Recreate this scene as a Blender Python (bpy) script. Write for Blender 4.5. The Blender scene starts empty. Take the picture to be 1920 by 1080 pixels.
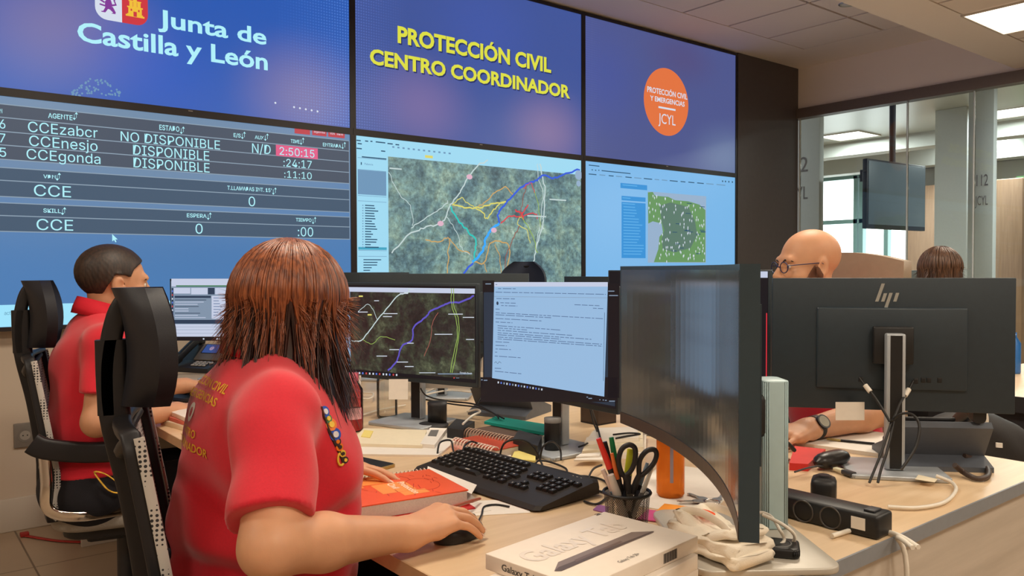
import bpy, bmesh, math, random
import numpy as np
from mathutils import Vector, Matrix
from mathutils.bvhtree import BVHTree

scene = bpy.context.scene
COL = scene.collection
PI = math.pi

# ---------------------------------------------------------------- camera
FPX = 1510.0                       # focal length in pixels of a 1920 px wide frame
CAM = Vector((0.0, 0.0, 1.22))
CR = Vector((0.78342968, -0.62147221, -0.0031977))
CU = Vector((0.01697003, 0.01624852, 0.99972396))
CF = Vector((0.6212487, 0.78326769, -0.02327597))
cd = bpy.data.cameras.new('camera')
cam = bpy.data.objects.new('camera', cd)
COL.objects.link(cam)
cd.sensor_width = 36.0
cd.lens = FPX * 36.0 / 1920.0
cd.clip_start = 0.02
cam.matrix_world = Matrix(((CR.x, CU.x, -CF.x, CAM.x), (CR.y, CU.y, -CF.y, CAM.y),
                           (CR.z, CU.z, -CF.z, CAM.z), (0, 0, 0, 1)))
scene.camera = cam

# ---------------------------------------------------------------- world, exposure, lamps' light
w = bpy.data.worlds.new('world'); scene.world = w
w.use_nodes = True
w.node_tree.nodes['Background'].inputs[0].default_value = (0.9, 0.95, 1.0, 1)
w.node_tree.nodes['Background'].inputs[1].default_value = 0.6
scene.view_settings.view_transform = 'Standard'
scene.view_settings.look = 'None'
scene.view_settings.gamma = 1.0
scene.view_settings.exposure = 0.0
scene.view_settings.use_curve_mapping = False
scene.cycles.max_bounces = 8
scene.cycles.diffuse_bounces = 5
scene.cycles.glossy_bounces = 3
scene.cycles.transmission_bounces = 6
scene.cycles.transparent_max_bounces = 10
scene.cycles.caustics_reflective = False
scene.cycles.caustics_refractive = False
scene.cycles.sample_clamp_indirect = 4.0
scene.cycles.use_denoising = True

LOWZ, HIGHZ = 2.74, 3.10           # the two ceiling levels
WARM, COOL = (1.0, 0.875, 0.71), (0.93, 0.99, 0.97)
LAMPS = [(0.9, 1.83, 9.0), (3.15, 1.83, 12.0), (5.45, 1.83, 12.0), (0.9, -0.55, 11.0), (3.15, -0.55, 12.0),
         (5.45, -0.55, 12.0), (-1.4, 1.83, 7.0), (-1.4, -0.55, 8.0), (0.9, -2.9, 8.0), (3.15, -2.9, 8.0)]
FAR_LAMPS = [(10.85, 6.0, 20.0), (10.8, 3.92, 20.0), (12.4, 4.9, 16.0), (8.4, 1.6, 20.0), (8.6, 8.0, 20.0)]
def area_light(x, y, z, sx, sy, power, col):
    l = bpy.data.lights.new('ceiling_lamp_light', 'AREA')
    l.shape = 'RECTANGLE'; l.size = sx; l.size_y = sy; l.energy = power; l.color = col
    o = bpy.data.objects.new('ceiling_lamp_light', l); COL.objects.link(o); o.location = (x, y, z)
    return o
for x, y, p in LAMPS: area_light(x, y, LOWZ - 0.03, 0.56, 0.56, p * 2.3, WARM)
for x, y, p in FAR_LAMPS: area_light(x, y, HIGHZ - 0.03, 0.56, 0.56, p * 3.8, COOL)

# ---------------------------------------------------------------- pixel rays (frame 1920 x 1080) to room coordinates
def ray(px, py): return CF * FPX + CR * (px - 960.0) + CU * (540.0 - py)
def onz(px, py, z=0.73):
    d = ray(px, py); return CAM + d * ((z - CAM.z) / d.z)
def ony(px, py, y=4.3):
    d = ray(px, py); return CAM + d * (y / d.y)
def onx(px, py, x):
    d = ray(px, py); return CAM + d * (x / d.x)
def dep(px, py, dist): return CAM + ray(px, py) * (dist / FPX)

# ---------------------------------------------------------------- materials
MATS = {}
def srgb(r, g, b):
    def f(c):
        c /= 255.0
        return c / 12.92 if c <= 0.04045 else ((c + 0.055) / 1.055) ** 2.4
    return (f(r), f(g), f(b))
def mat(name, col, rough=0.5, metal=0.0, noise=0.0, nscale=60.0, bump=0.0, bscale=300.0, spec=0.5, coat=0.0, trans=0.0, ior=1.45, sss=0.0, sheen=0.0, alpha=1.0):
    if name in MATS: return MATS[name]
    m = bpy.data.materials.new(name); m.use_nodes = True
    nt = m.node_tree; b = nt.nodes['Principled BSDF']
    b.inputs['Base Color'].default_value = (*col, 1)
    b.inputs['Roughness'].default_value = rough
    b.inputs['Metallic'].default_value = metal
    b.inputs['Specular IOR Level'].default_value = spec
    b.inputs['Coat Weight'].default_value = coat
    b.inputs['Transmission Weight'].default_value = trans
    b.inputs['IOR'].default_value = ior
    b.inputs['Alpha'].default_value = alpha
    if sss:
        b.inputs['Subsurface Weight'].default_value = sss
        b.inputs['Subsurface Radius'].default_value = (0.012, 0.004, 0.002)
        b.inputs['Subsurface Scale'].default_value = 1.0
    if sheen: b.inputs['Sheen Weight'].default_value = sheen
    if noise or bump:
        tc = nt.nodes.new('ShaderNodeTexCoord')
    if noise:
        n = nt.nodes.new('ShaderNodeTexNoise'); n.inputs['Scale'].default_value = nscale; n.inputs['Detail'].default_value = 4
        nt.links.new(tc.outputs['Object'], n.inputs['Vector'])
        r = nt.nodes.new('ShaderNodeValToRGB')
        r.color_ramp.elements[0].position = 0.3; r.color_ramp.elements[1].position = 0.7
        r.color_ramp.elements[0].color = (*[c * (1 - noise) for c in col], 1)
        r.color_ramp.elements[1].color = (*[min(1, c * (1 + noise)) for c in col], 1)
        nt.links.new(n.outputs['Fac'], r.inputs['Fac']); nt.links.new(r.outputs['Color'], b.inputs['Base Color'])
    if bump:
        n2 = nt.nodes.new('ShaderNodeTexNoise'); n2.inputs['Scale'].default_value = bscale; n2.inputs['Detail'].default_value = 3
        nt.links.new(tc.outputs['Object'], n2.inputs['Vector'])
        bp = nt.nodes.new('ShaderNodeBump'); bp.inputs['Strength'].default_value = bump; bp.inputs['Distance'].default_value = 0.002
        nt.links.new(n2.outputs['Fac'], bp.inputs['Height']); nt.links.new(bp.outputs['Normal'], b.inputs['Normal'])
    MATS[name] = m
    return m
def emit(name, col, strength=1.0):
    if name in MATS: return MATS[name]
    m = bpy.data.materials.new(name); m.use_nodes = True
    nt = m.node_tree; b = nt.nodes['Principled BSDF']
    b.inputs['Base Color'].default_value = (0.01, 0.01, 0.01, 1); b.inputs['Roughness'].default_value = 0.35
    b.inputs['Specular IOR Level'].default_value = 0.15
    b.inputs['Emission Color'].default_value = (*col, 1); b.inputs['Emission Strength'].default_value = strength
    MATS[name] = m
    return m
def thin_glass(name, tint, refl=0.06, rough=0.0):
    m = bpy.data.materials.new(name); m.use_nodes = True
    nt = m.node_tree; nt.nodes.clear()
    out = nt.nodes.new('ShaderNodeOutputMaterial'); mx = nt.nodes.new('ShaderNodeMixShader')
    t = nt.nodes.new('ShaderNodeBsdfTransparent'); t.inputs[0].default_value = (*tint, 1)
    g = nt.nodes.new('ShaderNodeBsdfGlossy'); g.inputs['Roughness'].default_value = rough
    fr = nt.nodes.new('ShaderNodeFresnel'); fr.inputs[0].default_value = 1.30
    ad = nt.nodes.new('ShaderNodeMath'); ad.operation = 'ADD'; ad.inputs[1].default_value = refl; ad.use_clamp = True
    nt.links.new(fr.outputs[0], ad.inputs[0]); nt.links.new(ad.outputs[0], mx.inputs[0])
    nt.links.new(t.outputs[0], mx.inputs[1]); nt.links.new(g.outputs[0], mx.inputs[2]); nt.links.new(mx.outputs[0], out.inputs[0])
    MATS[name] = m
    return m
def wood(name, c1, c2, axis=1, rough=0.35, scale=3.0):
    m = bpy.data.materials.new(name); m.use_nodes = True
    nt = m.node_tree; b = nt.nodes['Principled BSDF']; b.inputs['Roughness'].default_value = rough
    tc = nt.nodes.new('ShaderNodeTexCoord'); mp = nt.nodes.new('ShaderNodeMapping')
    s = [14.0, 14.0, 14.0]; s[axis] = 0.9
    mp.inputs['Scale'].default_value = s
    n = nt.nodes.new('ShaderNodeTexNoise'); n.inputs['Scale'].default_value = scale; n.inputs['Detail'].default_value = 6; n.inputs['Roughness'].default_value = 0.6
    r = nt.nodes.new('ShaderNodeValToRGB')
    r.color_ramp.elements[0].position = 0.3; r.color_ramp.elements[1].position = 0.7
    r.color_ramp.elements[0].color = (*c1, 1); r.color_ramp.elements[1].color = (*c2, 1)
    nt.links.new(tc.outputs['Object'], mp.inputs[0]); nt.links.new(mp.outputs[0], n.inputs['Vector'])
    nt.links.new(n.outputs['Fac'], r.inputs['Fac']); nt.links.new(r.outputs['Color'], b.inputs['Base Color'])
    MATS[name] = m
    return m

# ---------------------------------------------------------------- text outlines from the built-in font
_TXT = {}
PLAIN = None                       # a plain grotesque that ships inside Blender, for the table of figures
try:
    import os
    PLAIN = bpy.data.fonts.load(os.path.join(bpy.utils.system_resource('DATAFILES'), 'fonts', 'Inter.woff2'))
except Exception:
    PLAIN = None
USE_PLAIN = False
def text_geo(s, bold=0.0):
    k = (s, bold, USE_PLAIN)
    if k in _TXT: return _TXT[k]
    c = bpy.data.curves.new('t', 'FONT'); c.body = s; c.size = 1.0
    if USE_PLAIN and PLAIN: c.font = PLAIN
    c.offset = bold; c.resolution_u = 3
    o = bpy.data.objects.new('t', c); COL.objects.link(o)
    dg = bpy.context.evaluated_depsgraph_get(); dg.update()
    me = bpy.data.meshes.new_from_object(o.evaluated_get(dg))
    vs = [(v.co.x, v.co.y) for v in me.vertices]; fs = [tuple(p.vertices) for p in me.polygons]
    bpy.data.objects.remove(o); bpy.data.curves.remove(c); bpy.data.meshes.remove(me)
    _TXT[k] = (vs, fs)
    return _TXT[k]
def cap_h():
    return max(v[1] for v in text_geo('H')[0])

# ---------------------------------------------------------------- mesh collector
def frame_of(d, up=None):
    d = Vector(d).normalized(); up = Vector(up) if up is not None else Vector((0, 0, 1))
    if abs(d.dot(up.normalized())) > 0.98: up = Vector((1, 0, 0)) if abs(d.x) < 0.9 else Vector((0, 1, 0))
    x = up.cross(d).normalized(); y = d.cross(x).normalized()
    return x, y, d
def rotz(a, loc=(0, 0, 0)): return Matrix.Translation(loc) @ Matrix.Rotation(a, 4, 'Z')
class MB:
    def __init__(s): s.v = []; s.f = []; s.mi = []; s.sm = []
    def add(s, vs, fs, m=0, smooth=False, M=None):
        b = len(s.v)
        s.v += [tuple(M @ Vector(p)) if M is not None else tuple(p) for p in vs]
        s.f += [tuple(i + b for i in f) for f in fs]
        s.mi += [m] * len(fs); s.sm += [smooth] * len(fs)
        return s
    def box(s, c, size, bevel=0.0, m=0, M=None, seg=2):
        bm = bmesh.new(); bmesh.ops.create_cube(bm, size=1.0)
        for v in bm.verts: v.co = Vector((v.co.x * size[0] + c[0], v.co.y * size[1] + c[1], v.co.z * size[2] + c[2]))
        if bevel: bmesh.ops.bevel(bm, geom=bm.edges[:], offset=bevel, segments=seg, profile=0.5, affect='EDGES')
        s.bm(bm, m, bool(bevel), M); return s
    def bm(s, bm, m=0, smooth=False, M=None):
        bm.verts.index_update()
        s.add([v.co[:] for v in bm.verts], [[v.index for v in f.verts] for f in bm.faces], m, smooth, M); bm.free(); return s
    def prism(s, poly, z0, z1, m=0, M=None, bevel=0.0, smooth=False):
        bm = bmesh.new()
        vs = [bm.verts.new((p[0], p[1], z0)) for p in poly]
        f = bm.faces.new(vs); bm.normal_update()
        if f.normal.z > 0: f.normal_flip()
        r = bmesh.ops.extrude_face_region(bm, geom=[f])
        for e in r['geom']:
            if isinstance(e, bmesh.types.BMVert): e.co.z = z1
        if bevel: bmesh.ops.bevel(bm, geom=[e for e in bm.edges], offset=bevel, segments=2, profile=0.5, affect='EDGES')
        s.bm(bm, m, smooth or bool(bevel), M); return s
    def cyl(s, p0, p1, r0, r1=None, n=16, m=0, caps=True, smooth=True, M=None):
        r1 = r0 if r1 is None else r1
        p0, p1 = Vector(p0), Vector(p1); x, y, d = frame_of(p1 - p0); vs = []
        for p, r in ((p0, r0), (p1, r1)):
            for i in range(n):
                a = 2 * PI * i / n; vs.append(p + x * (r * math.cos(a)) + y * (r * math.sin(a)))
        fs = [(i, (i + 1) % n, n + (i + 1) % n, n + i) for i in range(n)]
        s.add(vs, fs, m, smooth, M)
        if caps: s.add(vs, [tuple(range(n - 1, -1, -1)), tuple(range(n, 2 * n))], m, False, M)
        return s
    def sweep(s, pts, sec, m=0, up=None, closed=False, smooth=True, M=None, caps=True, scales=None):
        # sec: list of (a, b) offsets along (side, normal); frames carried along the path
        pts = [Vector(p) for p in pts]; n = len(pts); k = len(sec); vs = []; prev = None
        for i, p in enumerate(pts):
            if closed: t = pts[(i + 1) % n] - pts[i - 1]
            else: t = pts[min(i + 1, n - 1)] - pts[max(i - 1, 0)]
            if t.length < 1e-9: t = Vector((0, 0, 1))
            t.normalize()
            if up is not None: x, y, _ = frame_of(t, up)
            elif prev is None: x, y, _ = frame_of(t)
            else:
                x = prev - t * prev.dot(t)
                x = x.normalized() if x.length > 1e-6 else frame_of(t)[0]
                y = t.cross(x)
            prev = x; sc = scales[i] if scales else 1.0
            vs += [p + x * (a * sc) + y * (b * sc) for a, b in sec]
        fs = []
        for i in range(n if closed else n - 1):
            j = (i + 1) % n
            for q in range(k): fs.append((i * k + q, i * k + (q + 1) % k, j * k + (q + 1) % k, j * k + q))
        s.add(vs, fs, m, smooth, M)
        if caps and not closed: s.add(vs, [tuple(range(k - 1, -1, -1)), tuple(range((n - 1) * k, n * k))], m, False, M)
        return s
    def tube(s, pts, r, n=8, m=0, closed=False, M=None, scales=None):
        return s.sweep(pts, [(r * math.cos(2 * PI * i / n), r * math.sin(2 * PI * i / n)) for i in range(n)], m, None, closed, True, M, True, scales)
    def lathe(s, prof, c=(0, 0, 0), n=28, m=0, M=None, smooth=True):
        vs = []; fs = []
        for r, z in prof:
            for i in range(n):
                a = 2 * PI * i / n; vs.append((c[0] + r * math.cos(a), c[1] + r * math.sin(a), c[2] + z))
        for j in range(len(prof) - 1):
            for i in range(n): fs.append((j * n + i, j * n + (i + 1) % n, (j + 1) * n + (i + 1) % n, (j + 1) * n + i))
        s.add(vs, fs, m, smooth, M)
        if prof[0][0] > 1e-5: s.add(vs[:n], [tuple(range(n - 1, -1, -1))], m, False, M)
        if prof[-1][0] > 1e-5: s.add(vs[-n:], [tuple(range(n))], m, False, M)
        return s
    def ball(s, c, r, m=0, M=None, n=16):
        r = (r, r, r) if not hasattr(r, '__len__') else r
        vs = [(c[0], c[1], c[2] - r[2])]; k = n // 2
        for j in range(1, k):
            t = -PI / 2 + PI * j / k
            for i in range(n):
                a = 2 * PI * i / n; vs.append((c[0] + r[0] * math.cos(t) * math.cos(a), c[1] + r[1] * math.cos(t) * math.sin(a), c[2] + r[2] * math.sin(t)))
        vs.append((c[0], c[1], c[2] + r[2])); fs = []
        for i in range(n): fs.append((0, 1 + (i + 1) % n, 1 + i))
        for j in range(k - 2):
            for i in range(n): fs.append((1 + j * n + i, 1 + j * n + (i + 1) % n, 1 + (j + 1) * n + (i + 1) % n, 1 + (j + 1) * n + i))
        o = 1 + (k - 2) * n; t = len(vs) - 1
        for i in range(n): fs.append((o + i, o + (i + 1) % n, t))
        s.add(vs, fs, m, True, M); return s
    def grid(s, fn, nu, nv, m=0, smooth=True, M=None, thick=None):
        vs = [fn(i / nu, j / nv) for i in range(nu + 1) for j in range(nv + 1)]
        fs = [(i * (nv + 1) + j, (i + 1) * (nv + 1) + j, (i + 1) * (nv + 1) + j + 1, i * (nv + 1) + j + 1) for i in range(nu) for j in range(nv)]
        s.add(vs, fs, m, smooth, M); return s
    def quad(s, a, b, c, d, m=0): return s.add([a, b, c, d], [(0, 1, 2, 3)], m)
    def text(s, t, x0, x1, zb, cap, fr, m=0, bold=0.0, shear=0.0):
        vs, fs = text_geo(t, bold)
        if not vs: return s
        a = min(v[0] for v in vs); b = max(v[0] for v in vs); sy = cap / cap_h()
        if x1 is None: sx = sy; b = a + 1; x1 = x0 + sx
        sx = (x1 - x0) / max(b - a, 1e-6)
        s.add([fr(x0 + (v[0] - a) * sx + shear * v[1] * sy, zb + v[1] * sy) for v in vs], fs, m); return s
    def build(s, name, mats, parent=None, origin=None, world=False):
        me = bpy.data.meshes.new(name)
        o = bpy.data.objects.new(name, me)
        v = np.array(s.v, float)
        if parent is not None: o.parent = parent; off = np.array(parent.location) if world else np.zeros(3)
        else:
            off = np.array(origin) if origin is not None else np.array([(v[:, 0].min() + v[:, 0].max()) / 2, (v[:, 1].min() + v[:, 1].max()) / 2, v[:, 2].min()])
            o.location = off
        me.from_pydata((v - off).tolist(), [], s.f)
        mats = mats if isinstance(mats, (list, tuple)) else [mats]
        for mm in mats: me.materials.append(mm)
        me.polygons.foreach_set('material_index', s.mi); me.polygons.foreach_set('use_smooth', s.sm)
        me.update(); COL.objects.link(o)
        return o
def tag(o, label, cat, group=None, kind=None):
    o['label'] = label; o['category'] = cat
    if group: o['group'] = group
    if kind: o['kind'] = kind
    return o
def thing(name, label, cat, loc=(0, 0, 0), rz=0.0, group=None):
    o = bpy.data.objects.new(name, None); COL.objects.link(o); o.empty_display_size = 0.05
    o.location = loc; o.rotation_euler = (0, 0, rz)
    return tag(o, label, cat, group)
def struct(name, mb, m):
    o = mb.build(name, m); o['kind'] = 'structure'; return o
def copy_thing(o, loc, rz, label):
    c = o.copy(); COL.objects.link(c); c.location = loc; c.rotation_euler = (0, 0, rz); c['label'] = label
    for ch in list(o.children):
        d = ch.copy(); COL.objects.link(d); d.parent = c
        for g in list(ch.children):
            e = g.copy(); COL.objects.link(e); e.parent = d
    return c
def spline(pts, n=8, closed=False):
    P = [Vector(p) for p in pts]; out = []; L = len(P)
    for i in range(L if closed else L - 1):
        if closed: a, b, c, d = P[i - 1], P[i], P[(i + 1) % L], P[(i + 2) % L]
        else: a, b, c, d = P[max(i - 1, 0)], P[i], P[i + 1], P[min(i + 2, L - 1)]
        for k in range(n):
            t = k / n
            out.append(0.5 * ((2 * b) + (c - a) * t + (2 * a - 5 * b + 4 * c - d) * t * t + (3 * b - a - 3 * c + d) * t ** 3))
    if not closed: out.append(P[-1])
    return out
def rrect(w, h, r, n=5):
    out = []
    for cx, cy, a0 in ((w / 2 - r, h / 2 - r, 0), (-w / 2 + r, h / 2 - r, PI / 2), (-w / 2 + r, -h / 2 + r, PI), (w / 2 - r, -h / 2 + r, 1.5 * PI)):
        for i in range(n + 1):
            a = a0 + PI / 2 * i / n; out.append((cx + r * math.cos(a), cy + r * math.sin(a)))
    return out

# ================================================================ materials of the place
M_wall = mat('beige_paint', srgb(212, 196, 178), 0.75, bump=0.05, bscale=400)
M_white = mat('white_paint', srgb(205, 195, 182), 0.6, bump=0.03)
M_ceil = mat('ceiling_plaster', srgb(240, 231, 222), 0.85, bump=0.04)
M_tile = mat('ceiling_tile_mineral', srgb(236, 226, 217), 0.9, noise=0.04, nscale=500, bump=0.1, bscale=900)
M_groove = mat('dark_groove', srgb(92, 72, 58), 0.8, noise=0.02)
M_clad = mat('dark_brown_cladding', srgb(82, 76, 76), 0.55, noise=0.05, nscale=20)
M_black = mat('black_plastic', (0.012, 0.012, 0.013), 0.45, noise=0.1, nscale=200)
M_black2 = mat('black_plastic_matt', (0.02, 0.02, 0.022), 0.6, bump=0.1, bscale=900)
M_bezel = mat('bezel_black', srgb(38, 32, 34), 0.4, noise=0.05)
M_alu = mat('brushed_aluminium', srgb(190, 186, 180), 0.32, 0.9, noise=0.05, nscale=300)
M_silver = mat('silver_plastic', srgb(178, 184, 190), 0.35, 0.3, noise=0.02)
M_chrome = mat('chrome', srgb(215, 210, 205), 0.12, 1.0, noise=0.02)
M_grey = mat('grey_plastic', srgb(120, 118, 116), 0.5, noise=0.04)
M_dgrey = mat('dark_grey_plastic', srgb(52, 52, 56), 0.5, noise=0.05)
M_paper = mat('white_paper', srgb(235, 228, 218), 0.8, noise=0.02)
M_cable = mat('black_cable_rubber', (0.014, 0.013, 0.013), 0.5, noise=0.05)
M_wcable = mat('white_cable_rubber', srgb(225, 218, 205), 0.5, noise=0.03)
M_desk = wood('beech_laminate', srgb(214, 184, 146), srgb(228, 200, 164), 0, 0.38)
M_deskside = wood('pale_oak_panel', srgb(176, 164, 150), srgb(196, 184, 170), 0, 0.5, 2.0)
M_edge = mat('grey_edge_band', srgb(128, 132, 138), 0.5, noise=0.04)
M_lamp = emit('lamp_diffuser', (1.0, 0.90, 0.72), 4.0)
M_lampc = emit('lamp_diffuser_cool', (1.0, 1.0, 0.96), 3.0)
M_floor = None

# ================================================================ room shell
def build_room():
    global M_floor
    # floor of large beige stone tiles with fine joints
    m = bpy.data.materials.new('stone_floor_tiles'); m.use_nodes = True
    nt = m.node_tree; b = nt.nodes['Principled BSDF']; b.inputs['Roughness'].default_value = 0.35
    tc = nt.nodes.new('ShaderNodeTexCoord'); br = nt.nodes.new('ShaderNodeTexBrick')
    br.offset = 0.0; br.inputs['Scale'].default_value = 1.0; br.inputs['Brick Width'].default_value = 0.9; br.inputs['Row Height'].default_value = 0.6
    br.inputs['Mortar Size'].default_value = 0.004; br.inputs['Mortar'].default_value = (*srgb(104, 86, 66), 1)
    n = nt.nodes.new('ShaderNodeTexNoise'); n.inputs['Scale'].default_value = 3.0; n.inputs['Detail'].default_value = 6
    r = nt.nodes.new('ShaderNodeValToRGB'); r.color_ramp.elements[0].color = (*srgb(150, 128, 104), 1); r.color_ramp.elements[1].color = (*srgb(178, 156, 130), 1)
    nt.links.new(tc.outputs['Object'], br.inputs['Vector']); nt.links.new(tc.outputs['Object'], n.inputs['Vector'])
    nt.links.new(n.outputs['Fac'], r.inputs['Fac']); nt.links.new(r.outputs['Color'], br.inputs['Color1']); nt.links.new(r.outputs['Color'], br.inputs['Color2'])
    nt.links.new(br.outputs['Color'], b.inputs['Base Color'])
    M_floor = m
    XL, XP, XF, YB, YW = -3.2, 6.866, 13.2, -4.2, 4.40
    struct('floor', MB().box(((XL + XF) / 2, 2.0, -0.05), (XF - XL, 14.6, 0.1)), m)
    struct('wall_back', MB().box(((XL + XP) / 2, YW + 0.05, HIGHZ / 2), (XP - XL, 0.1, HIGHZ)), M_wall)
    struct('wall_left', MB().box((XL - 0.05, 0.1, HIGHZ / 2), (0.1, 8.8, HIGHZ)), M_wall)
    struct('wall_front', MB().box(((XL + XF) / 2, YB - 0.05, HIGHZ / 2), (XF - XL, 0.1, HIGHZ)), M_wall)
    struct('baseboard_back', MB().box(((XL + XP) / 2, YW - 0.0075, 0.0775), (XP - XL, 0.015, 0.155), 0.003), M_white)
    struct('trim_1', MB().box((6.40, 4.352, HIGHZ / 2), (0.93, 0.10, HIGHZ - 0.002)).box((3.1, 4.375, 2.02), (5.70, 0.052, 2.155)), M_clad)
    # high ceiling over the screens, lower ceiling on the camera's side, tile fields framed by dark grooves
    def field(mb, z, x0, x1, y0, y1, dx, dy):
        nx = max(1, round((x1 - x0) / dx)); ny = max(1, round((y1 - y0) / dy))
        dx = (x1 - x0) / nx; dy = (y1 - y0) / ny; g = 0.022
        mb.box(((x0 + x1) / 2, (y0 + y1) / 2, z + 0.02), (x1 - x0, y1 - y0, 0.01), m=2)
        for i in range(nx):
            for j in range(ny): mb.box((x0 + (i + .5) * dx, y0 + (j + .5) * dy, z + 0.008), (dx - g, dy - g, 0.016), m=1)
    mb = MB()
    def border(mb, z, X0, X1, Y0, Y1, x0, x1, y0, y1):
        t = 0.03
        for a, bb, c, d in ((X0, x0, Y0, Y1), (x1, X1, Y0, Y1), (x0, x1, Y0, y0), (x0, x1, y1, Y1)):
            mb.box(((a + bb) / 2, (c + d) / 2, z + t / 2), (bb - a, d - c, t))
    border(mb, HIGHZ, XL, XP, 2.46, 4.5, XL + .4, 6.30, 2.50, 3.895)
    field(mb, HIGHZ, XL + .4, 6.30, 2.50, 3.895, 0.55, 0.57)
    struct('ceiling', mb, [M_ceil, M_tile, M_groove])
    mb = MB()
    border(mb, LOWZ, XL, XP, YB, 2.42, XL + .4, 6.58, YB + .3, 2.14)
    field(mb, LOWZ, XL + .4, 6.58, YB + .3, 2.14, 0.6, 0.6)
    mb.box(((XL + XP) / 2, 2.44, (LOWZ + HIGHZ) / 2 + .015), (XP - XL, 0.04, HIGHZ - LOWZ + .03))
    struct('ceiling_low', mb, [M_ceil, M_tile, M_groove])
    # ceiling lamps of this room
    for i, (x, y, p) in enumerate(LAMPS):
        if (x, y) == (5.45, 1.83): lab = 'square warm recessed ceiling lamp at the upper right of the photo, above the glass partition'
        else: lab = 'square warm recessed ceiling lamp in the low ceiling outside the photo'
        t = thing('ceiling_lamp', lab, 'ceiling light', (x, y, LOWZ - 0.012), 0, 'square lamps of the control room')
        MB().box((0, 0, 0.004), (0.592, 0.592, 0.006), m=0).build('diffuser', M_lamp, t)
        fm = MB()
        for sx, sy, cx, cy in ((.62, .014, 0, .303), (.62, .014, 0, -.303), (.014, .592, .303, 0), (.014, .592, -.303, 0)): fm.box((cx, cy, 0.003), (sx, sy, 0.012))
        fm.build('frame', M_white, t)
    # round spotlight
    p = onz(1590, 7, HIGHZ)
    t = thing('spotlight', 'small round recessed spotlight in the grey ceiling tile above the screens', 'ceiling light', (p.x, p.y, HIGHZ - 0.006))
    MB().lathe([(0.04, 0.004), (0.062, 0.0), (0.065, 0.004), (0.065, 0.008)]).build('rim', M_alu, t)
    MB().lathe([(0.0, 0.002), (0.04, 0.003), (0.04, 0.006)]).build('lens', mat('spot_lens', srgb(225, 220, 210), 0.3, noise=0.02), t)
    # upper wall over the glass, header rail and glass panes of the partition (runs along y)
    zt = 2.72
    struct('wall_right', MB().box((XP + 0.05, (YB + YW) / 2, (zt + HIGHZ) / 2), (0.1, YW - YB, HIGHZ - zt)), M_ceil)
    struct('trim_2', MB().box((XP + 0.03, (YB + YW) / 2, zt - 0.045), (0.11, YW - YB, 0.09)).box((XP + 0.03, (YB + YW) / 2, 0.04), (0.08, YW - YB, 0.08)), mat('rail_greybrown', srgb(108, 98, 92), 0.5, noise=0.03))
    gl = thin_glass('partition_glass', (0.93, 0.97, 0.96), 0.0)
    ys = [4.30, 3.288, 2.759, 1.6, 0.3, -1.2, -2.7, -4.1]
    for i in range(len(ys) - 1):
        y1, y0 = ys[i], ys[i + 1]
        struct('window_%d' % (i + 1), MB().box((XP + 0.03, (y0 + y1) / 2, 1.36), (0.012, y1 - y0 - 0.016, 2.56)), gl)
    jm = MB()
    for y in ys: jm.box((XP + 0.03, y, 1.36), (0.014, 0.014, 2.54), 0.003)
    struct('trim_3', jm, mat('glass_joint', srgb(215, 222, 220), 0.25, noise=0.02, trans=0.3))

    # ------------------------------------------------ office beyond the glass
    struct('wall_far', MB().box((XF + 0.05, 2.6, 0.45), (0.1, 13.4, 0.9)).box((XF + 0.05, 2.6, 2.98), (0.1, 13.4, 0.35))
           .box((XF + 0.05, 8.6, 1.85), (0.1, 1.4, 1.92)).box((XF + 0.05, 1.05, 1.85), (0.1, 10.3, 1.92)), mat('office_wall', srgb(182, 180, 172), 0.7, noise=0.02))
    struct('wall_side', MB().box(((XP + XF) / 2, 9.35, 1.55), (XF - XP, 0.1, 3.1)), MATS['office_wall'])
    struct('ceiling_office', MB().box(((XP + XF) / 2 + .08, 2.55, HIGHZ + 0.015), (XF - XP - .1, 13.5, 0.03)), mat('office_ceiling', srgb(176, 180, 176), 0.35, noise=0.03, nscale=2))
    for i, (x, y, p) in enumerate(FAR_LAMPS):
        lab = ['bright lamp in the office ceiling straight above the hanging television', 'bright lamp in the office ceiling at the right edge of the photo',
               'smaller looking far lamp in the office ceiling at the right edge of the photo', 'lamp in the office ceiling outside the photo', 'lamp in the office ceiling outside the photo'][i]
        t = thing('office_ceiling_lamp', lab, 'ceiling light', (x, y, HIGHZ - 0.012), 0, 'lamps of the office beyond the glass')
        MB().box((0, 0, 0.004), (0.6, 0.6, 0.006)).build('diffuser', M_lampc, t)
        MB().box((0, -0.306, 0.002), (0.62, 0.012, 0.016)).box((0, 0.306, 0.002), (0.62, 0.012, 0.016)).box((-.306, 0, 0.002), (0.012, 0.6, 0.016)).box((.306, 0, 0.002), (0.012, 0.6, 0.016)).build('frame', M_white, t)
    # ceiling beams of the office
    struct('trim_4', MB().box((11.55, 3.9, 3.0), (0.3, 10.0, 0.2)), mat('office_beam', srgb(176, 176, 170), 0.7, noise=0.02))
    struct('trim_5', MB().box((12.75, 3.9, 2.93), (0.3, 10.0, 0.3)), MATS['office_beam'])
    # windows (daylight behind)
    day = emit('daylight', (0.95, 1.0, 1.0), 5.0)
    fr = mat('window_frame_green', srgb(118, 150, 148), 0.4, noise=0.03)
    y0, y1 = 6.2, 7.9
    wf = MB()
    for z in (0.9, 2.02, 2.78): wf.box((XF - 0.02, (y0 + y1) / 2, z), (0.12, y1 - y0, 0.07))
    for y in (7.9, 7.13, 7.03, 6.6, 6.2): wf.box((XF - 0.02, y, 1.84), (0.12, 0.07, 1.9))
    struct('window_8', wf, fr)
    struct('window_9', MB().box((XF + 0.05, (y0 + y1) / 2, 1.84), (0.02, y1 - y0, 1.86)), day)
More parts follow.
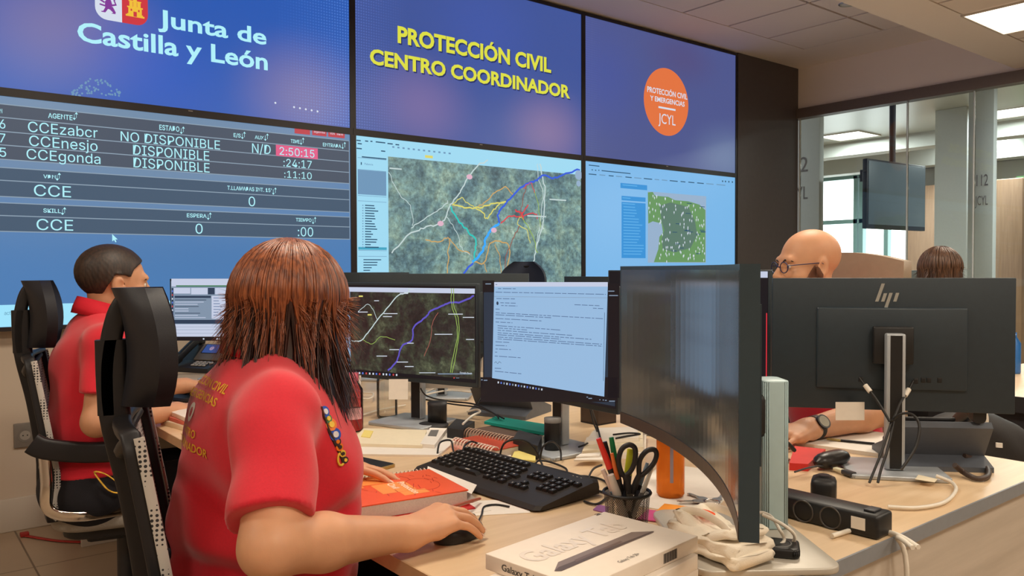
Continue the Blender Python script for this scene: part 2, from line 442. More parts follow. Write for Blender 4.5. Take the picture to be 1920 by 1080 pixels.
    # curtain strip of warm wood next to the window, white pillars
    struct('trim_6', MB().box((12.9, 5.7, 1.25), (0.08, 0.85, 2.5), 0.005), wood('brown_wood_panel', srgb(150, 118, 92), srgb(168, 134, 106), 2, 0.5))
    pw = mat('pillar_white', srgb(205, 208, 206), 0.6, noise=0.02)
    def pillar(n, pxl, pxr, X, lines):
        a = onx(pxl, 400, X); b2 = onx(pxr, 400, X); wd = a.y - b2.y
        struct(n, MB().box((X + 0.04, (a.y + b2.y) / 2, HIGHZ / 2), (0.08, wd, HIGHZ), 0.005), pw)
        if lines:
            tm = MB(); fr_ = lambda u, v: (X - 0.003, a.y - u, v)
            for s_, u0, u1, zb, cp in lines: tm.text(s_, u0 * wd, u1 * wd, zb, cp, fr_, 0, 0.0)
            zz = lines[0][2] - 0.07
            tm.box((X - 0.003, a.y - .5 * wd, zz), (0.004, wd * .62, 0.012))
            for q_ in range(3): tm.box((X - 0.003, a.y - .55 * wd, zz - .42 - .11 * q_), (0.004, wd * .22, .05))
            struct('trim_' + ('7' if n == 'wall_pillar' else '8'), tm, mat('grey_lettering', srgb(128, 122, 124), 0.6, noise=0.02))
    pillar('wall_pillar', 1480, 1536, 7.5, [('112', -.12, .62, 2.21, .15), ('JCYL', -.12, .62, 1.93, .13)])
    pillar('wall_pillar_right', 1814, 1862, 8.6, [('112', .35, .80, 2.03, .11), ('JCYL', .30, .80, 1.84, .09)])
    struct('wall_pillar_middle', MB().box((10.04, 4.26, HIGHZ / 2), (0.08, 0.36, HIGHZ), 0.005), pw)
    struct('trim_9', MB().box((10.9, 3.92, 1.15), (0.2, 0.3, 2.3), 0.01), MATS['brown_wood_panel'])
    struct('window_10', MB().box((12.6, 4.35, 1.75), (0.02, 0.26, 1.5)), emit('garden_light', (0.35, 0.75, 0.30), 0.8))
    # hanging television
    a, b2 = dep(1625, 300, 7.7), dep(1735, 312, 8.3); a.z = 2.29; d = Vector((b2.x - a.x, b2.y - a.y, 0)); wd = d.length
    t = thing('television', 'dark television hanging on a pole from the office ceiling behind the glass', 'television', ((a.x + b2.x) / 2, (a.y + b2.y) / 2, 1.60), math.atan2(d.y, d.x))
    MB().box((0, 0.02, 0.335), (wd, 0.05, 0.67), 0.008).build('housing', M_dgrey, t)
    MB().box((0, -0.008, 0.345), (wd - 0.04, 0.006, 0.61), 0.001).build('screen', mat('tv_screen_dark', srgb(104, 118, 128), 0.35, noise=0.05, nscale=4), t)
    MB().cyl((0, 0.05, 0.6), (0, 0.05, 1.49), 0.03).build('pole', M_dgrey, t)
    MB().box((-wd / 2 - .03, 0.02, .55), (.06, .02, .015)).box((-wd / 2 - .055, 0.02, .50), (.012, .02, .11)).build('bracket', M_black, t)
    # coat hooks / door knobs on the wood panel
    # wall socket
    a, b2 = ony(37, 807, 4.395), ony(98, 842, 4.395)
    z0, z1 = 0.39, 0.50
    t = thing('wall_socket', 'grey double wall socket above the white baseboard', 'socket', ((a.x + b2.x) / 2, 4.395, z0))
    wd = b2.x - a.x + .05
    MB().box((0, 0, 0.055), (wd, 0.016, 0.115), 0.004).build('plate', mat('socket_grey', srgb(128, 122, 116), 0.45, noise=0.03), t)
    for sx in (-.25, .25):
        so = MB().cyl((sx * wd, -0.007, 0.055), (sx * wd, -0.0095, 0.055), 0.032, n=24).cyl((sx * wd, -0.0096, 0.055), (sx * wd, -0.010, 0.055), 0.022, n=24, m=1)
        so.cyl((sx * wd - .009, -0.0102, .055), (sx * wd - .009, -.0105, .055), .003, m=2).cyl((sx * wd + .009, -0.0102, .055), (sx * wd + .009, -.0105, .055), .003, m=2)
        so.build('outlet', [MATS['socket_grey'], mat('socket_inner', srgb(165, 158, 150), 0.5, noise=0.03), M_black], t)
build_room()

# ================================================================ video wall: six display panels with their pictures
YS = 4.30
XC = [0.37, 2.22, 4.076, 5.91]; ZR = [0.945, 2.03, 3.085]
def wp(px, py):
    p = ony(px, py, YS); return p.x, p.z
def glow_mat(name, base, glows, dots=None, bands=None):
    m = bpy.data.materials.new(name); m.use_nodes = True
    nt = m.node_tree; b = nt.nodes['Principled BSDF']; L = nt.links
    b.inputs['Base Color'].default_value = (0.01, 0.01, 0.012, 1); b.inputs['Roughness'].default_value = 0.35
    tc = nt.nodes.new('ShaderNodeTexCoord'); col = None
    rgb = nt.nodes.new('ShaderNodeRGB'); rgb.outputs[0].default_value = (*base, 1); col = rgb.outputs[0]
    for gx, gz, rx, rz, c, amt in glows:
        mp = nt.nodes.new('ShaderNodeMapping'); mp.inputs['Location'].default_value = (-gx / rx, 0, -gz / rz)
        mp.inputs['Scale'].default_value = (1 / rx, 0, 1 / rz); L.new(tc.outputs['Object'], mp.inputs[0])
        ln = nt.nodes.new('ShaderNodeVectorMath'); ln.operation = 'LENGTH'; L.new(mp.outputs[0], ln.inputs[0])
        mr = nt.nodes.new('ShaderNodeMapRange'); mr.interpolation_type = 'SMOOTHSTEP'
        mr.inputs['From Min'].default_value = 1.0; mr.inputs['From Max'].default_value = 0.0; mr.inputs['To Max'].default_value = amt
        L.new(ln.outputs['Value'], mr.inputs['Value'])
        mx = nt.nodes.new('ShaderNodeMixRGB'); mx.inputs[2].default_value = (*c, 1)
        L.new(mr.outputs[0], mx.inputs[0]); L.new(col, mx.inputs[1]); col = mx.outputs[0]
    if dots:
        c, x0, x1 = dots       # fine grid of lighter dots fading in between x0 (none) and x1 (full)
        mp = nt.nodes.new('ShaderNodeMapping'); mp.inputs['Scale'].default_value = (1, 0, 1); L.new(tc.outputs['Object'], mp.inputs[0])
        vo = nt.nodes.new('ShaderNodeTexVoronoi'); vo.inputs['Scale'].default_value = 60; vo.inputs['Randomness'].default_value = 0.0; L.new(mp.outputs[0], vo.inputs['Vector'])
        th = nt.nodes.new('ShaderNodeMapRange'); th.inputs['From Min'].default_value = 0.35; th.inputs['From Max'].default_value = 0.2; L.new(vo.outputs['Distance'], th.inputs['Value'])
        sx = nt.nodes.new('ShaderNodeSeparateXYZ'); L.new(tc.outputs['Object'], sx.inputs[0])
        fd = nt.nodes.new('ShaderNodeMapRange'); fd.inputs['From Min'].default_value = x0; fd.inputs['From Max'].default_value = x1; L.new(sx.outputs[0], fd.inputs['Value'])
        mu = nt.nodes.new('ShaderNodeMath'); mu.operation = 'MULTIPLY'; L.new(th.outputs[0], mu.inputs[0]); L.new(fd.outputs[0], mu.inputs[1])
        m2 = nt.nodes.new('ShaderNodeMath'); m2.operation = 'MULTIPLY'; m2.inputs[1].default_value = 0.45; L.new(mu.outputs[0], m2.inputs[0])
        mx = nt.nodes.new('ShaderNodeMixRGB'); mx.inputs[2].default_value = (*c, 1); L.new(m2.outputs[0], mx.inputs[0]); L.new(col, mx.inputs[1]); col = mx.outputs[0]
    L.new(col, b.inputs['Emission Color']); b.inputs['Emission Strength'].default_value = 1.0
    return m
def sat_mat(name, cols, scale, detail=8, strength=1.0, patch=None):
    m = bpy.data.materials.new(name); m.use_nodes = True
    nt = m.node_tree; b = nt.nodes['Principled BSDF']; L = nt.links
    b.inputs['Base Color'].default_value = (0.01, 0.01, 0.012, 1); b.inputs['Roughness'].default_value = 0.35
    tc = nt.nodes.new('ShaderNodeTexCoord')
    mp = nt.nodes.new('ShaderNodeMapping'); mp.inputs['Scale'].default_value = (1, 0, 1); L.new(tc.outputs['Object'], mp.inputs[0])
    n = nt.nodes.new('ShaderNodeTexNoise'); n.inputs['Scale'].default_value = scale; n.inputs['Detail'].default_value = detail; n.inputs['Roughness'].default_value = 0.68; n.inputs['Distortion'].default_value = 0.35
    L.new(mp.outputs[0], n.inputs['Vector'])
    r = nt.nodes.new('ShaderNodeValToRGB'); e = r.color_ramp.elements
    for i, (p, c) in enumerate(cols):
        q = e[i] if i < 2 else e.new(p)
        q.position = p; q.color = (*c, 1)
    L.new(n.outputs['Fac'], r.inputs['Fac']); col = r.outputs[0]
    # field mosaic
    vo = nt.nodes.new('ShaderNodeTexVoronoi'); vo.inputs['Scale'].default_value = scale * 2.6; L.new(mp.outputs[0], vo.inputs['Vector'])
    hs = nt.nodes.new('ShaderNodeMixRGB'); hs.blend_type = 'OVERLAY'; hs.inputs[0].default_value = 0.20
    bw = nt.nodes.new('ShaderNodeRGBToBW'); L.new(vo.outputs['Color'], bw.inputs[0]); L.new(col, hs.inputs[1]); L.new(bw.outputs[0], hs.inputs[2]); col = hs.outputs[0]
    n2 = nt.nodes.new('ShaderNodeTexNoise'); n2.inputs['Scale'].default_value = scale * 6; n2.inputs['Detail'].default_value = 6; n2.inputs['Roughness'].default_value = .75; L.new(mp.outputs[0], n2.inputs['Vector'])
    r2 = nt.nodes.new('ShaderNodeMapRange'); r2.inputs['From Min'].default_value = .32; r2.inputs['From Max'].default_value = .68; L.new(n2.outputs['Fac'], r2.inputs['Value'])
    h2 = nt.nodes.new('ShaderNodeMixRGB'); h2.blend_type = 'OVERLAY'; h2.inputs[0].default_value = .6; L.new(col, h2.inputs[1]); L.new(r2.outputs[0], h2.inputs[2]); col = h2.outputs[0]
    L.new(col, b.inputs['Emission Color']); b.inputs['Emission Strength'].default_value = strength
    MATS[name] = m
    return m
E_txt = emit('screen_cyan_text', srgb(176, 240, 250)); E_white = emit('screen_white', srgb(166, 222, 244))
E_line = emit('screen_table_line', srgb(140, 160, 178)); E_row = emit('screen_table_row', srgb(76, 86, 102)); E_row2 = emit('screen_table_row_blue', srgb(70, 90, 112))
E_pink = emit('screen_pink', srgb(226, 96, 138)); E_red = emit('screen_red', srgb(190, 70, 80)); E_yel = emit('screen_yellow', srgb(222, 222, 70))
E_shadow = emit('screen_navy_shadow', srgb(38, 48, 100)); E_orange = emit('screen_orange', srgb(226, 116, 66)); E_dark = emit('screen_dark_text', srgb(40, 80, 110))
E_pale = emit('screen_pale_white', srgb(214, 222, 236)); E_ui = emit('screen_ui_blue', srgb(160, 218, 242)); E_greyui = emit('screen_ui_grey', srgb(110, 150, 185))
E_sel = emit('screen_ui_selection', srgb(70, 165, 195)); E_page = emit('screen_page_blue', srgb(122, 182, 228)); E_blue = emit('screen_list_blue', srgb(58, 146, 214)); E_blue2 = emit('screen_list_line', srgb(96, 176, 232))
E_band = emit('screen_band', srgb(160, 228, 252)); E_purple = emit('emblem_purple', srgb(130, 60, 150)); E_mag = emit('emblem_red', srgb(205, 58, 66)); E_gold = emit('emblem_gold', srgb(240, 190, 60)); E_green = emit('map_green', srgb(104, 150, 96)); E_green2 = emit('map_dark_green', srgb(92, 122, 108)); E_mapbg = emit('map_grey', srgb(150, 176, 204))
R_cols = {'white': srgb(196, 214, 214), 'blue': srgb(58, 96, 220), 'cyan': srgb(60, 170, 255), 'teal': srgb(50, 200, 190), 'yellow': srgb(220, 212, 110), 'orange': srgb(206, 164, 100), 'red': srgb(222, 70, 78), 'maroon': srgb(150, 90, 80), 'lime': srgb(150, 180, 90), 'pink': srgb(225, 180, 200), 'purple': srgb(96, 84, 190)}
def road_mat(c): return emit('map_line_' + c, R_cols[c])

def ribbon(mb, P, wd, m):
    # flat line on a screen; P are 2-D points already mapped by fr
    P = [Vector(p) for p in P]; vs = []; up = Vector((0, -1, 0))
    for i, p in enumerate(P):
        t = (P[min(i + 1, len(P) - 1)] - P[max(i - 1, 0)]).normalized(); sd = t.cross(up) * wd / 2
        vs += [p + sd, p - sd]
    mb.add(vs, [(2 * i, 2 * i + 1, 2 * i + 3, 2 * i + 2) for i in range(len(P) - 1)], m)
def jitter(pts, amp, n, rnd):
    out = spline(pts, n); return [Vector((p.x + rnd.uniform(-amp, amp), p.y, p.z + rnd.uniform(-amp, amp))) for p in out]

class Pic:
    """content drawn on one display, addressed by photo pixels"""
    def __init__(s): s.mb = MB(); s.mats = []
    def m(s, mt):
        if mt not in s.mats: s.mats.append(mt)
        return s.mats.index(mt)
    def fr(s, k): return lambda u, v: (u, YS - 0.0012 - 0.0006 * k, v)
    def rect(s, x0, y0, x1, y1, mt, k=1):
        X0, Z0 = wp(x0, y0); X1 = wp(x1, y1)[0]; Z1 = wp(x0, y1)[1]; f = s.fr(k)
        s.mb.quad(f(X0, Z1), f(X1, Z1), f(X1, Z0), f(X0, Z0), s.m(mt))
    def wrect(s, X0, Z0, X1, Z1, mt, k=1):
        f = s.fr(k); s.mb.quad(f(X0, Z0), f(X1, Z0), f(X1, Z1), f(X0, Z1), s.m(mt))
    def text(s, t, x0, x1, yb, yt, mt, bold=0.0, k=4, dx=0, dz=0):
        X0, Z0 = wp(x0, yb); X1 = wp(x1, yb)[0]; cap = wp(x0, yt)[1] - Z0
        if 'Ó' in t:
            i = t.index('Ó'); g = lambda q: [v[0] for v in text_geo(q, bold)[0]]; al = g(t.replace('Ó', 'O')); sc = (X1 - X0) / (max(al) - min(al))
            e0, e1 = max(g(t[:i])), max(g(t[:i] + 'O')); xc = X0 + dx + ((e0 + e1) / 2 - min(al)) * sc + .02 * sc; f = s.fr(k); t = t.replace('Ó', 'O'); q = cap; zb_ = Z0 + dz + cap * 1.07
            s.mb.quad(f(xc - .10 * q, zb_), f(xc + .08 * q, zb_), f(xc + .26 * q, zb_ + .24 * q), f(xc + .02 * q, zb_ + .24 * q), s.m(mt))
        s.mb.text(t, X0 + dx, X1 + dx, Z0 + dz, cap, s.fr(k), s.m(mt), bold)
    def poly(s, pts, mt, k=2):
        f = s.fr(k); s.mb.add([f(*p) for p in pts], [tuple(range(len(pts)))], s.m(mt))
    def disc(s, X, Z, r, mt, k=2, n=48, rz=None):
        s.poly([(X + r * math.cos(2 * PI * i / n), Z + (rz or r) * math.sin(2 * PI * i / n)) for i in range(n)], mt, k)
    def line(s, px, wd, mt, k=3, amp=0.006, n=5, rnd=random.Random(3)):
        f = s.fr(k); ribbon(s.mb, jitter([f(*wp(*p)) for p in px], amp, n, rnd), wd, s.m(mt))

def display(i, j, label, scr_mat, pic):
    x0, x1, z0, z1 = XC[i], XC[i + 1], ZR[j], ZR[j + 1]; b = 0.019
    t = thing('display_panel', label, 'screen', ((x0 + x1) / 2, YS, z0), 0, 'panels of the video wall')
    fm = MB()
    for c, sz in ((((x0 + x1) / 2, 0, z0 + b / 2), (x1 - x0 - .002, 0, b)), (((x0 + x1) / 2, 0, z1 - b / 2), (x1 - x0 - .002, 0, b)), ((x0 + b / 2, 0, (z0 + z1) / 2), (b, 0, z1 - z0 - 2 * b)), ((x1 - b / 2, 0, (z0 + z1) / 2), (b, 0, z1 - z0 - 2 * b))):
        fm.box((c[0], YS + 0.018, c[2]), (sz[0], 0.052, sz[2]))
    fm.build('bezel', M_bezel, t, world=True)
    MB().box(((x0 + x1) / 2, YS + 0.022, (z0 + z1) / 2), (x1 - x0 - 2 * b, 0.04, z1 - z0 - 2 * b)).build('screen', scr_mat, t, world=True)
    MB().box(((x0 + x1) / 2, YS - 0.0088, z0 + 0.01), (0.022, 0.001, 0.004)).build('maker_badge', mat('badge_grey', srgb(170, 165, 160), 0.4, noise=0.02), t, world=True)
    if pic:
        pic.wrect(x0 + b, z0 + b, x1 - b, z1 - b, scr_mat, 0)
        pic.mb.build('screen_picture', pic.mats, t, world=True)
    return t

def castle(P, X, Z, s, mt, hole, k):
    f = lambda x, z: (X + x * s, Z + z * s)
    for x0, z0, x1, z1 in ((-.5, 0, .5, .1), (-.42, .1, .42, .16), (-.36, .16, .36, .5), (-.42, .5, .42, .58), (-.3, .58, -.12, .9), (.12, .58, .3, .9), (-.1, .58, .1, 1.0), (-.34, .86, -.08, .92), (.08, .86, .34, .92)):
        a, b = f(x0, z0), f(x1, z1); P.wrect(a[0], a[1], b[0], b[1], mt, k)
    for x0, z0, x1, z1 in ((-.09, .02, .09, .3), (-.24, .32, -.16, .44), (.16, .32, .24, .44)):
        a, b = f(x0, z0), f(x1, z1); P.wrect(a[0], a[1], b[0], b[1], hole, k + 1)
def lion(P, X, Z, s, mt, k):
    f = lambda pts: [(X + x * s, Z + z * s) for x, z in pts]
    for pts in ([(-.2, .25), (.05, .2), (.18, .45), (.1, .72), (-.1, .78), (-.22, .6)], [(-.1, .74), (.08, .70), (.1, .9), (-.05, 1.0), (-.26, .95), (-.32, .82)],
                [(-.22, .6), (-.45, .72), (-.5, .64), (-.24, .5)], [(-.2, .42), (-.48, .46), (-.5, .38), (-.18, .32)], [(-.2, .3), (-.3, .08), (-.42, .04), (-.4, 0), (-.2, 0), (-.05, .24)],
                [(.0, .24), (.2, .06), (.1, 0), (.32, 0), (.34, .1), (.18, .4)], [(.14, .4), (.4, .5), (.3, .75), (.44, .95), (.36, .98), (.22, .75), (.3, .56), (.12, .5)]):
        P.poly(f(pts), mt, k)

def build_videowall():
    blue = srgb(38, 88, 176); pk = srgb(122, 114, 164)
    # --- top left: government name and shield
    P = Pic(); 
    P.text('Junta de', 296, 499, 48.5, 18, E_txt, 0.022); P.text('Castilla y León', 145, 501, 76, 41, E_txt, 0.022)
    xl, zb = wp(178, 20)[0], wp(226, 42)[1]; xr = wp(277, 20)[0]; W = xr - xl; H = W * 1.2; zt = zb + H; xm = (xl + xr) / 2; zm = zt - H * .5
    def half(sgn, inset=0.0):
        h = W / 2 - inset; pts = [(xm, zm), (xm + sgn * h, zm), (xm + sgn * h, zb + H * .2)]
        for i in range(1, 7): a = i / 6 * PI / 2; pts.append((xm + sgn * (h - .22 * W * (1 - math.cos(a)) * 1.0) if i < 6 else xm + sgn * h * .55, zb + inset + H * .2 * (1 - math.sin(a)))) 
        pts.append((xm, zb + inset)); return pts if sgn < 0 else pts[::-1]
    P.poly(half(-1), E_pale, 2); P.poly(half(1), E_mag, 2)
    P.wrect(xl, zm, xm, zt, E_mag, 2); P.wrect(xm, zm, xr, zt, E_pale, 2)
    castle(P, xm + W * .25, zb + H * .13, W * .36, E_gold, E_mag, 4); lion(P, xm - W * .24, zb + H * .12, W * .36, E_purple, 4)
    castle(P, xm - W * .25, zm + H * .08, W * .36, E_gold, E_mag, 4); lion(P, xm + W * .25, zm + H * .08, W * .36, E_purple, 4)
    for i, y in enumerate((185, 193, 195, 197, 199, 201)): P.disc(*wp((516, 551, 562, 573, 584, 595)[i], y + 8), 0.006, E_pale, 2, 8)
    rr = random.Random(5)
    for i in range(70):
        x = rr.uniform(0, 1); P.disc(*wp(135 + 90 * x, 180 - 40 * rr.random() * (1 - abs(x - .5) * 1.6)), 0.005, E_greyui, 2, 6)
    display(0, 1, 'upper left screen of the video wall, blue with a white government name and shield', glow_mat('blue_screen_name', blue, [(-.58, .36, .62, .42, pk, .85), (.62, .18, .5, .42, pk, .8), (-.2, .2, .5, .4, srgb(46, 92, 196), .5)], (srgb(110, 160, 240), .45, .95)), P)
    # --- top centre: yellow title
    P = Pic()
    for mt, d, k in ((E_shadow, 0.008, 3), (E_yel, 0, 5)):
        P.text('PROTECCIÓN CIVIL', 745, 1032.5, 79, 50, mt, 0.036, k, d, -d); P.text('CENTRO COORDINADOR', 693, 1068, 118.5, 92, mt, 0.036, k, d, -d)
    display(1, 1, 'upper middle screen of the video wall, blue with a two line yellow title', glow_mat('blue_screen_title', srgb(62, 84, 152), [(-.45, .22, .5, .4, srgb(120, 106, 160), .8), (.6, .16, .5, .4, srgb(130, 110, 156), .8), (.05, .75, .6, .5, srgb(64, 88, 170), .6)], (srgb(110, 140, 225), -.55, -.95)), P)
    # --- top right: orange disc
    P = Pic(); c = wp(1249.5, 191.5); P.disc(c[0], c[1], 0.268, E_orange, 2, 64)
    P.text('PROTECCIÓN CIVIL', 1213, 1288, 172, 162, E_pale, 0.02, 4); P.text('Y EMERGENCIAS', 1218.5, 1283, 188, 179, E_pale, 0.02, 4)
    P.rect(1234, 199, 1266, 202.5, E_pale, 4); P.text('JCYL', 1234, 1266, 230.5, 212, E_pale, 0.0, 4)
    display(2, 1, 'upper right screen of the video wall, dull blue with an orange disc', glow_mat('blue_screen_disc', srgb(76, 86, 140), [(-.7, .6, .6, .6, srgb(70, 86, 160), .6), (.85, .12, .7, .4, srgb(104, 122, 160), .9), (.2, .9, .6, .3, srgb(82, 76, 124), .7)], (srgb(100, 120, 200), -.7, -1.0)), P)
    # --- bottom left: table of agents
    global USE_PLAIN
    P = Pic(); USE_PLAIN = True
    xr_ = 654
    for a, b_ in ((194.7, 298.4), (313.7, 368.2), (380, 433.7)): P.wrect(XC[0] + .03, wp(0, b_)[1], wp(654, 300)[0], wp(0, a)[1], E_row if a < 300 else E_row2, 1)
    for y in (194.7, 219.7, 246, 271.5, 298.4, 313.7, 337.9, 368.2, 380, 404, 433.7): z = wp(0, y)[1]; P.wrect(XC[0] + .03, z - .0022, wp(654, 300)[0], z + .0022, E_line, 2)
    X = wp(654, 300)[0]; P.wrect(X, wp(0, 434)[1], X + .004, wp(0, 194.7)[1], E_line, 2)
    for t, x0, x1, yb, yt, bo in (('AGENTE', 90, 135.6, 221, 212, .012), ('CCEzabcr', 52.4, 182.6, 247, 227.7, 0), ('CCEnesjo', 54.5, 182.6, 273.4, 253.8, 0), ('CCEgonda', 49.7, 188, 298.0, 278.8, 0),
                           ('VDN', 81, 104, 334, 327.4, .012), ('CCE', 63.6, 133, 367, 346, 0), ('SKILL', 81, 114, 398.3, 391, .012), ('CCE', 68.5, 137, 431, 410.4, 0),
                           ('ESTADO', 298.5, 336, 243.3, 234, .012), ('NO DISPONIBLE', 226, 412, 264, 246.3, 0), ('DISPONIBLE', 249.3, 392, 290, 271.5, 0), ('DISPONIBLE', 250, 392.6, 313.7, 295.2, 0),
                           ('E/S', 437.6, 450.8, 256.8, 249.8, .012), ('AUX', 477.4, 494, 260.4, 254, .012), ('N/D', 472.3, 507, 286.4, 269, 0), ('TIME', 544.6, 561.2, 267.6, 261.2, .012), ('2:50:15', 523.7, 589, 290, 275.5, 0),
                           (':24:17', 531, 584, 312, 297.5, 0), (':11:10', 532.5, 584, 332.8, 320, 0), ('ENTRADA', 605, 639, 274.2, 267.8, .012), ("T.LLAMADAS INT. 15'", 425.8, 508.7, 355.6, 348.4, .012),
                           ('0', 465.8, 478, 386.4, 368.6, 0), ('ESPERA', 350, 387, 407.2, 400.2, .012), ('0', 366.3, 379.7, 438, 419.5, 0), ('TIEMPO', 554.3, 583.5, 415, 408.8, .012), (':00', 558, 586.7, 442.8, 425.8, 0),
                           ('N', -1.5, 4, 212.5, 204, .012), ('6', -2, 10, 240.6, 223.5, 0), ('7', -2, 10, 267, 250, 0), ('5', -1, 11.5, 293.6, 276.6, 0)):
        if x0 < 0: x0 = max(x0, -1)
        P.text(t, x0, x1, yb, yt, E_txt, bo)
    for x, y in ((137.5, 221.5), (105.5, 335), (115.5, 399.5), (338, 248), (452.5, 257.5), (495.5, 261), (562.5, 268.5), (640.5, 276.5), (510.5, 362), (388.5, 409), (585, 417)):   # sort arrows
        for q, dn in ((0, 1), (4, 0)):
            P.rect(x + q + 1, y - 7, x + q + 1.8, y, E_txt, 4); a, b_ = wp(x + q + 1.4, y if dn else y - 7); P.poly([(a - .007, b_), (a + .007, b_), (a, b_ + (-.01 if dn else .01))], E_txt, 5)
    P.rect(516.8, 271.3, 595.5, 292, E_pink, 3)
    for x0, x1 in ((552, 581), (585, 612), (615, 646)): P.rect(x0, 240.5 + (x0 - 552) * .1, x1, 250 + (x0 - 552) * .1, E_red, 2)
    P.text('agente', 588, 609, 248.5, 244.6, E_pale, 0); P.text('VDN', 618, 627, 252, 247.5, E_pale, 0); P.text('skill', 631, 643, 253, 249.5, E_pale, 0)
    a, b_ = wp(210, 439); P.poly([(a, b_), (a, b_ - .036), (a + .008, b_ - .028), (a + .014, b_ - .04), (a + .019, b_ - .038), (a + .014, b_ - .026), (a + .024, b_ - .025)][::-1], E_txt, 4)
    P.wrect(XC[0] + .025, ZR[0] + .02, XC[1] - .022, wp(0, 572)[1], E_band, 1)
    P.text('active', 8, 31, 590.5, 583.5, emit('screen_grey_text', srgb(90, 140, 170)), 0)
    display(0, 0, 'lower left screen of the video wall, grey table of agents and call times', glow_mat('table_screen_ground', srgb(70, 122, 178), [(-.2, .95, 2.2, .75, srgb(116, 140, 160), .75), (.1, .35, 1.2, .3, srgb(62, 116, 172), .7)]), P)
    USE_PLAIN = False
    # --- bottom centre: satellite map with its side panel
    P = Pic(); k = lambda x, y: (640 + x / 2.4, 240 + y / 2.4)
    def KR(x0, y0, x1, y1, mt, kk=2): a = k(x0, y0); b_ = k(x1, y1); P.rect(a[0], a[1], b_[0], b_[1], mt, kk)
    P.wrect(XC[1] + .02, ZR[1] - .125, XC[2] - .021, ZR[1] - .02, E_ui, 1); P.wrect(XC[1] + .02, ZR[0] + .02, wp(728, 400)[0], ZR[1] - .02, E_ui, 1)
    sat = sat_mat('satellite_map_day', [(0.28, srgb(46, 74, 84)), (0.42, srgb(84, 114, 122)), (0.52, srgb(112, 144, 142)), (0.62, srgb(134, 160, 146)), (0.74, srgb(206, 226, 214))], 5.0, 10)
    P.wrect(wp(728, 400)[0], ZR[0] + .02, XC[2] - .021, ZR[1] - .125, sat, 1)
    X1 = wp(727, 400)[0]; X0 = XC[1] + .03
    def side(y0, y1, mt): P.wrect(X0, wp(670, y1)[1], X1 - .01, wp(670, y0)[1], mt, 2)
    side(318, 364, E_greyui); side(463, 468, E_sel)
    for y in (295, 317, 366, 376, 469, 480): side(y, y + .8, E_greyui)
    rr = random.Random(11)
    for i in range(17): y = 384 + i * 4.9; P.rect(684, y, 684 + rr.uniform(10, 26), y + 2, E_dark, 3); P.rect(679, y, 681, y + 2, E_greyui, 3)
    for i in range(6): y = 486 + i * 5; P.rect(681, y, 681 + rr.uniform(12, 34), y + 1.8, E_dark, 3)
    for x0, x1, y in ((668, 676, 262), (684, 690, 263.3), (694, 698, 263.9), (704, 722, 265), (726, 736, 268), (741, 748, 270), (670, 678, 268), (668, 678, 277), (714, 722, 282), (678, 724, 293)): P.rect(x0, y, x1, y + 2.2, E_dark, 3)
    for i in range(12): P.rect(735 + i * 9.6, 274 + i * 1.1, 739 + i * 9.6, 277 + i * 1.1, E_greyui, 3)
    P.text('Palencia', 683, 699, 309, 305.5, E_greyui, 0.01); P.rect(676, 304, 678, 309, E_dark, 3)
    roads = [('white', .012, [(660, 145), (600, 180), (550, 255), (520, 310), (485, 350), (470, 400), (440, 430), (370, 450), (310, 475), (225, 560)]), ('white', .014, [(895, 165), (900, 210), (915, 280), (910, 380), (905, 440), (880, 520), (865, 600)]),
             ('white', .008, [(310, 450), (370, 410), (440, 365), (480, 330)]), ('white', .008, [(880, 165), (885, 220), (905, 300), (895, 420), (870, 560)]), ('white', .006, [(470, 400), (520, 470), (540, 540), (580, 570)]), ('white', .006, [(215, 200), (260, 300), (310, 350), (320, 440)]),
             ('cyan', .024, [(590, 605), (630, 560), (650, 500), (665, 465), (710, 430)]), ('blue', .018, [(545, 660), (590, 605)]), ('blue', .018, [(710, 430), (705, 385), (740, 340), (770, 305), (830, 255), (880, 235), (905, 215), (960, 225), (1010, 205), (1070, 187)]),
             ('yellow', .014, [(495, 345), (540, 355), (600, 360), (650, 350), (690, 338), (740, 330)]), ('orange', .010, [(740, 265), (690, 290), (650, 330), (605, 358)]), ('yellow', .012, [(600, 360), (640, 385), (650, 408), (680, 375), (705, 345), (735, 332)]), ('orange', .010, [(740, 265), (775, 305)]),
             ('yellow', .008, [(500, 345), (540, 310), (560, 330), (600, 358)]),
             ('teal', .016, [(490, 350), (520, 410), (570, 465), (600, 500), (600, 560), (595, 600)]), ('orange', .010, [(375, 500), (430, 512), (480, 495), (480, 560), (478, 655)]), ('orange', .009, [(485, 495), (520, 540), (580, 565)]),
             ('orange', .012, [(590, 600), (640, 605), (670, 520), (720, 510), (755, 545), (740, 640)]), ('orange', .008, [(640, 605), (655, 650)]), ('orange', .008, [(690, 520), (710, 580), (720, 650)]), ('maroon', .009, [(800, 440), (770, 500), (745, 560), (735, 640)]),
             ('red', .012, [(715, 430), (760, 395), (800, 400), (840, 345)]), ('red', .010, [(800, 400), (870, 385), (882, 410)]), ('red', .016, [(780, 370), (810, 385), (820, 410)]), ('maroon', .008, [(830, 260), (815, 330), (805, 400)]), ('red', .008, [(820, 270), (850, 245), (870, 290)]),
             ('lime', .010, [(805, 400), (830, 430), (860, 490), (880, 560)]), ('yellow', .008, [(805, 400), (790, 430), (830, 460), (850, 520)]), ('lime', .008, [(870, 290), (890, 380), (895, 450)])]
    for c, wd, pts in roads: P.line([k(*p) for p in pts], wd * .72, road_mat(c), 3 if c in ('white', 'orange') else 4)
    for x, y in ((575, 220), (445, 430), (685, 460)): P.disc(*wp(*k(x, y)), .024, road_mat('pink'), 5, 12, .017)
    KR(375, 122, 410, 134, road_mat('yellow'), 5)
    for x0, x1, y in ((935, 1010, 318), (835, 920, 392), (215, 270, 178)): KR(x0, y, x1, y + 6, road_mat('white'), 5)
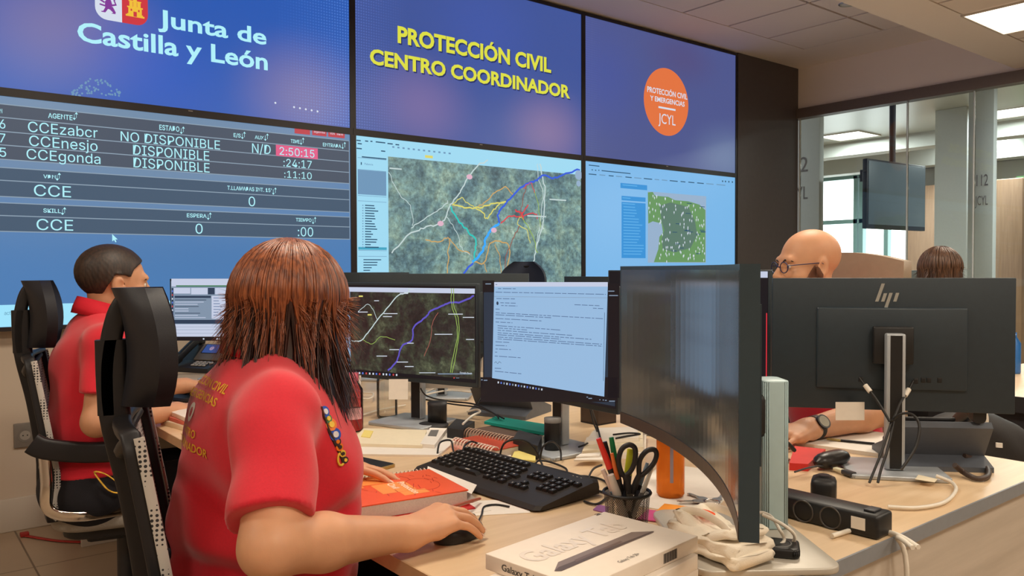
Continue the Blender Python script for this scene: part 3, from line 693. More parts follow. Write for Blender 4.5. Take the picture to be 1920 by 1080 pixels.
    for x, y, r in ((1066, 212, .035), (1066, 250, .022)): P.disc(*wp(*k(x, y)), r, E_mapbg, 5, 24)
    display(1, 0, 'lower middle screen of the video wall, satellite map with coloured routes', emit('screen_ground_black', (0.01, 0.02, 0.03)), P)
    # --- bottom right: web page with a green region map
    P = Pic()
    KR(1255, 247, 1375, 270, E_blue); KR(1260, 305, 1368, 325, E_blue); KR(1260, 332, 1368, 585, E_blue)
    for i in range(17): KR(1268, 352 + i * 13.3, 1268 + rr.uniform(50, 92), 356 + i * 13.3, E_blue2, 3)
    KR(1264, 254, 1330, 258, E_blue2, 3); KR(1264, 312, 1300, 316, E_blue2, 3); KR(1264, 338, 1320, 342, E_blue2, 3)
    KR(1378, 285, 1640, 606, E_mapbg, 2)
    reg = [(1378, 290), (1400, 288), (1410, 305), (1470, 310), (1500, 325), (1560, 330), (1610, 345), (1637, 370), (1637, 604), (1405, 604), (1425, 545), (1430, 490), (1446, 470), (1440, 430), (1400, 420), (1380, 430)]
    P.poly([wp(*k(*p)) for p in reg][::-1], E_green, 3)
    P.poly([wp(*k(*p)) for p in ((1430, 350), (1480, 335), (1560, 355), (1590, 420), (1600, 480), (1570, 540), (1500, 560), (1445, 545), (1440, 500), (1452, 460), (1440, 420))][::-1], E_green2, 4)
    def inside(x, y):
        c = False
        for i in range(len(reg)):
            (xa, ya), (xb, yb) = reg[i], reg[i - 1]
            if (ya > y) != (yb > y) and x < (xb - xa) * (y - ya) / (yb - ya) + xa: c = not c
        return c
    n = 0
    while n < 120:
        x, y = rr.uniform(1382, 1634), rr.uniform(295, 600)
        if inside(x, y): a, b_ = wp(*k(x, y)); P.poly([(a - .006, b_), (a, b_ - .018), (a + .006, b_), (a, b_ + .010)], E_pale, 5); n += 1
    for i in range(16):
        x, y = rr.uniform(1450, 1620), rr.uniform(330, 590)
        if inside(x, y): KR(x, y, x + 22, y + 3, E_dark, 5)
    for x0, x1, y in ((1112, 1160, 165), (1170, 1300, 190), (1125, 1131, 186), (1140, 1146, 188), (1155, 1160, 188)): KR(x0, y, x1, y + 4, E_dark, 3)
    x = 1112
    while x < 1690: wd = rr.uniform(14, 44); KR(x, 205 + (x - 1112) * .082, x + wd, 209 + (x - 1112) * .082, E_dark if rr.random() < .6 else E_greyui, 3); x += wd + rr.uniform(10, 16)
    for x in (1712, 1725, 1740, 1756): KR(x, 236 + (x - 1712) * .08, x + 5, 243 + (x - 1712) * .08, E_dark, 3)
    display(2, 0, 'lower right screen of the video wall, pale web page with a green region map', glow_mat('web_page_ground', srgb(118, 180, 230), [(-.6, .7, .9, .8, srgb(136, 190, 236), .6)]), P)
build_videowall()

# ================================================================ the long operators' desk
DZ = 0.73
def build_desk():
    x0, x1, y0, y1 = 0.69, 2.265, 0.71, 3.97
    t = thing('desk', 'long beech-topped desk with grey edges shared by the seated operators', 'desk', ((x0 + x1) / 2, (y0 + y1) / 2, 0))
    MB().box(((x0 + x1) / 2, (y0 + y1) / 2, DZ - 0.0125), (x1 - x0 - .004, y1 - y0 - .004, 0.025)).build('desktop', M_desk, t, world=True)
    for n, c, s in (('edge_band', ((x0 + x1) / 2, y0, DZ - .0135), (x1 - x0, .004, .027)), ('edge_band', (x0, (y0 + y1) / 2, DZ - .0135), (.004, y1 - y0, .027)), ('edge_band', (x1, (y0 + y1) / 2, DZ - .0135), (.004, y1 - y0, .027))):
        MB().box(c, s).build(n, M_edge if n and s[0] > 1 else mat('beech_edge', srgb(206, 176, 138), 0.45, noise=0.04), t, world=True)
    MB().box(((x0 + x1) / 2, y0 + 0.02, 0.352), (x1 - x0 - .02, 0.025, 0.702)).build('end_panel', M_deskside, t, world=True)
    MB().box(((x0 + x1) / 2, y1 - 0.02, 0.352), (x1 - x0 - .02, 0.025, 0.702)).build('end_panel', M_deskside, t, world=True)
    MB().box((1.48, (y0 + y1) / 2, 0.40), (0.03, y1 - y0 - .1, 0.60)).build('modesty_panel', M_black2, t, world=True)
    for y in (1.9, 2.95): MB().box((1.25, y, 0.352), (0.5, 0.04, 0.702)).build('leg_frame', M_black2, t, world=True)
    MB().box((1.02, 2.62, 0.33), (0.42, 0.45, 0.64), 0.01).build('drawer_unit', M_black2, t, world=True)
build_desk()

# ================================================================ monitors
class ScreenPic(Pic):
    """content on an upright screen plane through a (left) along direction d, addressed by photo pixels"""
    def __init__(s, L, R):
        Pic.__init__(s); s.L = Vector((L[0], L[1], 0)); s.d = (Vector((R[0], R[1], 0)) - s.L); s.w = s.d.length; s.d.normalize(); s.n = Vector((s.d.y, -s.d.x, 0))
    def wp(s, px, py):
        r = ray(px, py); c = CAM; t = (s.L - c).dot(s.n) / r.dot(s.n); p = c + r * t
        return (p - s.L).dot(s.d) - s.w / 2, p.z
    def fr(s, k): return lambda u, v: (u, -0.0012 - 0.0005 * k, v - DZ)
    def rect(s, x0, y0, x1, y1, mt, k=1):
        A, B_, C, D_ = s.wp(x0, y0), s.wp(x1, y0), s.wp(x1, y1), s.wp(x0, y1); f = s.fr(k)
        s.mb.quad(f(*D_), f(*C), f(*B_), f(*A), s.m(mt))
    def line(s, px, wd, mt, k=3, amp=0.0012, n=5, rnd=random.Random(3)):
        f = s.fr(k); ribbon(s.mb, jitter([f(*s.wp(*p)) for p in px], amp, n, rnd), wd * .6, s.m(mt))
    def wrect(s, u0, v0, u1, v1, mt, k=1):
        f = s.fr(k); s.mb.quad(f(u0, v0), f(u1, v0), f(u1, v1), f(u0, v1), s.m(mt))

def monitor(label, L, R, z0, z1, scr=None, pic=None, stand='bar', group='desktop monitors on the long desk', zb=DZ, base=(0.22, 0.19), logo=False, ports=False):
    L = Vector((L[0], L[1], 0)); R = Vector((R[0], R[1], 0)); d = R - L; W = d.length; c = (L + R) / 2
    t = thing('monitor', label, 'monitor', (c.x, c.y, zb), math.atan2(d.y, d.x), group)
    z0 -= zb; z1 -= zb; h = z1 - z0; zc = (z0 + z1) / 2
    hs = MB().box((0, 0.008, zc), (W, 0.016, h), 0.002).box((0, 0.018, zc - .01), (W * .62, 0.014, h * .62), 0.005)
    hs.build('housing', mat('monitor_back_black', srgb(42, 53, 61), 0.42, noise=0.05, bump=0.05, bscale=900), t)
    MB().box((0, -0.0004, zc + .003), (W - 0.012, 0.001, h - 0.022)).build('screen', scr or mat('screen_off', (0.012, 0.013, 0.014), 0.18, noise=0.02), t)
    if pic: pic.mb.build('screen_picture', pic.mats, t)
    if stand == 'bar':
        top = zc + .03
        sc_ = MB().box((0, 0.062, (top + .012) / 2), (0.042, 0.028, top - .012), 0.004).build('stand_column', M_silver, t)
        MB().box((0, 0.0478, (top + .012) / 2), (0.034, 0.002, top - .02)).box((0, 0.0768, (top + .012) / 2), (0.026, 0.002, top - .02)).build('column_trim', M_black, sc_)
        MB().box((0, 0.040, zc), (0.09, 0.02, 0.09), 0.004).build('mount', M_black, t)
        MB().prism(rrect(base[0], base[1], 0.012), 0, 0.011, 0, Matrix.Translation((0, 0.055 - .02, 0)), 0.003).build('stand_base', M_silver, t)
    if logo:
        mb = MB(); y = 0.0336
        def bar(x0, za, x1, zb_, wd): mb.add([(-(x0 - wd / 2), y, za), (-(x0 + wd / 2), y, za), (-(x1 + wd / 2), y, zb_), (-(x1 - wd / 2), y, zb_)], [(0, 1, 2, 3)], 0)
        return t
    return t

def build_monitors():
    k = lambda x, y: (600 + x / 3.31, 480 + y / 3.31)
    def K(P, x0, y0, x1, y1, mt, kk=2): a, b = k(x0, y0), k(x1, y1); P.rect(a[0], a[1], b[0], b[1], mt, kk)
    rr = random.Random(4)
    E_pap = emit('monitor_page', srgb(150, 186, 222)); E_pal = emit('monitor_pale', srgb(196, 204, 226)); E_tx = emit('monitor_text', srgb(84, 110, 148)); E_bk = emit('monitor_black', srgb(22, 18, 24)); E_wh = emit('monitor_icon', srgb(206, 214, 226))
    E_nv = emit('monitor_navy', srgb(44, 60, 84)); E_gr = emit('monitor_grey', srgb(128, 146, 168)); E_gn = emit('monitor_green', srgb(60, 120, 80)); E_ic = emit('monitor_icon_blue', srgb(90, 120, 210)); E_rd = emit('monitor_icon_red', srgb(190, 70, 70))
    satn = sat_mat('satellite_map_dark', [(0.30, srgb(22, 18, 20)), (0.45, srgb(38, 34, 34)), (0.55, srgb(52, 58, 46)), (0.66, srgb(84, 92, 70)), (0.76, srgb(128, 132, 112))], 14)
    # A: dark satellite map
    L, R = (1.215, 2.445), (1.40, 1.93); P = ScreenPic(L, R); W = P.w
    P.wrect(-W / 2 + .008, .885, W / 2 - .008, 1.155, E_bk, 0)
    zt = 1.163
    P.wrect(-W / 2 + .008, 1.148, W / 2 - .008, zt, E_pal, 1)
    xl = P.wp(*k(190, 400))[0]
    P.wrect(-W / 2 + .008, .905, xl, 1.148, E_pap, 1); P.wrect(xl, .893, W / 2 - .008, 1.148, satn, 1)
    P.line([k(*p) for p in ((195, 525), (255, 525), (300, 475), (350, 410), (430, 310), (490, 245), (550, 225), (555, 200))], .006, road_mat('white'), 3)
    P.line([k(*p) for p in ((360, 400), (330, 330), (300, 300), (240, 345))], .003, road_mat('white'), 3); P.line([k(*p) for p in ((270, 520), (330, 545), (380, 500), (470, 520))], .003, road_mat('lime'), 3)
    P.line([k(*p) for p in ((425, 710), (480, 650), (510, 560), (575, 520), (585, 440), (660, 380), (690, 340), (760, 310), (810, 290), (880, 285), (960, 245))], .009, road_mat('purple'), 3)
    for off in (0, 14): P.line([k(*p) for p in ((820 + off, 200), (820 + off, 300), (850 + off, 400), (855 + off * .5, 500), (835 + off, 600), (810 + off, 725))], .004, road_mat('lime'), 3)
    P.line([k(*p) for p in ((735, 350), (700, 420), (690, 520), (650, 620))], .004, road_mat('maroon'), 3)
    for x, y, w_ in ((400, 355, 85), (395, 373, 55), (500, 230, 50), (800, 358, 90), (890, 378, 70), (715, 483, 110), (545, 538, 40), (435, 578, 60), (355, 618, 65), (480, 655, 70), (530, 683, 55), (910, 515, 50), (240, 345, 60), (340, 275, 30), (560, 205, 30)): K(P, x, y, x + w_, y + 5, E_wh, 4)
    for x, y in ((245, 245), (300, 360)): K(P, x, y, x + 25, y + 9, road_mat('yellow'), 4)
    for i, x in enumerate((165, 185, 205, 225, 245, 265, 287, 308, 330, 350, 370, 393, 412, 432, 455, 475)): K(P, x, 716 + (x - 165) * .05, x + 9, 728 + (x - 165) * .05, (E_wh, E_ic, E_rd, E_wh)[i % 4], 4)
    K(P, 620, 722, 720, 726, E_wh, 4); K(P, 735, 728, 945, 734, E_gr, 4); K(P, 832, 752, 840, 760, E_rd, 4); K(P, 848, 755, 868, 758, E_gr, 4)
    P.mb.text('Google Earth', P.wp(*k(872, 726))[0], P.wp(*k(948, 726))[0], P.wp(*k(872, 726))[1], .0042, P.fr(5), P.m(E_wh), 0.01)
    for i in range(22): z = .92 + i * .0098; P.wrect(-W / 2 + .012, z, -W / 2 + rr.uniform(.02, xl + W / 2 - .004), z + .002, E_tx, 2)
    monitor('monitor showing a dark satellite map, right of the woman\'s hair', L, R, .868, 1.178, E_bk, P)
    # B: e-mail window
    L, R = (1.41, 1.918), (1.40, 1.357); P = ScreenPic(L, R); W = P.w
    P.wrect(-W / 2 + .008, .888, W / 2 - .008, 1.165, emit('desktop_night', srgb(40, 52, 68)), 0)
    K(P, 1012, 152, 1085, 225, E_bk, 1); K(P, 1790, 170, 1860, 880, E_bk, 1); K(P, 1000, 752, 1850, 905, E_bk, 1)
    K(P, 1085, 162, 1790, 190, E_pal, 2); a, b, c, d = k(1085, 190), k(1790, 190), k(1768, 872), k(1072, 757)
    A, B_, C, D_ = [P.wp(*q) for q in (a, b, c, d)]; f = P.fr(2); P.mb.quad(f(*D_), f(*C), f(*B_), f(*A), P.m(E_pap))
    def tl(x0, x1, y, sl=.06, h=4, mt=E_tx): # text line following the slight slope seen in the photo
        q = [P.wp(*k(x0, y)), P.wp(*k(x1, y + (x1 - x0) * sl)), P.wp(*k(x1, y + (x1 - x0) * sl + h)), P.wp(*k(x0, y + h))]; f = P.fr(4); P.mb.quad(f(*q[3]), f(*q[2]), f(*q[1]), f(*q[0]), P.m(mt))
    def words(x0, x1, y, sl=.06, h=4):
        x = x0
        while x < x1: w_ = min(rr.uniform(14, 60), x1 - x); tl(x, x + w_, y + (x - x0) * sl, sl, h); x += w_ + 7
    tl(1086, 1790, 250, .012, 2, E_gr)
    for x0, x1, y, sl in ((1095, 1105, 175, 0), (1110, 1130, 200, .01), (1140, 1225, 200, .01), (1095, 1780, 222, .02), (1100, 1215, 262, .02), (1125, 1220, 288, .03), (1130, 1230, 305, .03), (1585, 1740, 300, .04), (1700, 1770, 322, .04), (1095, 1120, 327, .03), (1095, 1765, 350, .055), (1095, 1440, 362, .055), (1095, 1380, 385, .055), (1095, 1200, 407, .05),
                          (1108, 1500, 430, .07), (1108, 1290, 444, .07), (1108, 1570, 458, .07), (1108, 1690, 474, .07), (1108, 1500, 486, .07), (1108, 1755, 500, .07), (1108, 1760, 512, .07), (1095, 1180, 530, .05), (1095, 1165, 552, .05), (1095, 1190, 574, .05), (1092, 1105, 594, 0), (1090, 1250, 618, .07), (1090, 1130, 694, .05), (1090, 1255, 712, .1)):
        words(x0, x1, y, sl)
    P.disc(*P.wp(*k(1107, 293)), .0052, E_nv, 4, 20)
    P.line([k(*p) for p in ((1088, 664), (1098, 656), (1108, 668), (1118, 656), (1130, 664))], .0018, E_nv, 4, .0002)
    P.line([k(1772, 350), k(1765, 775)], .002, E_nv, 4, 0)
    for i in range(16): K(P, 1108 + i * 18, 778 + i * 2.9, 1116 + i * 18, 790 + i * 2.9, (E_wh, E_ic, E_gr)[i % 3], 4)
    for x, y, w_ in ((1005, 765, 10), (1022, 768, 22), (1660, 872, 9), (1672, 880, 22), (1740, 888, 6), (1760, 890, 8), (1775, 892, 10), (1800, 897, 36), (1032, 170, 35), (1795, 215, 38), (1800, 242, 55)): K(P, x, y, x + w_, y + 6, E_gr, 4)
    monitor('monitor showing a pale e-mail window, between the map monitor and the curved monitor', L, R, .868, 1.178, E_bk, P)
    # D: the man's monitor near the wall
    L = (1.038, 3.77); dx = Vector((.80, -.60, 0)); W = .49; R = (L[0] + dx.x * W, L[1] + dx.y * W); P = ScreenPic(L, R)
    k2 = lambda x, y: (x / 3.374, 420 + y / 3.374)
    def K2(x0, y0, x1, y1, mt, kk=2): a, b = k2(x0, y0), k2(x1, y1); P.rect(a[0], a[1], b[0], b[1], mt, kk)
    P.wrect(-W / 2 + .006, .925, W / 2 - .006, 1.172, E_gr, 0)
    xr = 1720
    K2(1085, 346, xr, 395, E_pal, 1); K2(1115, 388, xr, 396, E_gn, 2); K2(1086, 405, 1098, 715, E_nv, 1); K2(1100, 404, 1205, 440, E_pal, 2); K2(1210, 404, 1315, 445, E_pal, 2); K2(1316, 404, 1358, 445, E_nv, 2); K2(1362, 404, xr, 445, E_pal, 2)
    K2(1106, 454, 1335, 468, E_nv, 2); K2(1436, 454, xr, 468, E_nv, 2); K2(1340, 454, 1430, 600, E_pal, 3); K2(1105, 606, xr, 630, E_nv, 2); K2(1105, 634, xr, 712, E_pal, 2); K2(1086, 714, xr, 738, E_bk, 2)
    for i in range(9): K2(1108, 478 + i * 14, 1180 + rr.uniform(10, 140), 482 + i * 14, E_pal if i % 3 else E_nv, 3)
    for i in range(7): K2(1352, 466 + i * 18, 1372 + rr.uniform(10, 40), 470 + i * 18, E_tx, 4)
    for y in (650, 668, 690): K2(1106, y, xr - 60, y + 2, E_gr, 3)
    for x in (1285, 1370, 1385, 1400, 1415, 1430): K2(x, 722, x + 9, 731, E_wh, 3)
    for i in range(12): K2(1088, 420 + i * 24, 1096, 430 + i * 24, (E_ic, E_rd, E_wh)[i % 3], 3)
    monitor('monitor with a grey form window in front of the dark haired man', L, R, .912, 1.182, E_bk, P)
    # C: big curved monitor seen on its concave side, on a pale column
    Lc, Rc = Vector((1.355, 1.305, 0)), Vector((.882, .636, 0)); d = Rc - Lc; Wc = d.length; c = (Lc + Rc) / 2
    t = thing('curved_monitor', 'big curved monitor switched dark, on a broad pale column at the desk front', 'monitor', (c.x, c.y, DZ), math.atan2(d.y, d.x))
    half = .285; rad = Wc / 2 / math.sin(half); sag = rad * (1 - math.cos(half)); zb, zt = .862 - DZ, 1.226 - DZ
    def arc(u, off, z): a = (u - .5) * 2 * half; return (math.sin(a) * (rad + off), math.cos(a) * (rad + off) - rad + sag, z)
    n = 28
    def slab(o0, o1, za, zb_, u0=0., u1=1.):
        vs = []; fs = []
        for i in range(n + 1):
            u = u0 + (u1 - u0) * i / n
            vs += [arc(u, o0, za), arc(u, o0, zb_), arc(u, o1, zb_), arc(u, o1, za)]
        for i in range(n):
            for q in range(4): fs.append((i * 4 + q, i * 4 + (q + 1) % 4, i * 4 + 4 + (q + 1) % 4, i * 4 + 4 + q))
        fs += [(0, 1, 2, 3), (n * 4 + 3, n * 4 + 2, n * 4 + 1, n * 4)]
        return vs, [f[::-1] for f in fs]
    mb = MB(); v, f = slab(0, .026, zb, zt); mb.add(v, f, 0); v, f = slab(.024, .05, zb + .06, zt - .06, .2, .8); mb.add(v, f, 0)
    mb.build('housing', mat('curved_housing', srgb(52, 66, 74), 0.35, noise=0.03), t)
    mb = MB(); v, f = slab(-.0006, .0004, zb + .028, zt - .008, .008, .992); mb.add(v, f, 0); mb.build('screen', mat('glossy_dark_screen', srgb(74, 80, 80), 0.14, noise=0.02, spec=0.7), t)
    mb = MB(); v, f = slab(-.0012, .0, zb + .002, zb + .026, .002, .998); mb.add(v, f, 0); mb.build('chin_bezel', mat('chin_brown', srgb(70, 58, 52), 0.4, noise=0.03), t)
    cb = mat('pale_blue_column', srgb(176, 200, 204), 0.35, noise=0.02)
    Wl = lambda x, y: (lambda v: (v.dot(d.normalized()), v.dot(Vector((-d.y, d.x, 0)).normalized())))(Vector((x, y, 0)) - c)
    cx, yb = Wl(1.305, .872); bx_, by_ = Wl(1.205, .872)
    MB().prism(rrect(.066, .05, .012), 0.012, .285, 0, Matrix.Translation((cx, yb, 0)), 0.003).build('stand_column', cb, t)
    MB().box((cx, (sag + .03 + yb) / 2, .22), (.06, yb - sag - .03, .08), .01).build('mount', M_black, t)
    MB().prism(rrect(.33, .24, .03), 0, .012, 0, Matrix.Translation((bx_, by_, 0)), .003).build('stand_base', mat('pale_grey_base', srgb(186, 180, 168), .4, .2, noise=.02), t)
    # the bald man's monitor, back towards the camera
    L, R = (2.115, .755), (1.77, 1.18)
    t = monitor('black monitor seen from behind with a silver four-bar logo, in front of the bald man', L, R, .874, 1.196)
    P = ScreenPic(R, L)   # only to address pixels on its back
    d = (Vector((L[0], L[1], 0)) - Vector((R[0], R[1], 0))).normalized(); nb = Vector((d.y, -d.x, 0)); o = (Vector((R[0], R[1], 0)) + Vector((L[0], L[1], 0))) / 2
    P.L = P.L + nb * .0345
    def loc(px, py, extra=0.0): u, z = P.wp(px, py); return (-u, .0345 + extra, z - DZ)
    k3 = lambda x, y: (1420 + x / 2.842, 420 + y / 2.842)
    mb = MB()
    for x0, y0, x1, y1, wd in ((645, 415, 680, 318, 18), (677, 415, 692, 370, 18), (688, 465, 722, 368, 18), (742, 415, 757, 368, 18)):
        q = [loc(*k3(x0 - wd / 2, y0), .0), loc(*k3(x0 + wd / 2, y0), .0), loc(*k3(x1 + wd / 2, y1), .0), loc(*k3(x1 - wd / 2, y1), .0)]
        q = [(p[0], .0175, p[2]) for p in q]; q2 = [(p[0], .0145, p[2]) for p in q]
        mb.add(q + q2, [(0, 1, 2, 3), (0, 4, 5, 1), (1, 5, 6, 2), (2, 6, 7, 3), (3, 7, 4, 0)], 0)
    mb.build('logo', mat('logo_silver', srgb(200, 206, 204), .25, .6, noise=.02), t)
    mb = MB()
    for x, y in ((890, 835), (920, 835), (978, 835), (850, 840), (555, 830)): q = loc(*k3(x, y)); mb.box((q[0], .025, q[2]), (.010, .003, .012), .001)
    mb.build('port', M_black, t)
    # E: neighbour's monitor peeping out beside the curved one
    L, R = tuple(dep(1140, 520, 2.52).xy), tuple(dep(1444, 520, 2.16).xy); P = ScreenPic(L, R); W = P.w
    P.wrect(W * .18, 1.195, W / 2 - .006, 1.212, E_pal, 2); P.wrect(-W / 2 + .006, 1.195, W * .18, 1.212, E_bk, 1); P.wrect(-W / 2 + .006, .905, W / 2 - .006, 1.195, E_bk, 1); P.wrect(W / 2 - .010, .92, W / 2 - .007, 1.10, emit('monitor_red_line', srgb(214, 48, 60)), 2)
    monitor('monitor with a pale top bar and thin red line, half hidden behind the curved monitor', L, R, .885, 1.216, E_bk, P)
    # monitors of the operators across the desk, only their tops show
    for lab, a, b, zt in (('black monitor back, its brownish top edge just over the map monitor', (675, 3.15), (992, 3.1), 1.204), ('black monitor whose thin top edge peeps out left over the brown topped one', (600, 3.7), (768, 3.62), 1.208), ('black monitor whose top edge shows over the e-mail monitor', (1062, 3.3), (1180, 3.1), 1.190)):
        A, B_ = dep(a[0], 520, a[1]), dep(b[0], 520, b[1]); monitor(lab, (B_.x, B_.y), (A.x, A.y), zt - .31, zt)
build_monitors()

# ================================================================ things on the desk
def dz(px, py, z=DZ): p = onz(px, py, z); return (p.x, p.y)
def ang(a, b): return math.atan2(b[1] - a[1], b[0] - a[0])
def cable(label, pts, r=0.0028, m=None, name='cable', n=6, group=None):
    P = spline(pts, n); mb = MB().tube(P, r, 6); o = mb.build(name, m or M_cable); return tag(o, label, 'cable', group)
def dcable(label, px, r=0.0028, m=None, group=None, name='cable'):
    """px: list of (x, y, height over the desk)"""
    return cable(label, [onz(x, y, DZ + max(h, r + .0003)) for x, y, h in px], r, m, name, 6, group)
M_red = mat('red_card', srgb(206, 44, 40), 0.5, noise=0.03); M_orange = mat('orange_cover', srgb(236, 92, 48), 0.45, noise=0.02)
M_teal = mat('teal_card', srgb(30, 160, 146), 0.5, noise=0.03); M_yel = mat('yellow_paper', srgb(240, 222, 132), 0.7, noise=0.02); M_cream = mat('cream_paper', srgb(238, 226, 198), 0.7, noise=0.02)
M_pageedge = mat('page_edges', srgb(206, 196, 186), 0.8, noise=0.08, nscale=400); M_ink = mat('dark_ink', srgb(70, 66, 66), 0.7, noise=0.02); M_greyink = mat('pale_grey_ink', srgb(196, 188, 178), 0.7, noise=0.01)

def slab_thing(name, label, cat, corners_px, z0, h, mats, group=None):
    """a flat rectangle-ish stack whose top outline is given by four photo points at height z0+h"""
    P = [onz(x, y, z0 + h) for x, y in corners_px]
    mb = MB(); vs = [(p.x, p.y, z0) for p in P] + [(p.x, p.y, z0 + h) for p in P]
    a = (P[1] - P[0]).cross(P[2] - P[1]).z
    fs = [(3, 2, 1, 0), (4, 5, 6, 7), (0, 1, 5, 4), (1, 2, 6, 5), (2, 3, 7, 6), (3, 0, 4, 7)]
    if a < 0: fs = [f[::-1] for f in fs]
    mb.add(vs, fs); o = mb.build(name, mats); return tag(o, label, cat, group)
def flat(name, label, cat, c, size, rz, z0, h, m, group=None, r=0.002):
    mb = MB().prism(rrect(size[0], size[1], r, 2), 0, h, 0)
    o = mb.build(name, m, origin=(0, 0, 0)); o.location = (c[0], c[1], z0); o.rotation_euler = (0, 0, rz); return tag(o, label, cat, group)

def keyboard(label, loc, rz, mouse=None):
    t = thing('keyboard', label, 'keyboard', (loc[0], loc[1], DZ), rz, 'keyboards')
    W, D = .445, .195
    sec = [(-D / 2, .004), (-D / 2 + .01, .012), (-D / 2 + .05, .018), (D / 2 - .02, .036), (D / 2 - .003, .034), (D / 2, .022), (D / 2, .006), (-D / 2 + .01, .002)]
    bd = MB(); vs = []
    for x, sc in ((-W / 2, .9), (-W / 2 + .012, 1), (W / 2 - .012, 1), (W / 2, .9)): vs += [(x, y * sc, z if sc == 1 else z * .9 + .001) for y, z in sec]
    fs = []
    for i in range(3):
        for q in range(8): fs.append((i * 8 + q, i * 8 + 8 + q, i * 8 + 8 + (q + 1) % 8, i * 8 + (q + 1) % 8))
    fs += [tuple(range(7, -1, -1)), tuple(range(24, 32))]
    bd.add(vs, [f[::-1] for f in fs], 0, False); bd.build('body', mat('keyboard_black', srgb(46, 40, 36), .5, noise=.05, spec=.3), t)
    sl = math.atan2(.018, D - .07)
    def top(y): return .018 + (y + D / 2 - .05) * math.tan(sl)
    km = MB(); km.add([(-.0075, -.0075, 0), (.0075, -.0075, 0), (.0075, .0075, 0), (-.0075, .0075, 0), (-.006, -.0055, .006), (.006, -.0055, .006), (.006, .0065, .006), (-.006, .0065, .006)],
                      [(4, 5, 6, 7), (0, 1, 5, 4), (1, 2, 6, 5), (2, 3, 7, 6), (3, 0, 4, 7)])
    km.add([(-.0016, -.001, .0063), (.0012, -.001, .0063), (.0012, .0032, .0063), (-.0016, .0032, .0063)], [(0, 1, 2, 3)], 1)
    mk = [mat('key_black', srgb(30, 27, 25), .5, noise=.05, spec=.35), mat('key_legend', srgb(176, 170, 164), .6, noise=.02)]
    base = None; spots = []
    p = .0186
    rows = [(0.062, [(-.205 + i * p, 1) for i in range(13)]), (.036, [(-.205 + i * p, 1) for i in range(14)]), (.0175, [(-.205 + i * p, 1) for i in range(14)]), (-.001, [(-.205 + i * p, 1) for i in range(13)] + [(.046, 2)]), (-.0195, [(-.205 + i * p, 1) for i in range(12)] + [(.037, 2)]),
            (-.038, [(-.2, 1.4), (-.17, 1.2), (-.145, 1.2), (-.075, 5.6), (-.003, 1.2), (.021, 1.2), (.047, 1.3)])]
    for y in (.036, .0175): rows.append((y, [(.083 + i * p, 1) for i in range(3)]))
    rows.append((-.0195, [(.083 + p, 1)])); rows.append((-.038, [(.083 + i * p, 1) for i in range(3)]))
    for y in (.036, .0175, -.001, -.0195): rows.append((y, [(.152 + i * p, 1) for i in range(4 if y > .03 else 3)]))
    for y, ks in rows:
        for x, wd in ks[:]: spots.append((x, y, wd))
    for x, y, wd in spots[:100]:
        if base is None: base = km.build('key', mk, t); o = base
        else: o = base.copy(); COL.objects.link(o); o.parent = t
        o.location = (x, y, top(y) + .0002); o.rotation_euler = (sl, 0, 0); o.scale = (wd if wd < 3 else wd, 1, 1)
    lg = MB(); y = .072
    for i, x in enumerate((.16, .172, .184)): lg.box((x, y, top(y) + .0006), (.004, .002, .0006))
    lg.build('status_light', mk[1], t)
    return t
def mouse_thing(label, loc, rz):
    mb = MB(); sec = []; n = 20; vs = []
    for j in range(9):
        ph = j / 8 * PI / 2
        for i in range(n):
            a = 2 * PI * i / n; r = math.cos(ph) ** .6 if j < 8 else 0
            vs.append((.056 * math.cos(a) * r, .031 * math.sin(a) * r * (1 - .12 * math.cos(a)), .002 + .034 * math.sin(ph) * (1 - .15 * math.cos(a) * r)))
    fs = [(j * n + i, j * n + (i + 1) % n, (j + 1) * n + (i + 1) % n, (j + 1) * n + i) for j in range(8) for i in range(n)]
    mb.add(vs, fs, 0, True); mb.add(vs[:n], [tuple(range(n - 1, -1, -1))])
    t = thing('computer_mouse', label, 'mouse', (loc[0], loc[1], DZ), rz)
    mb.build('shell', mat('mouse_black', srgb(30, 28, 30), .35, noise=.05), t); MB().cyl((.03, -.003, .030), (.03, .003, .030), .008).build('wheel', M_dgrey, t)
    return t

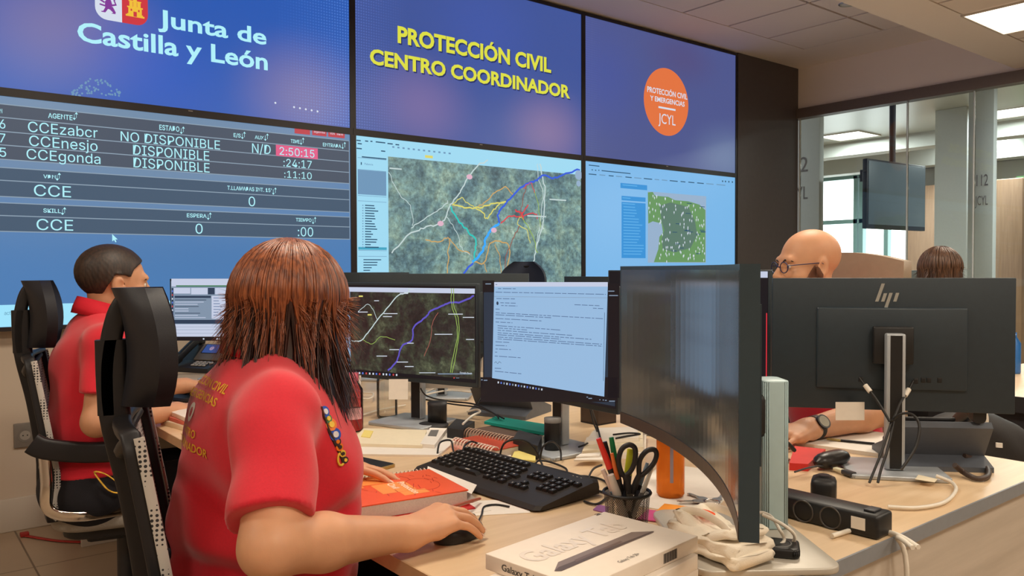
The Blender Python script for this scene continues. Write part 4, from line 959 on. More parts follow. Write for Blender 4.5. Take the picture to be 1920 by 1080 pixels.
def desk_phone(label, loc, rz, dark=False, screen=True, zb=DZ):
    """x to the phone's right, y away from its user; rises to the back"""
    t = thing('desk_phone', label, 'telephone', (loc[0], loc[1], zb), rz, 'desk telephones')
    mg = M_dgrey if dark else mat('phone_grey', srgb(132, 128, 120), .45, noise=.03)
    prof = [(-.10, .0), (-.10, .022), (-.02, .05), (.055, .115), (.075, .118), (.085, .105), (.04, .03), (.09, .012), (.09, 0)]
    bd = MB(); n = len(prof); vs = [(x, y, z) for x in (-.11, .11) for y, z in prof]
    fs = [(q, (q + 1) % n, n + (q + 1) % n, n + q) for q in range(n)]
    bd.add(vs, fs); bd.add(vs, [tuple(range(n - 1, -1, -1)), tuple(range(n, 2 * n))]); bd.build('body', mat('phone_slate', srgb(84, 89, 98), .45, noise=.04) if dark else M_dgrey, t)
    # tilted face plate on which screen and keys lie
    a = math.atan2(.065, .075); Mx = Matrix.Translation((0, .0175, .0825)) @ Matrix.Rotation(a, 4, 'X')
    fp_ = MB().box((.035, 0, .006), (.145, .108, .010), .004, M=Mx).build('face_plate', mg, t)
    if screen:
        MB().box((.03, .018, .0115), (.098, .062, .002), .001, M=Mx).build('screen_frame', M_black, fp_)
        sm = MB().box((.03, .018, .0127), (.088, .054, .0006), M=Mx).ball((.03, .02, .0128), (.014, .014, .0006), 1, Mx, 12); sm.build('screen', [emit('phone_screen_blue', srgb(52, 74, 134)), emit('phone_screen_mark', srgb(150, 130, 160))], fp_)
    for i in range(4): MB().box((.096, .032 - i * .012, .0118), (.011, .006, .003), .001, M=Mx).build('line_key', mat('phone_key', srgb(208, 204, 196), .5, noise=.02), fp_)
    M2 = Matrix.Translation((0, -.06, .038)) @ Matrix.Rotation(math.atan2(.028, .08), 4, 'X')
    for r in range(3):
        for c in range(4): MB().box((.0 + c * .022, .018 - r * .017, .002), (.016, .011, .005), .0015, M=M2).build('key', MATS['phone_key'], t)
    MB().cyl((.088, .012, .0), (.088, .012, .005), .010, M=M2).build('navigation_key', MATS['phone_key'], t)
    # handset resting at the left, arched
    hs = MB(); pts = spline([(-.078, -.105, .058), (-.078, -.07, .075), (-.078, 0, .118), (-.078, .05, .142), (-.078, .088, .142)], 5)
    hs.sweep(pts, [(a_, b_) for a_, b_ in rrect(.044, .026, .010, 3)], 0, (1, 0, 0), scales=[1.15 if i < 5 or i > len(pts) - 6 else .9 for i in range(len(pts))])
    hs.build('handset', M_black, t)
    return t

def pen(label, base, tip, r, col, name='pen', cap=None, cat='pen'):
    base = Vector(base); tip = Vector(tip); d = (tip - base)
    t = thing(name, label, cat, base); m = mat('pen_' + '%02x%02x%02x' % tuple(int(255 * min(1, c)) for c in col), col, .35, noise=.03)
    MB().cyl((0, 0, 0), d * .72, r, r, 10).build('barrel', m if not cap else cap, t)
    MB().cyl(d * .70, d, r * 1.08, r * .8, 10).build('cap', m, t)
    return t

def build_desk_things():
    rr = random.Random(8)
    # ------------------------------------------------ keyboards, mouse
    k1 = keyboard('black full-size keyboard in front of the woman in the red polo shirt', (1.118, 1.452), -PI / 2 + .05)
    keyboard('black keyboard under the hands of the man at the far left', (1.01, 3.05), -PI / 2 + .35)
    mp = dz(862, 1008, DZ); M = mouse_thing('black computer mouse under the woman\'s right hand', (mp[0], mp[1]), .12)
    dcable('black mouse lead curving from the mouse to the keyboard', [(893, 985, .012), (903, 965, .004), (908, 950, .004), (930, 946, .004), (955, 950, .004)], .002)
    # ------------------------------------------------ orange spiral notebook with papers under it
    T, R_, B_, L_ = [Vector(dz(x, y, DZ + .036)) for x, y in ((807, 879), (876, 918), (721, 967), (667, 931))]
    ux = ((R_ - T) + (B_ - L_)).normalized(); Wn, Hn = .20, .24; org = B_ - ux * Wn; rz = math.atan2(ux.y, ux.x); c = (T + R_) / 2 - Vector((-ux.y, ux.x)) * Hn / 2
    t = thing('spiral_notebook', 'thick orange spiral notebook with white title, under the woman\'s left hand', 'notebook', (c.x, c.y, DZ + .0046), rz)
    MB().box((0, 0, .001), (Wn + .004, Hn + .004, .002)).build('back_cover', M_red, t)
    MB().box((.002, 0, .0155), (Wn - .006, Hn - .006, .026)).build('pages', M_pageedge, t)
    zc = .0315
    cv = MB().box((0, 0, .030), (Wn, Hn, .003), .0008)
    cv.build('front_cover', M_orange, t)
    ym = mat('cover_yellow_orange', srgb(244, 152, 76), .5, noise=.03); rm = mat('cover_red', srgb(196, 58, 34), .5, noise=.04); wm = mat('cover_white', srgb(250, 228, 206), .6, noise=.02)
    F = lambda u, v: (u, v, zc + .0004)
    ar = MB()
    for x0, y0, x1, y1, m_ in ((-.03, -.045, .045, .03, 0), (-.095, -.06, -.035, .0, 0), (.046, -.01, .075, .045, 0), (-.085, -.115, -.02, -.062, 0)): ar.quad((x0, y0, zc + .0002), (x1, y0, zc + .0002), (x1, y1, zc + .0002), (x0, y1, zc + .0002), m_)
    for i in range(26):
        x = rr.uniform(-.09, .09); y = rr.uniform(0, .11) if i % 2 else rr.uniform(-.11, .1); l = rr.uniform(.01, .03); a = rr.uniform(-.5, .5)
        ar.quad((x, y, zc + .0003), (x + l, y + a * l, zc + .0003), (x + l, y + a * l + .0018, zc + .0003), (x, y + .0018, zc + .0003), 1)
    for i in range(40): a = 2 * PI * i / 40; a2 = a + 2 * PI / 40; ar.quad(*[(.012 + r_ * math.cos(q) * 1.1, .055 + r_ * math.sin(q) * .8, zc + .0003) for r_, q in ((.042, a), (.042, a2), (.0435, a2), (.0435, a))], 1)
    ar.build('cover_print', [ym, rm], t)
    tx = MB(); tx.text('Protección', -.025, .072, .012, .014, F, 0, .02); tx.text('Civil', -.025, .018, -.012, .014, F, 0, .02); tx.build('title', wm, t); MB().text('+', -.075, -.062, -.10, .012, F, 0, .01).build('corner_emblem', wm, t)
    sp = MB(); r = .011
    for i in range(24):
        y = -Hn / 2 + .012 + i * (Hn - .024) / 23
        pts = [(-Wn / 2 - .002 + r * math.cos(a), y + .002 * a / PI, .017 + r * 1.5 * math.sin(a)) for a in [2 * PI * q / 14 for q in range(14)]]
        sp.tube(pts, .0011, 5, 0, True)
    sp.build('spiral_binding', mat('white_wire', srgb(226, 214, 200), .4, noise=.02), t)
    flat('paper_sheet', 'white loose sheets peeping out under the orange spiral notebook', 'paper', (c.x + .012, c.y - .01), (.25, .30), rz - .13, DZ + .0002, .002, M_paper)
    flat('magazine', 'thin red booklet under the orange spiral notebook', 'booklet', (c.x - .004, c.y - .012), (.215, .262), rz - .05, DZ + .0025, .0018, M_red)
    slab_thing('paper_sheet', 'white sheet sticking out between the orange spiral notebook and the keyboard', 'paper', [(802, 874), (894, 909), (884, 926), (800, 888)], DZ + .0195, .0012, M_paper)
    q = dz(960, 952); flat('paper_sheet', 'white note sheet between the mouse and the keyboard', 'paper', (q[0] - .04, q[1] + .03), (.10, .16), rz - .35, DZ + .0002, .0012, M_paper)
    a, b = onz(900, 935, DZ + .011), onz(842, 952, DZ + .040); pen('reddish wooden pencil lying from the notebook over to the keyboard', b, a, .0035, srgb(170, 86, 54), 'pencil', None, 'pencil')
    # ------------------------------------------------ smartphone
    q = dz(690, 874); t = thing('smartphone', 'smartphone with a golden edge lying behind the woman\'s left hand', 'phone', (q[0], q[1] + .01, DZ), .25)
    MB().prism(rrect(.07, .145, .01), 0, .008, 0, None, .0015).build('case', mat('phone_gold', srgb(196, 160, 96), .3, .5, noise=.02), t); MB().prism(rrect(.064, .139, .008), .0081, .0086).build('screen', M_black, t)
    # ------------------------------------------------ tablet boxes
    bx = mat('white_box_card', srgb(238, 226, 212), .5, noise=.015); slate = mat('printed_tablet_grey', srgb(138, 122, 114), .35, noise=.03); slate2 = mat('printed_tablet_dark', srgb(96, 82, 76), .4, noise=.03)
    h1 = .0222
    t2 = thing('tablet_box', 'second white tablet box from the top of the stack at the desk front', 'box', (.872, .812, DZ), 0, 'white tablet boxes')
    T, L_, R_, B_ = [Vector(dz(x, y, .82)) for x, y in ((1131, 960), (913, 1037), (1299, 1007), (1143, 1080))]
    ux = (T - L_).normalized(); uy = Vector((-ux.y, ux.x)); a = math.atan2(ux.y, ux.x); cc = (L_ + R_) / 2 ; Wb, Db = .272, .176
    cc = (T + L_) / 2 - uy * Db / 2
    t2.location = (cc.x - .014, cc.y - .016, DZ + 2 * h1 + .001); t2.rotation_euler = (0, 0, a + .05)
    MB().box((0, 0, h1 / 2), (Wb, Db, h1), .0012).build('carton', bx, t2)
    for lab_, zz, aa in (('third white tablet box from the top of the stack', h1 + .0005, .01), ('lowest white tablet box of the stack, lying on the desk', 0, .03)): t3 = thing('tablet_box', lab_, 'box', (cc.x - .010, cc.y - .010, DZ + zz), a + aa, 'white tablet boxes'); MB().box((0, 0, h1 / 2), (Wb, Db, h1), .0012).build('carton', bx, t3)
    t1 = thing('tablet_box', 'topmost white tablet box, a grey tablet printed on its lid', 'box', (cc.x, cc.y, DZ + 3 * h1 + .0015), a, 'white tablet boxes')
    MB().box((0, 0, h1 / 2), (Wb, Db, h1), .0012).build('carton', bx, t1)
    z = h1 + .0003; pr = MB()
    def onbox(px, py): p = onz(px, py, .82); v = Vector((p.x - cc.x, p.y - cc.y)); return (v.dot(ux), v.dot(uy))
    k = lambda x, y: (880 + x / 4.174, 930 + y / 4.174)
    P = lambda pts, zz: [(*onbox(*k(*p)), zz) for p in pts]
    pr.add(P([(665, 590), (695, 520), (1270, 285), (1445, 278), (1440, 290), (720, 590)], z), [(0, 1, 2, 3, 4, 5)][::1], 0)
    pr.add(P([(665, 592), (700, 560), (1425, 283), (1445, 281), (720, 592)], z + .0002), [(0, 1, 2, 3, 4)], 1)
    pr.add(P([(820, 505), (1180, 355), (1200, 362), (1000, 450), (835, 520)], z + .0003), [(0, 1, 2, 3, 4)], 2)
    for i in range(len(pr.f)): pass
    pr.build('tablet_print', [slate, slate2, mat('printed_pen', srgb(116, 96, 88), .35, noise=.03)], t1)
    lt = MB(); p0, p1 = Vector(onbox(*k(1185, 528))), Vector(onbox(*k(1350, 462)))
    F = lambda u, v: (p0.x + u, p0.y + v, z + .0004)
    lt.text('Galaxy Tab S8+', 0, (p1 - p0).length, 0, .007, F, 0, 0)
    F = lambda u, v: (u, -Db / 2 - .0006, v)
    lt.text('Galaxy Tab S8+', -.06, .03, .016, .010, lambda u, v: (u, v, 0), 0) if False else None
    lt.build('lid_lettering', M_ink, t1); lt = MB()
    lt.text('Galaxy Tab', -.055, .01, .007, .009, lambda u, v: (-Wb / 2 - .0006, -u, v), 0, .01)
    lt.build('side_lettering', M_ink, t1); lt = MB()
    for i in range(16): lt.box((.045 + i * .0022, -Db / 2 - .0004, .011), (.0012 if i % 3 else .0006, .0004, .014))
    lt.build('bar_code', M_ink, t1); lt = MB()
    q0 = Vector(onbox(*k(985, 152))); lt.text('a', q0.x, q0.x + .012, q0.y - .004, .010, lambda u, v: (u, v, z + .0004), 0, .01)
    lt.build('corner_mark', M_ink, t1)
    lt = MB(); lt.text('Galaxy Tab', -.115, .10, .012, .040, lambda u, v: (u, v, z + .0002), 0, .02); lt.build('embossed_name', mat('embossed_white', srgb(233, 221, 207), .3, noise=.01), t1)
    # ------------------------------------------------ pencil cup with pens and scissors
    q = (1.045, .990); t = thing('pencil_cup', 'black wire-mesh pencil cup in front of the curved monitor', 'pencil cup', (q[0], q[1], DZ))
    mm = bpy.data.materials.new('wire_mesh_black'); mm.use_nodes = True; nt = mm.node_tree; b = nt.nodes['Principled BSDF']; b.inputs['Base Color'].default_value = (.012, .012, .012, 1); b.inputs['Roughness'].default_value = .4
    tc = nt.nodes.new('ShaderNodeTexCoord'); gr = nt.nodes.new('ShaderNodeTexGradient'); gr.gradient_type = 'RADIAL'; nt.links.new(tc.outputs['Object'], gr.inputs[0])
    sx = nt.nodes.new('ShaderNodeSeparateXYZ'); nt.links.new(tc.outputs['Object'], sx.inputs[0])
    def mth(op, a_, b_): n_ = nt.nodes.new('ShaderNodeMath'); n_.operation = op; [nt.links.new(v, n_.inputs[i]) if hasattr(v, 'links') else setattr(n_.inputs[i], 'default_value', v) for i, v in enumerate((a_, b_))]; return n_.outputs[0]
    u = mth('MULTIPLY', gr.outputs['Fac'], 70.0); v = mth('MULTIPLY', sx.outputs['Z'], 230.0)
    d1 = mth('PINGPONG', mth('ADD', u, v), .5); d2 = mth('PINGPONG', mth('SUBTRACT', u, v), .5)
    al = mth('LESS_THAN', mth('MINIMUM', d1, d2), .17); nt.links.new(al, b.inputs['Alpha'])
    MB().lathe([(.034, .004), (.041, .092)], n=40).build('mesh_wall', mm, t)
    MB().lathe([(.0, .002), (.0345, .002), (.0350, .006), (.034, .007), (0, .007)], n=32).build('base', M_black, t)
    MB().tube([(.0415 * math.cos(2 * PI * i / 32), .0415 * math.sin(2 * PI * i / 32), .093) for i in range(32)], .003, 6, 0, True).build('rim', M_black, t)
    c0 = Vector((q[0], q[1], DZ))
    def inpen(lab, px, py, col, r=.0045, cap=None, off=(0, 0), name='pen', dd=0.0):
        top = dep(px, py, (c0 - CAM).dot(CF) + dd); b_ = c0 + Vector((off[0], off[1], .010)); return pen(lab, b_, top, r, col, name, cap)
    dk = mat('pen_barrel_black', srgb(40, 36, 36), .4, noise=.03); wt = mat('pen_barrel_white', srgb(215, 210, 204), .4, noise=.03)
    inpen('marker pen with a long red cap in the black pencil cup', 1122, 822, srgb(214, 54, 44), .006, dk, (.012, -.014), 'marker_pen')
    inpen('marker pen with a dark green cap in the black pencil cup', 1146, 820, srgb(24, 122, 72), .0055, dk, (.004, .0), 'marker_pen', .02)
    inpen('black marker between the red and the green capped ones', 1134, 828, srgb(34, 30, 32), .005, dk, (.012, .008), 'marker_pen', .02)
    inpen('yellow green highlighter behind the scissors', 1182, 842, srgb(206, 212, 52), .007, dk, (.0, .012), 'highlighter_pen', .02)
    inpen('pale pen with a blue lower half at the left rim of the pencil cup', 1130, 880, srgb(222, 206, 198), .005, mat('pen_blue', srgb(110, 160, 190), .4, noise=.03), (.008, -.012))
    inpen('thick white pen at the front of the pencil cup', 1145, 890, srgb(214, 208, 202), .0075, wt, (-.002, -.014), 'marker_pen', -.02)
    inpen('slim white biro at the right rim of the pencil cup', 1222, 878, srgb(220, 216, 210), .004, wt, (-.006, .0))
    inpen('black biro with an orange tip by the green marker', 1147, 850, srgb(226, 120, 60), .004, dk, (.004, -.006), 'pen', -.01)
    inpen('grey blue biro leaning right in the pencil cup', 1214, 868, srgb(120, 140, 160), .004, dk, (.0, .012), 'pen', .02)
    # scissors: two blades in the cup, two big loops above
    t = thing('scissors', 'black handled scissors standing in the pencil cup', 'scissors', c0 + Vector((0, 0, .01)))
    dist = (c0 - CAM).dot(CF) - .012
    def S(px, py, dd=0): return dep(px, py, dist + dd) - Vector(t.location)
    def loop(pts, dd): return [S(x, y, dd) for x, y in pts]
    hm = mat('scissor_handle', srgb(38, 36, 38), .45, noise=.05)
    MB().tube(spline(loop([(1163, 880), (1160, 862), (1166, 842), (1180, 834), (1191, 842), (1190, 866), (1182, 884), (1170, 892)], 0), 5, True), .0046, 8, 0, True).tube(spline(loop([(1172, 890), (1176, 905), (1178, 925)], 0), 4), .006, 8).build('handle', hm, t)
    MB().tube(spline(loop([(1198, 884), (1200, 862), (1212, 846), (1226, 843), (1231, 852), (1226, 868), (1212, 884), (1200, 892)], .006), 5, True), .0046, 8, 0, True).tube(spline(loop([(1200, 890), (1192, 906), (1186, 925)], .006), 4), .006, 8).build('handle', hm, t)
    for sx_ in (-.004, .004): MB().add([S(1182, 920) + Vector((sx_ - .005, 0, 0)), S(1182, 920) + Vector((sx_ + .005, 0, 0)), Vector((sx_ + .002, 0, 0)), Vector((sx_ - .001, .002, 0))], [(0, 1, 2, 3)]).build('blade', M_alu, t)
    # eraser / sharpener things at the bottom of the cup
    tag(MB().cyl((c0.x + .006, c0.y - .018, DZ + .0075), (c0.x + .006, c0.y - .018, DZ + .045), .010, n=12).build('sharpener', mat('orange_red_plastic', srgb(196, 70, 40), .35, noise=.05)), 'orange red sharpener seen through the mesh of the pencil cup', 'sharpener')
    # ------------------------------------------------ bottles
    def bottle(lab, px, py, r, h, m, liquid=None, cap=None, label_m=None, neck=.6, strip=None, lh=.4):
        q_ = dz(px, py); t = thing('bottle', lab, 'bottle', (q_[0], q_[1], DZ))
        prof = [(0, .001), (r * .86, .001), (r, .008), (r, h * .72), (r * .96, h * .78), (r * neck, h * .9), (r * neck, h)]
        MB().lathe(prof, n=28).build('body', m, t)
        if liquid: MB().lathe([(0, .004), (r * .82, .004), (r * .94, .010), (r * .94, h * lh), (0, h * lh)], n=28).build('liquid', liquid, t)
        if cap: MB().lathe([(r * neck * 1.06, h - .012), (r * neck * 1.06, h + .012), (0, h + .012)], n=24).build('cap', cap, t)
        if label_m:
            mb = MB(); n = 10
            vs = [(math.cos(a) * (r + .0005), math.sin(a) * (r + .0005), z_) for a in [-2.6 + 1.5 * i / n for i in range(n + 1)] for z_ in (h * .24, h * .45)]
            mb.add(vs, [(2 * i, 2 * i + 2, 2 * i + 3, 2 * i + 1) for i in range(n)], 0, True); mb.build('label', label_m, t)
        if strip:
            mb = MB(); a = -2.35; n_ = Vector((math.cos(a), math.sin(a), 0)); s_ = Vector((-n_.y, n_.x, 0)); c_ = n_ * (r + .0006)
            mb.add([c_ - s_ * .0035 + Vector((0, 0, h * .18)), c_ + s_ * .0035 + Vector((0, 0, h * .18)), c_ + s_ * .0035 + Vector((0, 0, h * .7)), c_ - s_ * .0035 + Vector((0, 0, h * .7))], [(0, 1, 2, 3)]); mb.build('level_strip', strip, t)
        return t
    gl = lambda n_, c_, rf: MATS.get(n_) or thin_glass(n_, c_, rf, .05)
    bottle('tall translucent orange bottle behind the pencil cup', 1257, 930, .030, .20, mat('orange_translucent', srgb(255, 140, 52), .15, trans=.5, ior=1.12, noise=.02), None, M_orange, None, .7, mat('bottle_strip', srgb(150, 140, 150), .4, noise=.02))
    bottle('pink water bottle with a white label, left of the clear jug', 662, 808, .031, .165, gl('pink_clear_plastic', srgb(250, 170, 182), .05), mat('pink_liquid', srgb(224, 64, 92), .1, noise=.02), mat('pink_cap', srgb(226, 110, 130), .4, noise=.02), mat('label_pale', srgb(236, 180, 188), .6, noise=.1, nscale=90), .55, None, .42)
    t = bottle('clear empty water bottle under the map monitor', 726, 784, .034, .17, gl('clear_plastic', (.93, .93, .9), .05), None, M_white, None, .5)
    # ------------------------------------------------ telephones
    desk_phone('desk telephone with a lit blue screen by the far man\'s hands', dz(382, 694), -.35 - PI / 2 + .9)
    desk_phone('desk telephone hidden behind the woman\'s polo collar, blue screen by the pink bottle', (1.01, 2.27), -PI / 2 + .75)
    t = desk_phone('black desk telephone seen from behind, right of the silver monitor column', (2.075, .925), 2.35, True, False)
    dcable('thick coiled dark handset cord at the right desk edge', [(1790, 872, .03), (1806, 885, .012), (1830, 897, .008), (1852, 893, .008), (1850, 876, .01), (1828, 862, .02), (1808, 855, .03)], .0065, mat('cord_brown', srgb(70, 56, 50), .5, noise=.2, nscale=600))
    desk_phone('black desk telephone facing away, under the e-mail monitor', dz(955, 775), PI / 2 + .4, True, False)
    # ------------------------------------------------ papers, folders, small stuff in the middle
    slab_thing('paper_pile', 'pile of white sheets left of the spiral bound books', 'paper pile', [(640, 851), (822, 853), (880, 806), (690, 806)], DZ, .006, M_paper)
    slab_thing('paper_sheet', 'cream sheet with a pinkish border on top of the white pile', 'paper', [(654, 831), (792, 835), (800, 806), (682, 803)], DZ + .0065, .008, M_cream)
    slab_thing('paper_sheet', 'printed sheet with grey picture on the right of the white pile', 'paper', [(788, 832), (815, 834), (838, 803), (806, 802)], DZ + .0065, .010, M_paper)
    slab_thing('printed_picture', 'small grey picture on the printed sheet of the white pile', 'picture', [(802, 817), (818, 818), (823, 806), (808, 806)], DZ + .0167, .0006, M_grey)
    slab_thing('sticky_note', 'pale yellow notes at the far left corner of the white pile', 'sticky note', [(677, 818), (694, 820), (700, 808), (683, 806)], DZ + .0146, .002, M_yel)
    def spiralbook(lab, a, b, wd, h, cov, wire, side=1, z0=DZ):
        A, B_ = Vector((*dz(*a, z0 + h), 0)), Vector((*dz(*b, z0 + h), 0)); d = (B_ - A); l = d.length; d.normalize(); nn = Vector((-d.y, d.x, 0)) * side; c_ = (A + B_) / 2 + nn * wd / 2
        t_ = thing('spiral_bound_book', lab, 'book', (c_.x, c_.y, z0), math.atan2(d.y, d.x))
        MB().box((0, 0, h / 2), (l, wd, h), .001).build('pages', M_pageedge, t_); MB().box((0, 0, h + .001), (l + .004, wd + .002, .002)).build('cover', cov, t_)
        w_ = MB(); yy = -wd / 2 * side; n_ = int(l / .0115)
        for i in range(n_):
            x = -l / 2 + .006 + i * (l - .012) / (n_ - 1)
            w_.tube([(x + .002 * q / 12, yy + (h * .75 + .003) * math.cos(2 * PI * q / 12) * .9, h / 2 + .003 + (h * .62 + .003) * math.sin(2 * PI * q / 12)) for q in range(12)], 0.0021, 5, 0, True)
        w_.build('spiral_binding', wire, t_); return t_
    cream = mat('cream_wire', srgb(236, 208, 190), .45, noise=.03); br = mat('brown_wire', srgb(170, 140, 120), .45, noise=.03)
    spiralbook('red spiral bound book with a thick cream binding, its spine towards the keyboard', (852, 826), (930, 845), .16, .022, mat('book_red', srgb(186, 74, 50), .5, noise=.05), cream, 1)
    spiralbook('brown spiral bound book lying behind the red one', (876, 808), (962, 826), .12, .026, mat('book_brown', srgb(92, 72, 62), .5, noise=.05), br, 1)
    slab_thing('folder', 'teal folder lying on the spiral bound books', 'folder', [(908, 790), (1020, 811), (1034, 797), (930, 780)], DZ + .030, .008, M_teal)
    slab_thing('card', 'pink and white printed card leaning by the red spiral bound book', 'card', [(846, 836), (868, 842), (885, 826), (862, 822)], DZ, .012, mat('pink_print', srgb(232, 170, 160), .6, noise=.25, nscale=120))
    slab_thing('business_card', 'white card with orange stripe behind the keyboard', 'card', [(908, 860), (958, 855), (962, 838), (912, 846)], DZ, .004, M_paper)
    slab_thing('business_card', 'orange striped card end next to the white card behind the keyboard', 'card', [(905, 861), (918, 859), (924, 845), (907, 846)], DZ + .0045, .001, M_orange)
    slab_thing('sticky_note', 'pad of yellow sticky notes under the black leads behind the keyboard', 'sticky note', [(958, 860), (1004, 864), (1004, 850), (966, 843)], DZ, .010, M_yel)
    slab_thing('sticky_note', 'yellow notes under the lead at the right end of the keyboard', 'sticky note', [(1030, 893), (1062, 893), (1066, 886), (1036, 886)], DZ, .005, mat('amber_paper', srgb(236, 190, 70), .7, noise=.02))
    slab_thing('case', 'small white earphone case behind the black leads', 'case', [(976, 838), (1008, 846), (1012, 832), (984, 828)], DZ, .018, M_white)
    slab_thing('pouch', 'black padded pouch between the spiral bound books and the black tin', 'pouch', [(962, 822), (1008, 836), (1016, 818), (972, 806)], DZ + .002, .036, M_black2)
    for lab, a in (('white notes fanned right of the pale monitor column', [(1076, 862), (1130, 862), (1128, 850), (1084, 856)]), ('upper white note right of the pale monitor column', [(1080, 856), (1124, 854), (1126, 848), (1088, 851)])): slab_thing('note', lab, 'paper', a, DZ + (0.012 if 'upper' not in lab else .0165), .004, M_paper)
    # tins and adapters
    def tin(lab, px, py, r, h, m, capm=None, name='tin'):
        q_ = dz(px, py); t_ = thing(name, lab, name, (q_[0], q_[1], DZ)); MB().lathe([(0, 0), (r, 0), (r, h * .9), (r * .97, h * .92), (0, h * .92)], n=24).build('body', m, t_); MB().lathe([(r * 1.02, h * .88), (r * 1.02, h), (0, h)], n=24).build('lid', capm or m, t_); return t_
    tin('black tin with a grey lid beside the pale monitor column', 1036, 850, .022, .095, M_black, M_grey)
    tin('black webcam-like cylinder with grey rim under the map monitor', 820, 798, .030, .075, M_black, M_dgrey, 'speaker')
    t = thing('loudspeaker_base', 'black round foot right of the map monitor column', 'speaker', (*dz(808, 800), DZ)); MB().lathe([(0, 0), (.055, 0), (.055, .008), (.02, .014), (0, .014)]).build('foot', M_black2, t)
    slab_thing('adapter', 'black box-shaped adapter in front of the black cylinder', 'adapter', [(838, 802), (868, 806), (890, 790), (856, 785)], DZ, .035, M_black2)
    q = dz(1122, 792); t = thing('pen_holder', 'dark pen holder with pens, under the right corner of the e-mail monitor', 'pen holder', (q[0], q[1], DZ)); MB().box((0, 0, .002), (.08, .08, .004)).build('base', M_dgrey, t)
    for sx_, sy_, a_, b_ in ((0, .038, .08, .004), (0, -.038, .08, .004), (.038, 0, .004, .072), (-.038, 0, .004, .072)): MB().box((sx_, sy_, .045), (a_, b_, .085)).build('side', mat('smoked_brown', srgb(60, 46, 40), .3, noise=.04), t)
    for i in range(5):
        b_ = Vector((q[0] - .02 + i * .01, q[1] + .012 * (i % 3 - 1), DZ + .005)); pen('slim brown pencil in the dark pen holder, %s' % ('nearest its left side', 'second from its left side', 'in its middle', 'second from its right side', 'nearest its right side')[i], b_, b_ + Vector((rr.uniform(-.02, .02), rr.uniform(-.01, .01), .085 + .004 * i)), .003, srgb(150, 110 + 8 * i, 80), 'pencil', None, 'pencil')
    # stacked notebooks and papers right of the e-mail monitor
    for i, (a, lab, h) in enumerate((([(1088, 855), (1210, 850), (1212, 815), (1100, 820)], 'lowest paper bundle left of the orange bottle', .012), ([(1092, 845), (1206, 838), (1205, 806), (1110, 808)], 'middle paper bundle left of the orange bottle', .012), ([(1096, 828), (1198, 820), (1194, 800), (1118, 802)], 'topmost paper bundle left of the orange bottle', .010))):
        slab_thing('paper_bundle', lab, 'paper pile', a, DZ + .0002 + .0125 * i, h, (M_paper, M_cream, M_paper)[i])
    slab_thing('paper_sheet', 'large white sheet under the orange bottle', 'paper', [(1170, 945), (1330, 968), (1400, 890), (1240, 868)], DZ + .0001, .0012, M_paper)
    slab_thing('plastic_sleeve', 'magenta card in a sleeve right of the pencil cup', 'card', [(1196, 972), (1258, 980), (1276, 962), (1214, 955)], DZ + .0015, .002, mat('magenta_card', srgb(222, 92, 150), .3, noise=.03))
    slab_thing('plastic_sleeve', 'orange yellow card in front of the orange bottle', 'card', [(1226, 962), (1276, 966), (1296, 950), (1246, 944)], DZ + .004, .0015, mat('amber_card', srgb(246, 160, 66), .3, noise=.03))
    slab_thing('plastic_sleeve', 'violet card left of the pencil cup', 'card', [(1112, 955), (1138, 962), (1142, 950), (1122, 946)], DZ + .0005, .002, mat('violet_card', srgb(150, 96, 150), .4, noise=.03))
    # loose keys on rings by the curved monitor
    def keyring(lab, px, py, n_, m_):
        q_ = onz(px, py); t_ = thing('key_ring', lab, 'keys', (q_.x, q_.y, DZ)); MB().tube([(.016 * math.cos(2 * PI * i / 24), .016 * math.sin(2 * PI * i / 24), .0045) for i in range(24)], .0014, 6, 0, True).build('ring', M_chrome, t_)
        for i in range(n_):
            a_ = i * 1.1 + .3; Mx = Matrix.Rotation(a_, 4, 'Z') @ Matrix.Translation((.03, 0, .0012 + .0022 * i)); mb_ = MB().prism(rrect(.022, .020, .008), 0, .002, 0, Mx); mb_.box((.026, 0, .001), (.034, .007, .002), M=Mx).box((.036, .004, .001), (.004, .004, .002), M=Mx); mb_.build('key', m_, t_)
        return t_
    keyring('silver keys on a ring between the orange bottle and the cloth bag', 1335, 945, 3, M_alu)
    keyring('dark bronze keys on a ring beside the glasses case', 1490, 868, 4, mat('bronze_keys', srgb(136, 116, 90), .35, .7, noise=.1))
    # ------------------------------------------------ labels hanging under the monitors
    def hang(lab, x0, y0, x1, y1, dist, m_=M_paper, lines=0):
        A, B_, C, D_ = dep(x0, y0, dist), dep(x1, y0, dist), dep(x1, y1, dist), dep(x0, y1, dist); off = CF * .0015
        mb_ = MB().add([A, B_, C, D_, A + off, B_ + off, C + off, D_ + off], [(0, 1, 2, 3), (7, 6, 5, 4), (0, 4, 5, 1), (1, 5, 6, 2), (2, 6, 7, 3), (3, 7, 4, 0)])
        o = mb_.build('paper_label', m_); return tag(o, lab, 'label')
    hang('small white paper label under the map monitor, over the pink bottle', 628, 704, 677, 722, 2.58)
    t = hang('printed white list hanging under the map monitor beside the clear bottle', 729, 711, 765, 749, 2.46)
    hang('wide white paper strip hanging behind the map monitor column', 798, 715, 885, 728, 2.60)
    hang('white note hanging from the lower edge of the bald man\'s monitor', 1567, 754, 1621, 788, 1.93)
    # ------------------------------------------------ cloth bag, charger puck, white leads
    build_bag()
    q = dz(1462, 1040, DZ + .018); t = thing('charging_puck', 'black round wireless charger in front of the pale monitor column', 'charger', (q[0] + .02, q[1] + .02, DZ + .0125), .6)
    MB().prism(rrect(.062, .075, .012), 0, .016, 0, None, .004).build('body', M_black, t); MB().tube([(.024 * math.cos(2 * PI * i / 30), .024 * math.sin(2 * PI * i / 30), .0164) for i in range(30)], .0008, 5, 0, True).build('ring', M_grey, t)
